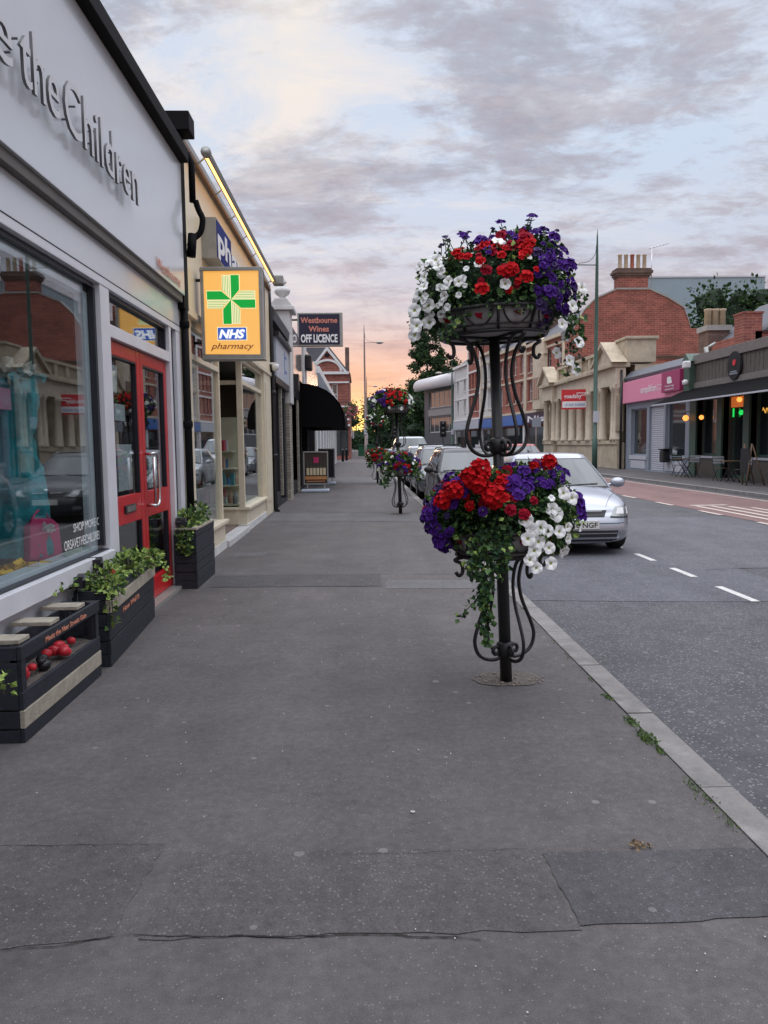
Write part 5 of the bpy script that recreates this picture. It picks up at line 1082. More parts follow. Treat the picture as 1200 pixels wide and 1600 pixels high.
# background masses on the right
fb = thing('flat_roofed_block', 'large flat roofed pale blue clad block far behind the chimney', 'building', (50, 112, 0))
b = MB(); b.box(40.5, 57.8, 17.5, 24.4, 110, 126); b.build('upper_storey', 'cladding', fb); b = MB(); b.box(40.4, 57.9, 24.4, 24.6, 109.9, 126.1); b.box(40.4, 57.9, 20.2, 20.3, 109.93, 110); b.build('trim', 'shutter', fb)
b = MB(); b.box(39, 62, 0, 17.5, 111, 126); b.build('wall', 'white', fb)
for i in range(6): b = MB(); b.box(40.5+i*3.4, 42.3+i*3.4, 15.6, 16.9, 110.9, 111); b.build('window', 'dglass2', fb)
cs = thing('brick_chimney', 'brown brick chimney with cream pots behind the bar roof', 'chimney', (21, 45.5, 5)); b = MB(); b.box(20.35, 21.65, 3, 7.85, 45, 46.2); b.build('stack', 'brick_d', cs); b = MB(); b.box(20.25, 21.75, 7.85, 8.15, 44.9, 46.3); b.build('crown', 'concrete', cs)
for i in range(3):
    b = MB(); b.lathe([(.22, 8.15), (.2, 9.0), (.24, 9.05), (.24, 9.15)], (20.55+i*.43, 45.5, 0), 8); b.build('chimney_pot', 'pot', cs)
bh = thing('back_brick_house', 'small brick house with slate roof at the right edge behind bar', 'house', (22, 42, 0)); b = MB(); b.box(20.6, 28, 0, 7.1, 40, 46); b.build('wall', 'brick_r', bh); b = MB(); b.prism([(20.9, 7.1), (28.2, 7.1), (25.0, 9.4), (24, 9.4)], 39.8, 46.2); b.build('roof', 'slate', bh); b = MB(); b.box(19.95, 20.95, 3, 8.0, 40, 41); b.box(19.9, 21.0, 8.0, 8.1, 39.95, 41.05); b.build('chimney', 'brick_r', bh)
b = MB(); b.box(21.3, 24, 7.6, 8.3, 39.7, 39.95); 
st = thing('roof_statue', 'small dark figure shaped flue on the roof behind the bar', 'roof ornament', (18.2, 40, 6)); b = MB(); b.tube([(18.0, 40, 4.7), (18.15, 40, 5.6), (18.0, 40, 6.3)], .12, 8); b.tube([(18.4, 40, 4.7), (18.15, 40, 5.6)], .1, 8); b.tube([(18.0, 40, 6.2), (18.5, 40, 6.5)], .08, 6); b.build('figure', 'alu', st)

# ================================================================== trees
def crown(b, c, r, n, size, shape='round', seed=1, clump=26, core=None):
    random.seed(seed); cl = []
    for _ in range(clump):
        v = Vector((random.gauss(0, 1), random.gauss(0, 1), random.gauss(0, 1))).normalized(); q = random.uniform(.35, .95)
        if shape == 'cone': t = random.random()**1.2; a = random.uniform(0, 6.28); rr = min(1., (1.22-t)*1.6); cl.append((Vector((c[0]+r[0]*rr*math.cos(a)*random.uniform(.5, 1), c[1]+r[1]*rr*math.sin(a)*random.uniform(.5, 1), c[2]-r[2]+2*r[2]*t)), random.uniform(.22, .36)*(1.1-t*.5)))
        else: cl.append((Vector((c[0]+v.x*r[0]*q, c[1]+v.y*r[1]*q, c[2]+v.z*r[2]*q)), random.uniform(.22, .42)))
    m = max(r[0], r[1])
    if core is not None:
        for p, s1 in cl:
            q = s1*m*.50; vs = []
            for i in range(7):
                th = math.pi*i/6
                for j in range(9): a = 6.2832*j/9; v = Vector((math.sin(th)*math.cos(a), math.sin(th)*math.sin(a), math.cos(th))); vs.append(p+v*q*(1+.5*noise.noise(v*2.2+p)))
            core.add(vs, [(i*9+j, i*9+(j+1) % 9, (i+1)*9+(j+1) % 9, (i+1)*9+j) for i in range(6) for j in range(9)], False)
    for _ in range(n):
        p, s1 = random.choice(cl); v = Vector((random.gauss(0, 1), random.gauss(0, 1), random.gauss(0, 1)*.8)); v = v.normalized()*random.random()**.45*s1*m
        b.leaf(p+v, v+Vector((random.uniform(-1, 1), random.uniform(-1, 1), random.uniform(-.5, .5)))*m*.2, size*random.uniform(.6, 1.4), .8)
def tree(name, label, x, y, c_z, r, n, size, shape='round', mats=(('leafd', .6), ('leaf', .4)), seed=1, clump=26, th=None, tr=.3):
    t = thing(name, label, 'tree', (x, y, 0), None)
    b = MB(); top = th or c_z; random.seed(seed)
    b.tube([(x, y, -.1), (x+.1, y, top*.5), (x, y, top+r[2]*.5)], [tr*1.2, tr, tr*.25], 8)
    for i in range(9):
        a = i*2.4; z = top*.6+i*.12*r[2]; q = .55*(1-i/14) if shape == 'cone' else .6; b.tube([(x, y, z), (x+r[0]*.3*math.cos(a), y+r[1]*.3*math.sin(a), z+r[2]*.15), (x+r[0]*q*math.cos(a), y+r[1]*q*math.sin(a), z+r[2]*.3)], [tr*.4, tr*.3, tr*.1], 5)
    b.build('trunk', 'bark', t)
    for k, (m, sh) in enumerate(mats):
        b = MB(); co = MB() if k == 0 else None; crown(b, (x, y, c_z), r, int(n*sh), size, shape, seed, clump, co); b.build('crown', m, t, fixn=False)
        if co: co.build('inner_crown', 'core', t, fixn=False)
    return t
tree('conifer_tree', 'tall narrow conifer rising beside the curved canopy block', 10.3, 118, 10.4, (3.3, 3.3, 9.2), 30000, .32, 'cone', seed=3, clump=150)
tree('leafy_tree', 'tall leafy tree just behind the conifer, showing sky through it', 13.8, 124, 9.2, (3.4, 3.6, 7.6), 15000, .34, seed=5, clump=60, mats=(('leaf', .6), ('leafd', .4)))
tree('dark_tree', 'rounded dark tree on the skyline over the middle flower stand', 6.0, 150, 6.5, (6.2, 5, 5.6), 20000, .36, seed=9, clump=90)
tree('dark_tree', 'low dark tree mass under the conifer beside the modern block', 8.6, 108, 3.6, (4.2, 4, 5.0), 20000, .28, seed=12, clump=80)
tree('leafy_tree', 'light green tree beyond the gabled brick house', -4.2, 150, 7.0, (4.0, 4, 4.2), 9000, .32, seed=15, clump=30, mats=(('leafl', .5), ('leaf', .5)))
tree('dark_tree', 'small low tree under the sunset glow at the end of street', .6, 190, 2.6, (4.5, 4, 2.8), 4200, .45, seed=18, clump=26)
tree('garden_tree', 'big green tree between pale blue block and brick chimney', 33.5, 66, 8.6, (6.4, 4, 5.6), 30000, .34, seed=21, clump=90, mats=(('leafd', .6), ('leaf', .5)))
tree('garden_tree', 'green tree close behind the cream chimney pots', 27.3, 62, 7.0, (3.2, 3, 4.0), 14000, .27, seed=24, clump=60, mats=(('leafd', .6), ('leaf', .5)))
random.seed(40)
fw = MB()
for i in range(9000):
    x = random.uniform(-60, 70); zt = 3.6+2.0*noise.noise(Vector((x*.12, 0, 0)))+1.5*noise.noise(Vector((x*.4, 3, 0))); zt *= .55 if -5 < x < 3.4 else 1.
    fw.leaf(Vector((x, 230+random.uniform(-6, 6), random.uniform(0, max(.5, zt)))), Vector((random.uniform(-1, 1), random.uniform(-1, 1), random.uniform(-1, 1))), 1.1, .9)
tag(fw.build('far_wood', 'leafd', fixn=False), 'distant dark belt of trees closing the end of the street', 'wood', kind='stuff')

# ================================================================== lamp posts, signals, far clutter
def lamp(x, y, h, zl, side, label, m, lean=0.):
    t = thing('street_lamp', label, 'street lamp', (x, y, 0), 'tall spiked street lamps')
    b = MB(); b.tube([(x, y, 0), (x, y, 1.6), (x, y, 1.62), (x, y, zl*.8), (x, y, zl), (x, y, h-.4), (x, y, h)], [.13, .13, .105, .085, .07, .035, .008], 10); b.build('pole', m, t)
    b = MB(); b.tube([(x, y, zl), (x+side*1.1, y, zl+.02)], .025, 6); b.tube(catmull([(x+side*.05, y, zl+.9), (x+side*.1, y, zl+.5), (x+side*.4, y, zl+.18), (x+side*.9, y, zl+.08)], 4), .014, 5); b.build('bracket', m, t)
    b = MB(); b.lathe([(0, -.02), (.32, .0), (.30, .09), (.16, .17), (.05, .2), (0, .2)], (x+side*1.42, y, zl-.03), 14, 1.25, .7); b.lathe([(0, -.10), (.15, -.07), (.26, -.01)], (x+side*1.42, y, zl-.03), 14, 1.2, .7); b.build('lantern', 'lamphead', t)
    b = MB(); b.box(x-.14, x+.14, 2.4, 2.95, y-.16, y-.13); b.build('notice_plate', 'shutter', t)
    b = MB(); b.lathe([(.15, 0), (.15, .12), (.13, .16)], (x, y, 0), 10); b.build('base_collar', m, t)
    return t
lamp(11.45, 37.4, 11.6, 9.9, -1, 'tall green street lamp with spike in front of the stone bank', 'lampgreen')
lamp(.47, 73, 12.7, 10.9, 1, 'tall street lamp with spike on the near pavement by sunset', 'greypost')
lamp(1.1, 128, 12.7, 10.9, 1, 'small distant street lamp seen just right of the nearer spiked lamp', 'greypost')
l4 = lamp(10.0, 84, 10.2, 9.0, -1, 'distant street lamp standing before the white rendered terrace', 'lampgreen')
def signal(x, y, label, am=True):
    t = thing('traffic_light', label, 'traffic light', (x, y, 0), 'traffic lights at the crossing')
    b = MB(); b.tube([(x, y, 0), (x, y, 3.6)], .06, 8); b.build('post', 'lampgreen', t); b = MB(); b.box(x-.32, x+.32, 2.1, 3.7, y-.3, y-.12); b.build('signal_head', 'black', t, bevel=.03)
    for k, z in enumerate((3.4, 2.9, 2.4)):
        b = MB(); b.lathe([(0, 0), (.17, 0), (.17, .02)], (x, y-.33, z), 14, ax='Y'); b.build('lens', 'amber' if (k == 1) else 'dglass', t)
        b = MB(); b.lathe([(.2, -.2), (.2, 0)], (x, y-.32, z), 12, ax='Y'); b.build('hood', 'black', t)
signal(8.45, 79, 'traffic light showing amber in front of the grey modern block'); signal(4.4, 100, 'distant traffic light showing amber behind the middle flower stand')
for k, (x, y) in enumerate(((10.2, 60), (9.9, 66))):
    t = thing('junction_box', ('grey roadside cabinet nearest the bank', 'grey roadside cabinet beyond the first one')[k], 'cabinet', (x, y, 0)); b = MB(); b.box(x, x+.8, 0, 1.3, y, y+.4); b.build('cabinet', 'shutter', t, bevel=.03)
t = thing('bus_stop_flag', 'dark bus stop sign on a post beside the bank', 'bus stop sign', (11.9, 52, 0)); b = MB(); b.tube([(11.9, 52, 0), (11.9, 52, 3.0)], .05, 8); b.build('post', 'greypost', t); b = MB(); b.box(11.6, 12.2, 2.5, 3.1, 51.9, 51.95); b.build('flag', 'bluegrey', t)
for k, (y, l) in enumerate(((66, 'dark bollard standing before the gabled brick house'), (70, 'dark bollard farther along before the gabled brick house'))):
    t = tag(MB().lathe([(.11, 0), (.11, .9), (.14, .92), (.13, 1.02), (0, 1.1)], (-1.55+.25*k, y, 0), 12).build('bollard', 'black'), l, 'bollard', 'dark bollards on the near pavement')
t = thing('wheelie_bin', 'dark green wheeled bins parked at the far end of pavement', 'bin', (-.4, 82, 0)); b = MB(); b.box(-.3, 1.9, 0.1, 1.3, 88, 89.2); b.build('bin_body', 'grnplastic', t, bevel=.05); b = MB(); b.box(-.35, 1.95, 1.3, 1.42, 87.9, 89.3); b.build('lid', 'grnplastic', t)
t = thing('hanging_basket', 'pink flowers in a hanging basket far down the left shops', 'hanging basket', (-.9, 62, 4))
b = MB(); leaves_mass(b, (-.7, 60, 4.1), (.5, .5, .5), 260, .16); b.build('foliage', 'leaf', t, fixn=False); b = MB(); leaves_mass(b, (-.6, 59.8, 4.0), (.5, .4, .5), 160, .14); b.build('blossom', 'box_pink' if 'box_pink' in M else pc[5], t, fixn=False); b = MB(); b.tube([(-2, 60, 4.7), (-.7, 60, 4.7), (-.7, 60, 4.4)], .03, 6); b.build('bracket', 'black', t)

# ================================================================== cars (front towards -Y, local origin at ground under the nose)
def lerp(a, b, t): return a+(b-a)*t
def ev(tab, x):
    if x <= tab[0][0]: return tab[0][1]
    for (a, p), (c, q) in zip(tab[:-1], tab[1:]):
        if x <= c: t = (x-a)/(c-a); return lerp(p, q, t)
    return tab[-1][1]
def car(name, label, cx, yf, paint, L_=4.11, Wd=1.71, H=1.42, kind='hatch', rails=False, plate=None, wheel_r=.305, z0=-.10, heading=0.):
    hw = Wd/2; t = thing(name, label, 'van' if kind == 'van' else 'car', (0, 0, 0), 'parked and passing cars')
    s = L_/4.11; hz = H/1.42
    wtab = [(0, .50*hw/.855), (.04*s, .60*hw/.855), (.12*s, .70*hw/.855), (.28*s, .79*hw/.855), (.55*s, hw*.975), (1.0*s, hw*.995), (2*s, hw), (3.1*s, hw*.995), (3.6*s, hw*.965), (3.9*s, hw*.90), (4.05*s, hw*.80), (L_, hw*.68)]
    if kind in ('van', 'estate'): wtab[-3:] = [(3.95*s, hw*.94), (4.07*s, hw*.90), (L_, hw*.84)]
    zst = [(0, .60*hz), (.05, .645*hz), (.15, .69*hz), (.35, .75*hz), (.65, .81*hz), (1.0*s, .875*hz), (1.5*s, .90*hz), (3.5*s, .95*hz), (4.0*s, .93*hz), (L_, .88*hz)]
    zct = [(0, .63*hz), (.05, .69*hz), (.15, .74*hz), (.35, .81*hz), (.65, .88*hz), (1.0*s, .945*hz), (1.5*s, .95*hz), (3.5*s, .97*hz), (4.0*s, .95*hz), (L_, .90*hz)]
    ys = [0, .03, .10, .2, .35, .55, .8, 1.0, 1.3, 1.8, 2.3, 2.8, 3.2, 3.5, 3.8, 3.95, 4.05, 4.11]; ys = [y*s for y in ys]
    vs, fs = [], []; nP = 11
    for y in ys:
        w = ev(wtab, y); zs = ev(zst, y); zc = ev(zct, y); fr = max(0, 1-y/(.5*s)); rr = max(0, 1-(L_-y)/.5)
        prof = [(0, .17, .08), (w*.80, .17, .08), (w*.97, .22, .02), (w*1.0, .34, 0), (w*1.0, .44, 0.0), (w*.985, .53, .05), (w*.965, lerp(.53, zs, .55), .07), (w*.93, zs-.025, .10), (w*.80, zs+.018*fr+.02, .12), (w*.45, zc, .13), (0, zc+.012, .13)]
        for x, z, d in prof: vs.append((x, y+(d*fr if y < .5*s else -d*.4*rr), z))
    full = []
    k = len(ys)
    V = []; 
    for i in range(k):
        row = vs[i*nP:(i+1)*nP]; V += [(-x, y, z) for x, y, z in row[::-1][:-0 or None]] + [(x, y, z) for x, y, z in row[1:-1]][::1] if False else []
    b = MB(); rows = []
    for i in range(k):
        row = vs[i*nP:(i+1)*nP]; ring = [Vector(p) for p in row] + [Vector((-x, y, z)) for x, y, z in row[-2:0:-1]]; rows.append(ring)
    m = len(rows[0]); allv = [p for r_ in rows for p in r_]
    F = [(i*m+j, i*m+(j+1) % m, (i+1)*m+(j+1) % m, (i+1)*m+j) for i in range(k-1) for j in range(m)]
    # nose and tail caps as fans of quads across the car
    def cap(base, flip):
        out = []
        for j in range(nP-1):
            a, c = j, j+1; a2, c2 = (m-j) % m, (m-j-1) % m
            q = [base+a, base+c, base+c2, base+a2]; q = list(dict.fromkeys(q))
            if len(q) > 2: out.append(tuple(q[::-1] if flip else q))
        return out
    F += cap(0, False)+cap((k-1)*m, True)
    b.add(allv, F, True)
    tmp = b.build('tmp', paint, None, sub=2)
    for yy in (.84*s, L_-.80*s):
        for sd in (-1, 1):
            c = MB(); c.lathe([(wheel_r+.055, 0), (wheel_r+.055, .42)], (sd*(hw-.20) if sd > 0 else -hw-.22, yy, wheel_r), 28, ax='X'); co = c.build('cut', 'trim')
            md = tmp.modifiers.new('b', 'BOOLEAN'); md.object = co; md.operation = 'DIFFERENCE'; md.solver = 'EXACT'
    dg = bpy.context.evaluated_depsgraph_get(); me = bpy.data.meshes.new_from_object(tmp.evaluated_get(dg))
    for o in [o for o in bpy.data.objects if o.name.startswith('cut')]+[tmp]: bpy.data.objects.remove(o)
    me.materials.clear(); me.materials.append(M[paint])
    body = bpy.data.objects.new('body', me); COL.objects.link(body); body.parent = t; ORG[body.name] = Vector((0, 0, 0))
    for p in me.polygons: p.use_smooth = True
    bm = bmesh.new(); bm.from_mesh(me); bv = BVHTree.FromBMesh(bm)
    def patch2(nm, quad, m_, off=.006, dirn=(0, 1, 0), parent=body, nx=8, nz=5, frm=None):
        """project a bilinear quad (x,z corners) onto the body"""
        dv = Vector(dirn).normalized(); vs = []
        for j in range(nz+1):
            for i in range(nx+1):
                a, c = i/nx, j/nz; x = lerp(lerp(quad[0][0], quad[1][0], a), lerp(quad[3][0], quad[2][0], a), c); z = lerp(lerp(quad[0][1], quad[1][1], a), lerp(quad[3][1], quad[2][1], a), c)
                o_ = Vector((x, 0, z))-dv*2.; h_ = bv.ray_cast(o_, dv)
                q = h_[0] if h_[0] is not None else Vector((x, .3, z))
                vs.append(q-dv*off)
        bb = MB(); bb.add(vs, [(j*(nx+1)+i, j*(nx+1)+i+1, (j+1)*(nx+1)+i+1, (j+1)*(nx+1)+i) for j in range(nz) for i in range(nx)], True)
        return bb.build(nm, m_, parent)
    for sd in (-1, 1):
        q = [(sd*.44, .555*hz), (sd*.80*hw/.855, .535*hz), (sd*.825*hw/.855, .70*hz), (sd*.54, .68*hz)]
        hl = patch2('headlight', q, 'lens', .010)
        patch2('indicator', [(sd*.70*hw/.855, .575*hz), (sd*.79*hw/.855, .57*hz), (sd*.80*hw/.855, .675*hz), (sd*.72*hw/.855, .67*hz)], 'card', .014, parent=hl, nx=3, nz=3)
        patch2('reflector', [(sd*.52, .585*hz), (sd*.65, .58*hz), (sd*.66, .665*hz), (sd*.56, .66*hz)], 'card', .014, parent=hl, nx=3, nz=3)
        patch2('lens_surround', [(sd*.43, .535*hz), (sd*.81*hw/.855, .515*hz), (sd*.80*hw/.855, .538*hz), (sd*.44, .557*hz)], 'trim', .008, parent=hl, nx=8, nz=1)
        patch2('fog_lamp', [(sd*.56, .285*hz), (sd*.68*hw/.855, .285*hz), (sd*.68*hw/.855, .35*hz), (sd*.56, .35*hz)], 'lens', .008, nx=4, nz=3)
    gr = patch2('grille', [(-.35, .545*hz), (.35, .545*hz), (.40, .635*hz), (-.40, .635*hz)], 'trim', .008)
    for zz_ in (.565, .592, .622): patch2('grille_bar', [(-.33, zz_*hz), (.33, zz_*hz), (.33, zz_*hz+.006), (-.33, zz_*hz+.006)], 'chrome' if zz_ == .622 else 'black', .013, parent=gr, nx=10, nz=1)
    bd = MB(); bd.lathe([(0, -.02), (.05, -.02), (.055, 0)], (0, .085, .66*hz), 16, ax='Y'); bd.build('badge', 'chrome', t)
    lg = patch2('lower_grille', [(-.52, .265*hz), (.52, .265*hz), (.54, .36*hz), (-.54, .36*hz)], 'trim', .007, nx=10)
    patch2('grille_bar', [(-.52, .315*hz), (.52, .315*hz), (.52, .325*hz), (-.52, .325*hz)], 'silver' if paint.startswith('silver') else 'black', .012, parent=lg, nx=10, nz=1)
    patch2('bumper_strip', [(-.79*hw/.855, .452*hz), (.79*hw/.855, .452*hz), (.79*hw/.855, .462*hz), (-.79*hw/.855, .462*hz)], 'trim', .004, nx=20, nz=1)
    patch2('bumper_strip', [(-.74*hw/.855, .205*hz), (.74*hw/.855, .205*hz), (.74*hw/.855, .235*hz), (-.74*hw/.855, .235*hz)], 'trim', .004, nx=20, nz=1)
    # bonnet shut lines
    for sd in (-1, 1):
        pts = []
        for i in range(14):
            y = lerp(.16, .98*s, i/13); x = sd*lerp(.40, .70*hw/.855, min(1, i/9)); h_ = bv.ray_cast(Vector((x, y, 3)), Vector((0, 0, -1)))
            if h_[0]: pts.append(h_[0]+Vector((0, 0, .001)))
        if len(pts) > 3: bb = MB(); bb.tube(pts, .0035, 4); bb.build('bonnet_line', 'trim', body)
    pl_ = MB(Fr((-.26, -.012, .385*hz), (1, 0, 0), (0, -1, 0))); pl_.box(0, .52, 0, .112, -.03, 0); np_ = pl_.build('number_plate', 'plate', t)
    if plate: text(plate, (-.235, -.0135, .405*hz), (1, 0, 0), (0, 0, 1), .073, .47, 'platetxt', np_, bold=.012, ext=.001)
    # greenhouse
    if kind == 'van': yb0, yt0, yb1, yt1 = .62*s, 1.35*s, L_-.10, L_-.16
    elif kind == 'estate': yb0, yt0, yb1, yt1 = .98*s, 1.72*s, L_-.12, L_-.42
    else: yb0, yt0, yb1, yt1 = .96*s, 1.72*s, L_-.30, L_-.92
    zb = .90*hz; zt = H-.075
    def gp(side, u, v):
        """point on the greenhouse: v height 0..1, side F/S/R, u along"""
        vp = max(v, 0.); w = lerp(hw*.915, hw*.70, vp**1.15); z = lerp(zb, zt, v); f = lerp(yb0, yt0, v); r_ = lerp(yb1, yt1, vp**1.3)
        cf = lerp(.16, .10, v)
        if side == 'F': return Vector((w*.97*u, f+cf*u*u-cf*.35, z+(.0)))
        if side == 'R': return Vector((w*.96*u, r_-.10*u*u+.04, z))
        return Vector((w*(1-.05*(2*u-1)**4), lerp(f+cf*.65, r_-.06, u), z))
    bb = MB(); nu, nr = 10, 6
    ringpts = []
    vvs = [-.08, 0, .2, .4, .6, .8, .93, 1.0]
    for v in vvs:
        ring = [gp('F', -1+2*i/nu, v) for i in range(nu+1)] + [Vector((p.x, p.y, p.z)) for p in [gp('S', i/12, v) for i in range(1, 12)]] + [gp('R', 1-2*i/nu, v) for i in range(nu+1)] + [Vector((-p.x, p.y, p.z)) for p in [gp('S', i/12, v) for i in range(11, 0, -1)]]
        ringpts.append(ring)
    top = ringpts[-1]; cyr = (yt0+yt1)/2
    for sc, dz in ((.95, .035), (.80, .060), (.5, .072), (.1, .075)):
        ringpts.append([Vector((p.x*sc, cyr+(p.y-cyr)*(sc*.5+.5 if sc > .6 else sc), zt+dz)) for p in top])
    m2 = len(top); av = [p for r_ in ringpts for p in r_]
    bb.add(av, [(i*m2+j, i*m2+(j+1) % m2, (i+1)*m2+(j+1) % m2, (i+1)*m2+j) for i in range(len(ringpts)-1) for j in range(m2)] + [tuple(range((len(ringpts)-1)*m2, len(ringpts)*m2))], True)
    bb.build('roof_pillars', paint, t)
    def gpatch(nm, side, u0, u1, v0, v1, m_, off=.006, sd=1, nx=10, parent=t, tap=(0, 0)):
        vs = []; nz = 6
        for j in range(nz+1):
            for i in range(nx+1):
                vv_ = lerp(v0, v1, j/nz); uu = lerp(lerp(u0, u0+tap[0], j/nz), lerp(u1, u1+tap[1], j/nz), i/nx); p = gp(side, uu, vv_)
                n_ = Vector((0, -.7, .7)) if side == 'F' else Vector((0, .8, .5)) if side == 'R' else Vector((1, 0, .3)); p = p+n_.normalized()*off
                if side == 'S' and sd < 0: p.x = -p.x
                vs.append(p)
        q = MB(); q.add(vs, [(j*(nx+1)+i, j*(nx+1)+i+1, (j+1)*(nx+1)+i+1, (j+1)*(nx+1)+i) for j in range(nz) for i in range(nx)], True); return q.build(nm, m_, parent)
    wsn = gpatch('windscreen', 'F', -.93, .93, .03, .93, 'carglass', .008); gpatch('windscreen_seal', 'F', -.965, .965, -.02, .965, 'trim', .004)
    gpatch('rear_window', 'R', -.85, .85, .12, .88, 'sideglass', .008)
    for sd in (-1, 1):
        gpatch('side_window', 'S', .06, .44, .08, .88, 'sideglass', .006, sd, tap=(.0, 0)); gpatch('side_window', 'S', .48, .76 if kind != 'van' else .9, .08, .88, 'sideglass', .006, sd)
        if kind == 'estate': gpatch('side_window', 'S', .79, .95, .1, .86, 'sideglass', .006, sd)
        gpatch('window_seal', 'S', .04, .97 if kind == 'estate' else .78, .04, .06, 'trim', .009, sd)
        mb = MB(); mx = sd*(hw+.09); c = Vector((mx, yb0+.33, zb+.06))
        mb.lathe([(0, -.09), (.05, -.085), (.075, -.04), (.08, .03), (.075, .06), (0, .06)], c, 12, 1.35, 1.0, ax='Y'); mb.tube([c+Vector((-sd*.06, .02, -.02)), Vector((sd*hw*.90, yb0+.38, zb+.0))], .028, 6); mb.build('mirror', paint if paint != 'blackcar' else 'trim', t)
        wp = MB(); a = gp('F', .62 if sd > 0 else .1, -.02)+Vector((0, -.02, .02)); c_ = gp('F', .86*sd if sd > 0 else -.6, .10)+Vector((0, -.02, .015)); q_ = gp('F', .1 if sd > 0 else -.75, .07)+Vector((0, -.02, .015))
        wp.tube([a, c_ if sd < 0 else q_], .008, 5); wp.tube([gp('F', .05 if sd > 0 else -.85, .06)+Vector((0, -.015, .015)), gp('F', .75 if sd > 0 else -.05, .10)+Vector((0, -.015, .015))], .007, 4); wp.build('wiper', 'trim', t)
        if rails:
            rb = MB(); pts = [Vector((sd*hw*.64, lerp(yt0+.2, yt1-.1, i/8), zt+.055+.04*math.sin(math.pi*min(1, max(0, i/8))) ** .3)) for i in range(9)]; rb.tube(pts, .018, 6); rb.build('roof_rail', 'alu' if paint == 'blackcar' else 'trim', t)
        dl = MB(); 
        for yy in (yb0+.42, yb0+1.55*s, yb0+2.5*s):
            pts = [Vector((sd*(ev(wtab, yy)*1.003+.0), yy, z)) for z in (.30, .45)] + [Vector((sd*ev(wtab, yy)*.972, yy, .72*hz)), Vector((sd*ev(wtab, yy)*.945, yy, .86*hz))]
            dl.tube(pts, .004, 4)
        dl.build('door_line', 'trim', body)
        hd = MB(); hd.box(sd*hw*.955-.01, sd*hw*.955+.025, .76*hz, .79*hz, yb0+1.25*s, yb0+1.42*s); hd.build('door_handle', paint, t)
    if rails == 'bars':
        for yy in (.3, .8): rb = MB(); y_ = lerp(yt0, yt1, yy); rb.tube([(-hw*.68, y_, zt+.12), (hw*.68, y_, zt+.12)], .022, 6); rb.build('roof_bar', 'trim', t)
    an = MB(); an.tube([(0, yt1-.15, H-.01), (0, yt1+.15, H+.22)], .004, 4); an.build('aerial', 'trim', t)
    for yy in (.84*s, L_-.80*s):
        for sd in (-1, 1):
            w_ = MB(); xo = sd*(hw-.005); xi = sd*(hw-.20); r_ = wheel_r
            pr = [(r_*.62, xi), (r_*.92, xi), (r_, xi+sd*.03), (r_, xo-sd*.035), (r_*.93, xo-sd*.004), (r_*.68, xo-sd*.002), (r_*.64, xo-sd*.02)]
            w_.lathe([(a, c) for a, c in pr], (0, yy, r_), 28, ax='X'); wh = w_.build('wheel', 'tyre', t)
            rm = MB(); rm.lathe([(r_*.66, xo-sd*.015), (r_*.62, xo-sd*.012), (r_*.58, xo-sd*.05)], (0, yy, r_), 28, ax='X')
            for q in range(7):
                a = q*2*math.pi/7; rm.tube([(xo-sd*.03, yy+.04*math.cos(a), r_+.04*math.sin(a)), (xo-sd*.022, yy+r_*.62*math.cos(a), r_+r_*.62*math.sin(a))], .022, 5)
            rm.lathe([(.0, xo-sd*.012), (.05, xo-sd*.015), (.055, xo-sd*.04)], (0, yy, r_), 14, ax='X'); rm.build('rim', 'rim', wh)
            dk = MB(); dk.lathe([(0, xo-sd*.07), (r_*.62, xo-sd*.07)], (0, yy, r_), 20, ax='X'); dk.build('brake_disc', 'trim', wh)
    un = MB(); un.box(-hw*.78, hw*.78, .16, .5, .35*s, L_-.3); un.build('underbody', 'trim', t)
    bm.free(); t.location = (cx, yf, z0); t.rotation_euler.z = heading
    return t
car('silver_hatchback', 'silver hatchback parked nearest, number plate ending NGF', 3.03, 10.5, 'silver', plate='R418 NGF')
car('black_estate_car', 'dark estate car with chrome roof rails parked behind the silver hatchback', 2.52, 16.2, 'blackcar', 4.5, 1.76, 1.47, 'estate', True)
car('grey_estate_car', 'grey silver estate car with black roof bars, third parked car', 2.48, 21.3, 'silver2', 4.5, 1.78, 1.50, 'estate', 'bars')
car('white_hatchback', 'pale hatchback parked fourth, in front of white van', 2.45, 27.2, 'whitecar', 4.2, 1.75, 1.50, 'hatch')
car('white_van', 'white van parked fifth along the kerb', 2.35, 34.5, 'whitecar', 4.6, 1.80, 1.92, 'van')
car('silver_car', 'silver car parked beyond the white van', 2.4, 41, 'silver2', 4.2, 1.75, 1.5, 'hatch')
car('pale_car', 'pale car on the road in front of the traffic light', 5.6, 56, 'whitecar', 4.2, 1.75, 1.45, 'hatch')
car('red_car', 'red car with bluish windscreen in the far lane behind the flowers', 7.0, 31.5, 'redcar', 4.2, 1.75, 1.52, 'hatch')

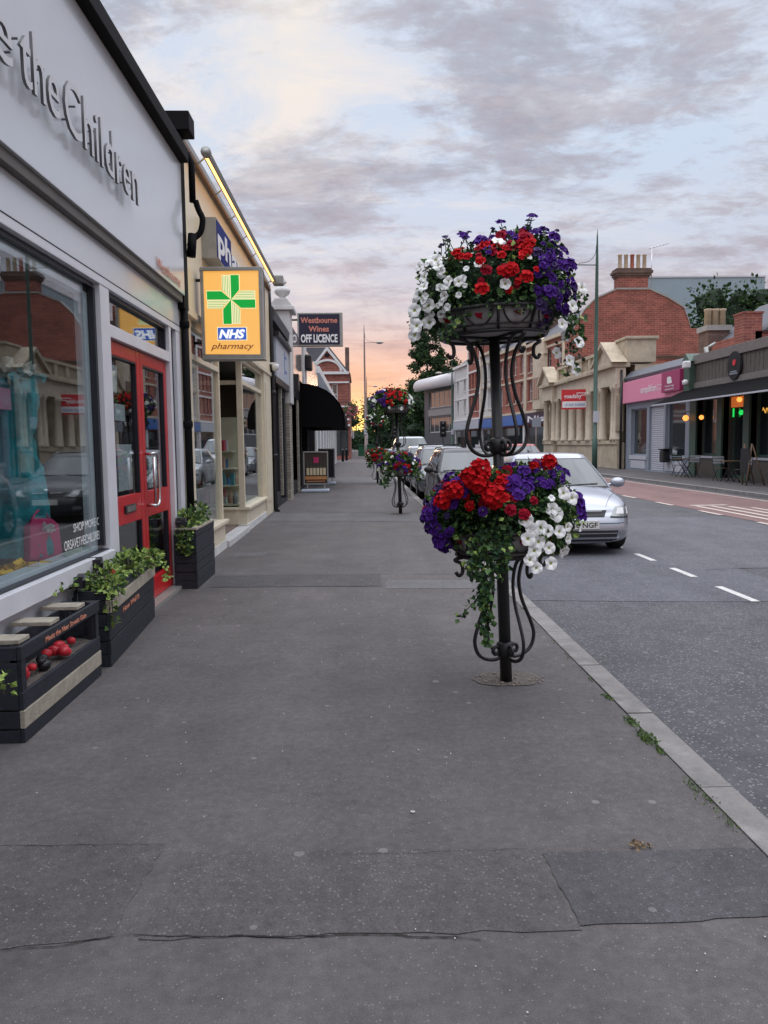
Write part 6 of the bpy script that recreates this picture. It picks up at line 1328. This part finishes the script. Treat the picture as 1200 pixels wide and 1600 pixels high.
# ================================================================== flower stands
def stand(label, x, y, lean, ang=R(27), fine=True):
    t = thing('flower_stand', label, 'flower stand', (0, 0, 0), 'two tier black iron flower stands along the kerb')
    b = MB(); b.tube([(0, 0, -.02), (0, 0, 1.0), (0, 0, 1.02), (0, 0, 2.22)], [.038, .037, .033, .033], 12); b.build('post', 'iron', t)
    up = [(.285, 2.035), (.268, 2.01), (.245, 2.03), (.25, 2.085), (.29, 2.115), (.22, 2.125), (.155, 2.095), (.118, 2.02), (.102, 1.92), (.118, 1.80), (.165, 1.66), (.188, 1.56), (.168, 1.475), (.115, 1.43), (.06, 1.422), (.032, 1.45), (.04, 1.495), (.072, 1.505), (.088, 1.48), (.075, 1.455), (.058, 1.465)]
    lo = [(r, .15+(z-1.42)*(.66/.70)) for r, z in up]
    for tier, P in (('u', up), ('l', lo)):
        for k in range(4):
            a = ang+k*math.pi/2; pts = catmull([((r*1.14 if r > .09 else r)*math.cos(a), (r*1.14 if r > .09 else r)*math.sin(a), z) for r, z in P], 4 if fine else 2)
            b = MB(); b.tube(pts, .0115, 6 if fine else 4); b.build('scroll_bar', 'iron', t)
        zc = P[-6][1]+.03; b = MB(); b.lathe([(.035, zc-.05), (.05, zc-.04), (.05, zc+.04), (.035, zc+.05)], (0, 0, 0), 12); b.build('collar', 'iron', t)
    for z0, r0, r1, h in ((2.135, .31, .37, .13), (.82, .28, .35, .15)):
        b = MB(); b.lathe([(.02, z0), (r0-.01, z0+.005), (r1-.015, z0+h)], (0, 0, 0), 30); bw = b.build('bowl', 'liner', t)
        cg = MB()
        def ring(r, z, rad): cg.tube([(r*math.cos(i/36*6.28319), r*math.sin(i/36*6.28319), z) for i in range(37)], rad, 6)
        ring(r0, z0, .012); ring(r1, z0+h, .012); ring(r0+.02, z0+.035, .006)
        n = 10
        for k in range(n):
            a = 2*math.pi*(k+.35)/n; cg.tube([(r0*math.cos(a), r0*math.sin(a), z0), (r1*math.cos(a), r1*math.sin(a), z0+h)], .009, 5)
            pts = []
            for i in range(13):
                f = i/12; aa = a+2*math.pi/n*(.1+.8*f); hh = h*(1-.78*math.sin(math.pi*f)**.5); rr = lerp(r0, r1, hh/h)+.004; pts.append((rr*math.cos(aa), rr*math.sin(aa), z0+hh))
            cg.tube(pts, .006, 5)
        cg.build('basket_frame', 'iron', t)
        if fine:
            ml_ = MB()
            for k in (5, 6, 7, 8): a = 2*math.pi*(k+.85)/n; p = Vector(((lerp(r0, r1, .6)+.006)*math.cos(a), (lerp(r0, r1, .6)+.006)*math.sin(a), z0+h*.6)); ml_.leaf(p+Vector((-.025, 0, .02)), Vector((1, .1, -.7)), .06, .5); ml_.leaf(p, Vector((.7, .1, .6)), .03, .7)
            ml_.build('liner_motif', 'crimson', bw, fixn=False, split=10)
        for k in range(4):
            a = k*math.pi/2+ang; b = MB(); b.tube([(.03*math.cos(a), .03*math.sin(a), z0-.01), (r0*math.cos(a), r0*math.sin(a), z0)], .010, 5); b.build('support_arm', 'iron', t)
    t.location = (x, y, 0); t.rotation_euler = (0, lean, 0); return t
def petunia_mesh(name, m, eye, r=.04):
    b = MB(); n = 20; vs = [Vector((0, 0, -.018))]
    for rr, z in ((.22, -.006), (.6, .002), (1., .0)):
        for j in range(n):
            a = 2*math.pi*j/n; lob = 1-.13*(math.cos(5*a)*.5+.5)**2 if rr == 1. else 1; zz_ = z+(.006*math.cos(5*a+.6)+.004*math.sin(3*a) if rr == 1. else 0.0015*math.cos(5*a)); vs.append(Vector((r*rr*lob*math.cos(a), r*rr*lob*math.sin(a), zz_)))
    F = [(0, 1+j, 1+(j+1) % n) for j in range(n)] + [(1+k*n+j, 1+(k+1)*n+j, 1+(k+1)*n+(j+1) % n, 1+k*n+(j+1) % n) for k in range(2) for j in range(n)]
    b.add(vs, F, True); b.add([Vector((0, 0, -.05))] + [Vector((r*.2*math.cos(a*1.05), r*.2*math.sin(a*1.05), -.008)) for a in range(6)], [(0, 1+i, 1+(i+1) % 6) for i in range(6)])
    o = b.build(name, [m, eye], fixn=False); me = o.data
    for i in range(n): me.polygons[i].material_index = 1
    bpy.data.objects.remove(o); return me
def geranium_mesh(name, m, r=.05, n=46):
    random.seed(hash(name) % 1000 if False else 5); b = MB()
    for i in range(n):
        z = 1-1.5*(i+.5)/n; a = i*2.39996; q = math.sqrt(max(0, 1-z*z)); v = Vector((q*math.cos(a), q*math.sin(a), z)); p = v*r*random.uniform(.62, .95)
        t1 = v.orthogonal().normalized(); 
        for k in range(4):
            d = (Matrix.Rotation(k*math.pi/2+i, 3, v) @ t1)*.85+v*.45; b.leaf(p, d+v*random.uniform(-.3, .3), r*random.uniform(.40, .58), 1.1, .2, up=v)
    o = b.build(name, m, fixn=False); me = o.data; bpy.data.objects.remove(o); return me
def cluster_mesh(name, m, r=.05):
    b = MB(); random.seed(3)
    for i in range(5):
        a = i*1.256; c = Vector((math.cos(a)*r*.55, math.sin(a)*r*.55, random.uniform(-.01, .01)))
        n_ = Vector((math.cos(a)*.5, math.sin(a)*.5, 1)).normalized(); t1 = n_.orthogonal().normalized(); t2 = n_.cross(t1); ring = [c-n_*.012]
        for j in range(10): th = j*.6283; rr = r*.62*(1-.16*(j % 2)); ring.append(c+t1*rr*math.cos(th)+t2*rr*math.sin(th)+n_*.004*math.sin(th*3))
        b.add(ring, [(0, 1+j, 1+(j+1) % 10) for j in range(10)], True)
    o = b.build(name, m, fixn=False); me = o.data; bpy.data.objects.remove(o); return me
BM = dict(white=petunia_mesh('white_petunia', 'white_pet', 'yellow_eye', .041), purple=cluster_mesh('purple_petunia', 'purple', .045), red=cluster_mesh('red_petunia', 'red_pet', .045), geranium=geranium_mesh('geranium', 'red_pet', .050, 30), crimson=cluster_mesh('crimson_petunia', 'crimson', .045), dusk=cluster_mesh('dark_purple_petunia', 'purpled', .04))
COLN = dict(white='white', purple='purple', red='red', geranium='bright red', crimson='dark crimson', dusk='dark purple')
def blossom(par, kind, p, n, s=1.):
    o = bpy.data.objects.new('blossom', BM[kind]); COL.objects.link(o); o.parent = par; q = Vector(n).to_track_quat('Z', 'Y')
    o.location = Vector(p)-ORG[par.name]; o.rotation_euler = (q.to_matrix() @ Matrix.Rotation(random.uniform(0, 6.28), 3, 'Z')).to_euler(); o.scale = (s, s, s*random.uniform(.8, 1.1)); return o
def ell(c, r, v): return Vector((c[0]+v.x*r[0], c[1]+v.y*r[1], c[2]+v.z*r[2]))
def rdir(front=False):
    while True:
        v = Vector((random.gauss(0, 1), random.gauss(0, 1), random.gauss(0, 1))).normalized()
        if not front or v.y < .25: return v
def bedding(name, label, loc, ells, dens, size, zone, nb, extra=(), zlow=None, trails=(), window_=None, small=0):
    """ells: list of (centre, radii); zone(p, v) -> blossom kind or None"""
    t = thing(name, label, 'bedding plants', loc, 'bedding plants in the flower stands')
    tot = sum(r[0]*r[2] for c, r in ells)
    b = MB()
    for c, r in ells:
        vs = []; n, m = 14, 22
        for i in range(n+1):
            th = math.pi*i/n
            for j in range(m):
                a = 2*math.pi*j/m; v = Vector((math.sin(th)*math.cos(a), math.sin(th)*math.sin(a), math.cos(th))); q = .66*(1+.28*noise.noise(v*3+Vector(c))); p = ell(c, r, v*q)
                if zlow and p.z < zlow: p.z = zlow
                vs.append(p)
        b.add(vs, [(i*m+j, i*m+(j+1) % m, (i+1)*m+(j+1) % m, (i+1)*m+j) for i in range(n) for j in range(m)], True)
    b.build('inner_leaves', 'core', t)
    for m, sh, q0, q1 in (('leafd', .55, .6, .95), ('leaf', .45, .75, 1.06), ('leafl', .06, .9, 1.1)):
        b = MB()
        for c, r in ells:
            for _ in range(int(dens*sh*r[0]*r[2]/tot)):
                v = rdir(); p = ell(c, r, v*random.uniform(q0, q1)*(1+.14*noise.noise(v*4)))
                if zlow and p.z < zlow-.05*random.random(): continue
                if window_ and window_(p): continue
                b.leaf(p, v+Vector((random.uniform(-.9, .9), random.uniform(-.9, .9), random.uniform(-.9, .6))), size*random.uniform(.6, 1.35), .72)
        for pts, n, wsp in trails:
            cp = catmull(pts, 8)
            for _ in range(int(n*sh)):
                p = random.choice(cp)+Vector((random.gauss(0, wsp), random.gauss(0, wsp), random.gauss(0, wsp))); b.leaf(p, Vector((random.uniform(-1, 1), random.uniform(-1, .3), random.uniform(-.9, .3))), size*random.uniform(.7, 1.25), .95)
        b.build('foliage', m, t, fixn=False)
    if trails:
        b = MB(); [b.tube(catmull(pts, 5), .0025, 4) for pts, n, wsp in trails]; b.build('trailing_stem', 'stem', t)
    k = 0; tries = 0; placed = []
    while k < nb and tries < 6000:
        tries += 1; c, r = random.choices(ells, [r[0]*r[2] for c, r in ells])[0]; v = rdir(random.random() < .93); p = ell(c, r, v*random.uniform(1.08, 1.18)*(1+.14*noise.noise(v*4)))
        if zlow and p.z < zlow-.02: continue
        if window_ and window_(p): continue
        kd = zone(p, v)
        if not kd: continue
        if any((p-q).length < .043 for q in placed): continue
        if any((ell((0, 0, 0), (1/r2[0], 1/r2[1], 1/r2[2]), p-Vector(c2))).length < 1.0 for c2, r2 in ells if c2 != c): continue
        placed.append(p); n_ = (v+Vector((random.uniform(-.25, .25), -.35+random.uniform(-.25, .25), .15+random.uniform(-.2, .3)))); blossom(t, kd, p, n_, random.uniform(.70, 1.02)); k += 1
    for kd, p, n_, s in extra: blossom(t, kd, p, n_, s)
    if small:
        bm_ = MB(); fm = []; names = list(BM); k = tries = 0
        while k < small and tries < 9000:
            tries += 1; c, r = random.choices(ells, [r[0]*r[2] for c, r in ells])[0]; v = rdir(random.random() < .9); p = ell(c, r, v*random.uniform(1.02, 1.14)*(1+.14*noise.noise(v*4)))
            if zlow and p.z < zlow-.02: continue
            if window_ and window_(p): continue
            kd = zone(p, v)
            if not kd or any((p-q).length < .03 for q in placed): continue
            if any((ell((0, 0, 0), (1/r2[0], 1/r2[1], 1/r2[2]), p-Vector(c2))).length < 1.0 for c2, r2 in ells if c2 != c): continue
            placed.append(p); me = BM[kd]; q = Vector((v.x, v.y-.3, v.z+.2)).to_track_quat('Z', 'Y').to_matrix() @ Matrix.Rotation(random.uniform(0, 6.28), 3, 'Z'); sc = random.uniform(.4, .72)
            bm_.add([p+q @ (vv.co*sc) for vv in me.vertices], [tuple(f.vertices) for f in me.polygons], True); fm += [names.index(kd)]*len(me.polygons); k += 1
        o = bm_.build('blossom', [BM[x].materials[0] for x in names], t, fixn=False); o.data.polygons.foreach_set('material_index', fm); o['kind'] = 'stuff'
    return t
SX, SY = .895, 4.70
stand('near two tier black iron flower stand, largest in view', SX, SY, -.037, R(21))
# upper plants
random.seed(101)
ux = .815
def zone_up(p, v):
    sx = (p.x-ux)/.53; sz = (p.z-2.42)/.36; q = random.random()
    if p.y > SY+.15: return random.choice(('white', 'purple', 'red'))
    if sx < -.58: return 'white' if q < .35 and sz < .45 else ('purple' if sz > .3 and q > .85 else None)
    if sx < -.30: return ('red' if sz > .3 else 'white') if q < .3 else None
    if sz > .62: return 'purple' if q < .45 else 'white' if q < .5 else 'crimson' if q < .75 else None
    if sx < .34: return ('crimson' if q < .25 else 'purple' if q < .31 else 'white' if q < .36 else 'red' if q < .9 else None) if sz > -.25 else None
    if sx > .98: return 'white' if q < .4 else 'purple' if q < .7 else None
    return ('purple' if q < .58 else 'dusk' if q < .78 else 'red' if q < .84 and sz > .3 else None) if sz > -.45 else ('dusk' if q < .3 else None)
ex = []
for i in range(11): f = i/10; ex.append(('white', Vector((1.22+.06*math.sin(i*2.1), SY-.18+.1*math.cos(i*3), 2.42-.50*f)), Vector((.5, -1, .2)), .9))
for i in range(7): ex.append(('white', Vector((.355+.05*math.sin(i*2.), SY-.15+.1*math.cos(i*2.), 2.32-.03*i)), Vector((-.5, -1, .1)), 1.05))
win_up = lambda p: (abs(p.x-.83) < .21 and p.z < 2.235+.03*math.sin(p.x*40) and p.y < SY)
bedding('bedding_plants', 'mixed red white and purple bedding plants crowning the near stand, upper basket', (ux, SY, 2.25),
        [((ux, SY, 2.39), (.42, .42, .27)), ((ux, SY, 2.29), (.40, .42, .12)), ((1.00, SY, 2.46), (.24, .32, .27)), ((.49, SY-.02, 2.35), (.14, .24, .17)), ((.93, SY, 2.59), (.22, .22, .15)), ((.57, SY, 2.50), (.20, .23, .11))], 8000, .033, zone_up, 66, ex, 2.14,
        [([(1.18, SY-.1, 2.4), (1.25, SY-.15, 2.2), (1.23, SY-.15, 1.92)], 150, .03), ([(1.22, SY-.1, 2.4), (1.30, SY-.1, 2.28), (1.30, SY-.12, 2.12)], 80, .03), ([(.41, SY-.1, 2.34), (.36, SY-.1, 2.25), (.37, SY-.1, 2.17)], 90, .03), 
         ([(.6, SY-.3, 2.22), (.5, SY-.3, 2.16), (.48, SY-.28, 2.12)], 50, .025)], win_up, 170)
up_t = bpy.data.objects['bedding_plants']
random.seed(7)
for i in range(16):   # tall budded stems standing above the crown
    a = random.uniform(-.32, .34); b = MB(); base = Vector((ux+a, SY+random.uniform(-.2, .2), 2.60)); tip = base+Vector((random.uniform(-.06, .08), 0, random.uniform(.10, .22)*(1 if a > -.1 else .6))); b.tube([base, tip], .0025, 4)
    for _ in range(8): b.leaf(base.lerp(tip, random.random()), Vector((random.uniform(-1, 1), random.uniform(-1, 1), .4)), .03, .6)
    b.build('flower_stem', 'leafd', up_t, fixn=False)
    blossom(up_t, 'dusk' if i % 3 else 'purple', tip, Vector((0, -.6, 1)), .42 if i % 3 else .75)
# lower plants
random.seed(202)
lx = .885
def zone_lo(p, v):
    sx = (p.x-lx)/.50; sz = (p.z-1.08)/.30; q = random.random()
    if p.y > SY+.15: return random.choice(('white', 'purple', 'red'))
    if sx < -.72: return 'purple' if q < .34 else 'dusk' if q < .5 else 'crimson' if q < .62 and sz > 0 else None
    if sx < -.05: return None if sz < .05 else ('geranium' if q < .10 else 'red' if q < .2 else 'purple' if q < .38 and sx < -.4 else 'crimson' if q < .36 and sz < .6 else None)
    if sx < .25: return ('purple' if q < .6 else 'crimson' if q < .8 else None) if sz > .4 else ('crimson' if q < .25 and sz > 0 else 'white' if sz < -.2 and q < .35 else None)
    if sz > .55: return 'purple' if q < .6 else 'geranium' if q < .72 else None
    if sx > .86: return 'purple' if q < .3 else None
    return 'white' if q < .24 else 'purple' if q < .27 else None
ex = [('geranium', Vector((.74, SY-.44, 1.20)), Vector((-.1, -1, .4)), 1.25), ('geranium', Vector((.62, SY-.36, 1.30)), Vector((-.3, -.8, .7)), 1.15), ('geranium', Vector((.68, SY-.36, 1.355)), Vector((-.1, -.7, 1)), 1.1), ('geranium', Vector((.53, SY-.36, 1.23)), Vector((-.4, -1, .4)), 1.0),
      ('geranium', Vector((.66, SY-.40, 1.27)), Vector((-.2, -1, .6)), 1.05), ('geranium', Vector((.47, SY-.3, 1.17)), Vector((-.4, -1, .4)), 1.0), ('purple', Vector((.86, SY-.36, 1.27)), Vector((0, -1, .4)), 1.1), ('geranium', Vector((1.10, SY-.22, 1.38)), Vector((.1, -.7, 1)), .9)]
for x_, z_ in ((1.02, 1.02), (1.08, .95), (1.16, 1.01), (1.18, .91), (1.04, .90), (1.25, 1.1), (1.28, 1.0), (.98, .97), (1.06, .80), (1.20, .82), (1.0, .85), (1.31, 1.19), (1.15, 1.13), (.96, 1.08), (1.24, 1.22), (1.1, 1.03)):
    x_ = .87+(x_-.88)*(.66 if z_ < 1.12 else .8); z_ -= .015; ex.append(('white', Vector((x_, SY-.44+abs(x_-.9)*.35, z_)), Vector(((x_-.9)*1.4, -1, .15)), random.uniform(.9, 1.12)))
for x_, z_ in ((1.29, 1.16), (1.31, 1.08), (.42, 1.0), (.45, .92), (.38, 1.08), (.44, 1.14)): ex.append(('purple', Vector((x_, SY-.2, z_)), Vector(((x_-.9)*2, -1, .2)), 1.05))
win_lo = lambda p: (abs(p.x-.90) < .085 and p.z < .99 and p.y < SY)
tr_iv = [([(.78, SY-.38, 1.02), (.75, SY-.43, .85), (.71, SY-.43, .68), (.695, SY-.42, .52), (.70, SY-.41, .36)], 230, .014), ([(.72, SY-.36, 1.0), (.69, SY-.42, .84), (.67, SY-.42, .66), (.68, SY-.42, .58)], 180, .018), ([(.68, SY-.34, .98), (.64, SY-.40, .86), (.62, SY-.40, .76)], 110, .018), ([(.84, SY-.38, .98), (.81, SY-.42, .86), (.79, SY-.41, .78)], 100, .018), ([(.68, SY-.4, .62), (.60, SY-.4, .56), (.56, SY-.4, .50)], 22, .014)]
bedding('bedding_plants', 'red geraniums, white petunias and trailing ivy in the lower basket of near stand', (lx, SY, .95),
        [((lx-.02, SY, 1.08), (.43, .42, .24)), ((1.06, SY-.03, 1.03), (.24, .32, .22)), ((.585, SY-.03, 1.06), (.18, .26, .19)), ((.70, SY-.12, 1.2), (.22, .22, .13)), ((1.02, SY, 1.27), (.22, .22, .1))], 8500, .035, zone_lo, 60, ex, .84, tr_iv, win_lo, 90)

# middle and far stands
def far_plants(x, y, z, r, label, seed, n, zone, size, nb):
    random.seed(seed)
    return bedding('bedding_plants', label, (x, y, z), [((x, y, z), r), ((x-r[0]*.4, y, z-.02), (r[0]*.55, r[1]*.6, r[2]*.8)), ((x+r[0]*.45, y, z), (r[0]*.5, r[1]*.6, r[2]*.8))], n, size, zone, nb, (), z-r[2]*.7,
                   [([(x-r[0]*.6, y-.25, z-.1), (x-r[0]*.75, y-.28, z-.38)], 80, .05), ([(x+r[0]*.8, y-.2, z-.05), (x+r[0]*.95, y-.2, z-.3)], 60, .04)])
def z2u(x0):
    def f(p, v):
        sx = (p.x-x0)/.45; q = random.random()
        if p.z < 2.25: return 'white' if q < .85 else None
        return ('purple' if q < .8 else 'white') if sx < -.3 else ('white' if q < .7 else None) if sx > .75 else ('red' if q < .85 else 'crimson')
    return f
def z2l(x0):
    def f(p, v):
        sx = (p.x-x0)/.45; q = random.random()
        if p.z < 1.0 and sx < -.2: return 'white' if q < .8 else None
        return random.choice(('purple', 'purple', 'crimson', 'red', 'dusk', 'white'))
    return f
stand('middle two tier black iron flower stand beside the parked cars', .83, 16.3, -.03, R(35), False)
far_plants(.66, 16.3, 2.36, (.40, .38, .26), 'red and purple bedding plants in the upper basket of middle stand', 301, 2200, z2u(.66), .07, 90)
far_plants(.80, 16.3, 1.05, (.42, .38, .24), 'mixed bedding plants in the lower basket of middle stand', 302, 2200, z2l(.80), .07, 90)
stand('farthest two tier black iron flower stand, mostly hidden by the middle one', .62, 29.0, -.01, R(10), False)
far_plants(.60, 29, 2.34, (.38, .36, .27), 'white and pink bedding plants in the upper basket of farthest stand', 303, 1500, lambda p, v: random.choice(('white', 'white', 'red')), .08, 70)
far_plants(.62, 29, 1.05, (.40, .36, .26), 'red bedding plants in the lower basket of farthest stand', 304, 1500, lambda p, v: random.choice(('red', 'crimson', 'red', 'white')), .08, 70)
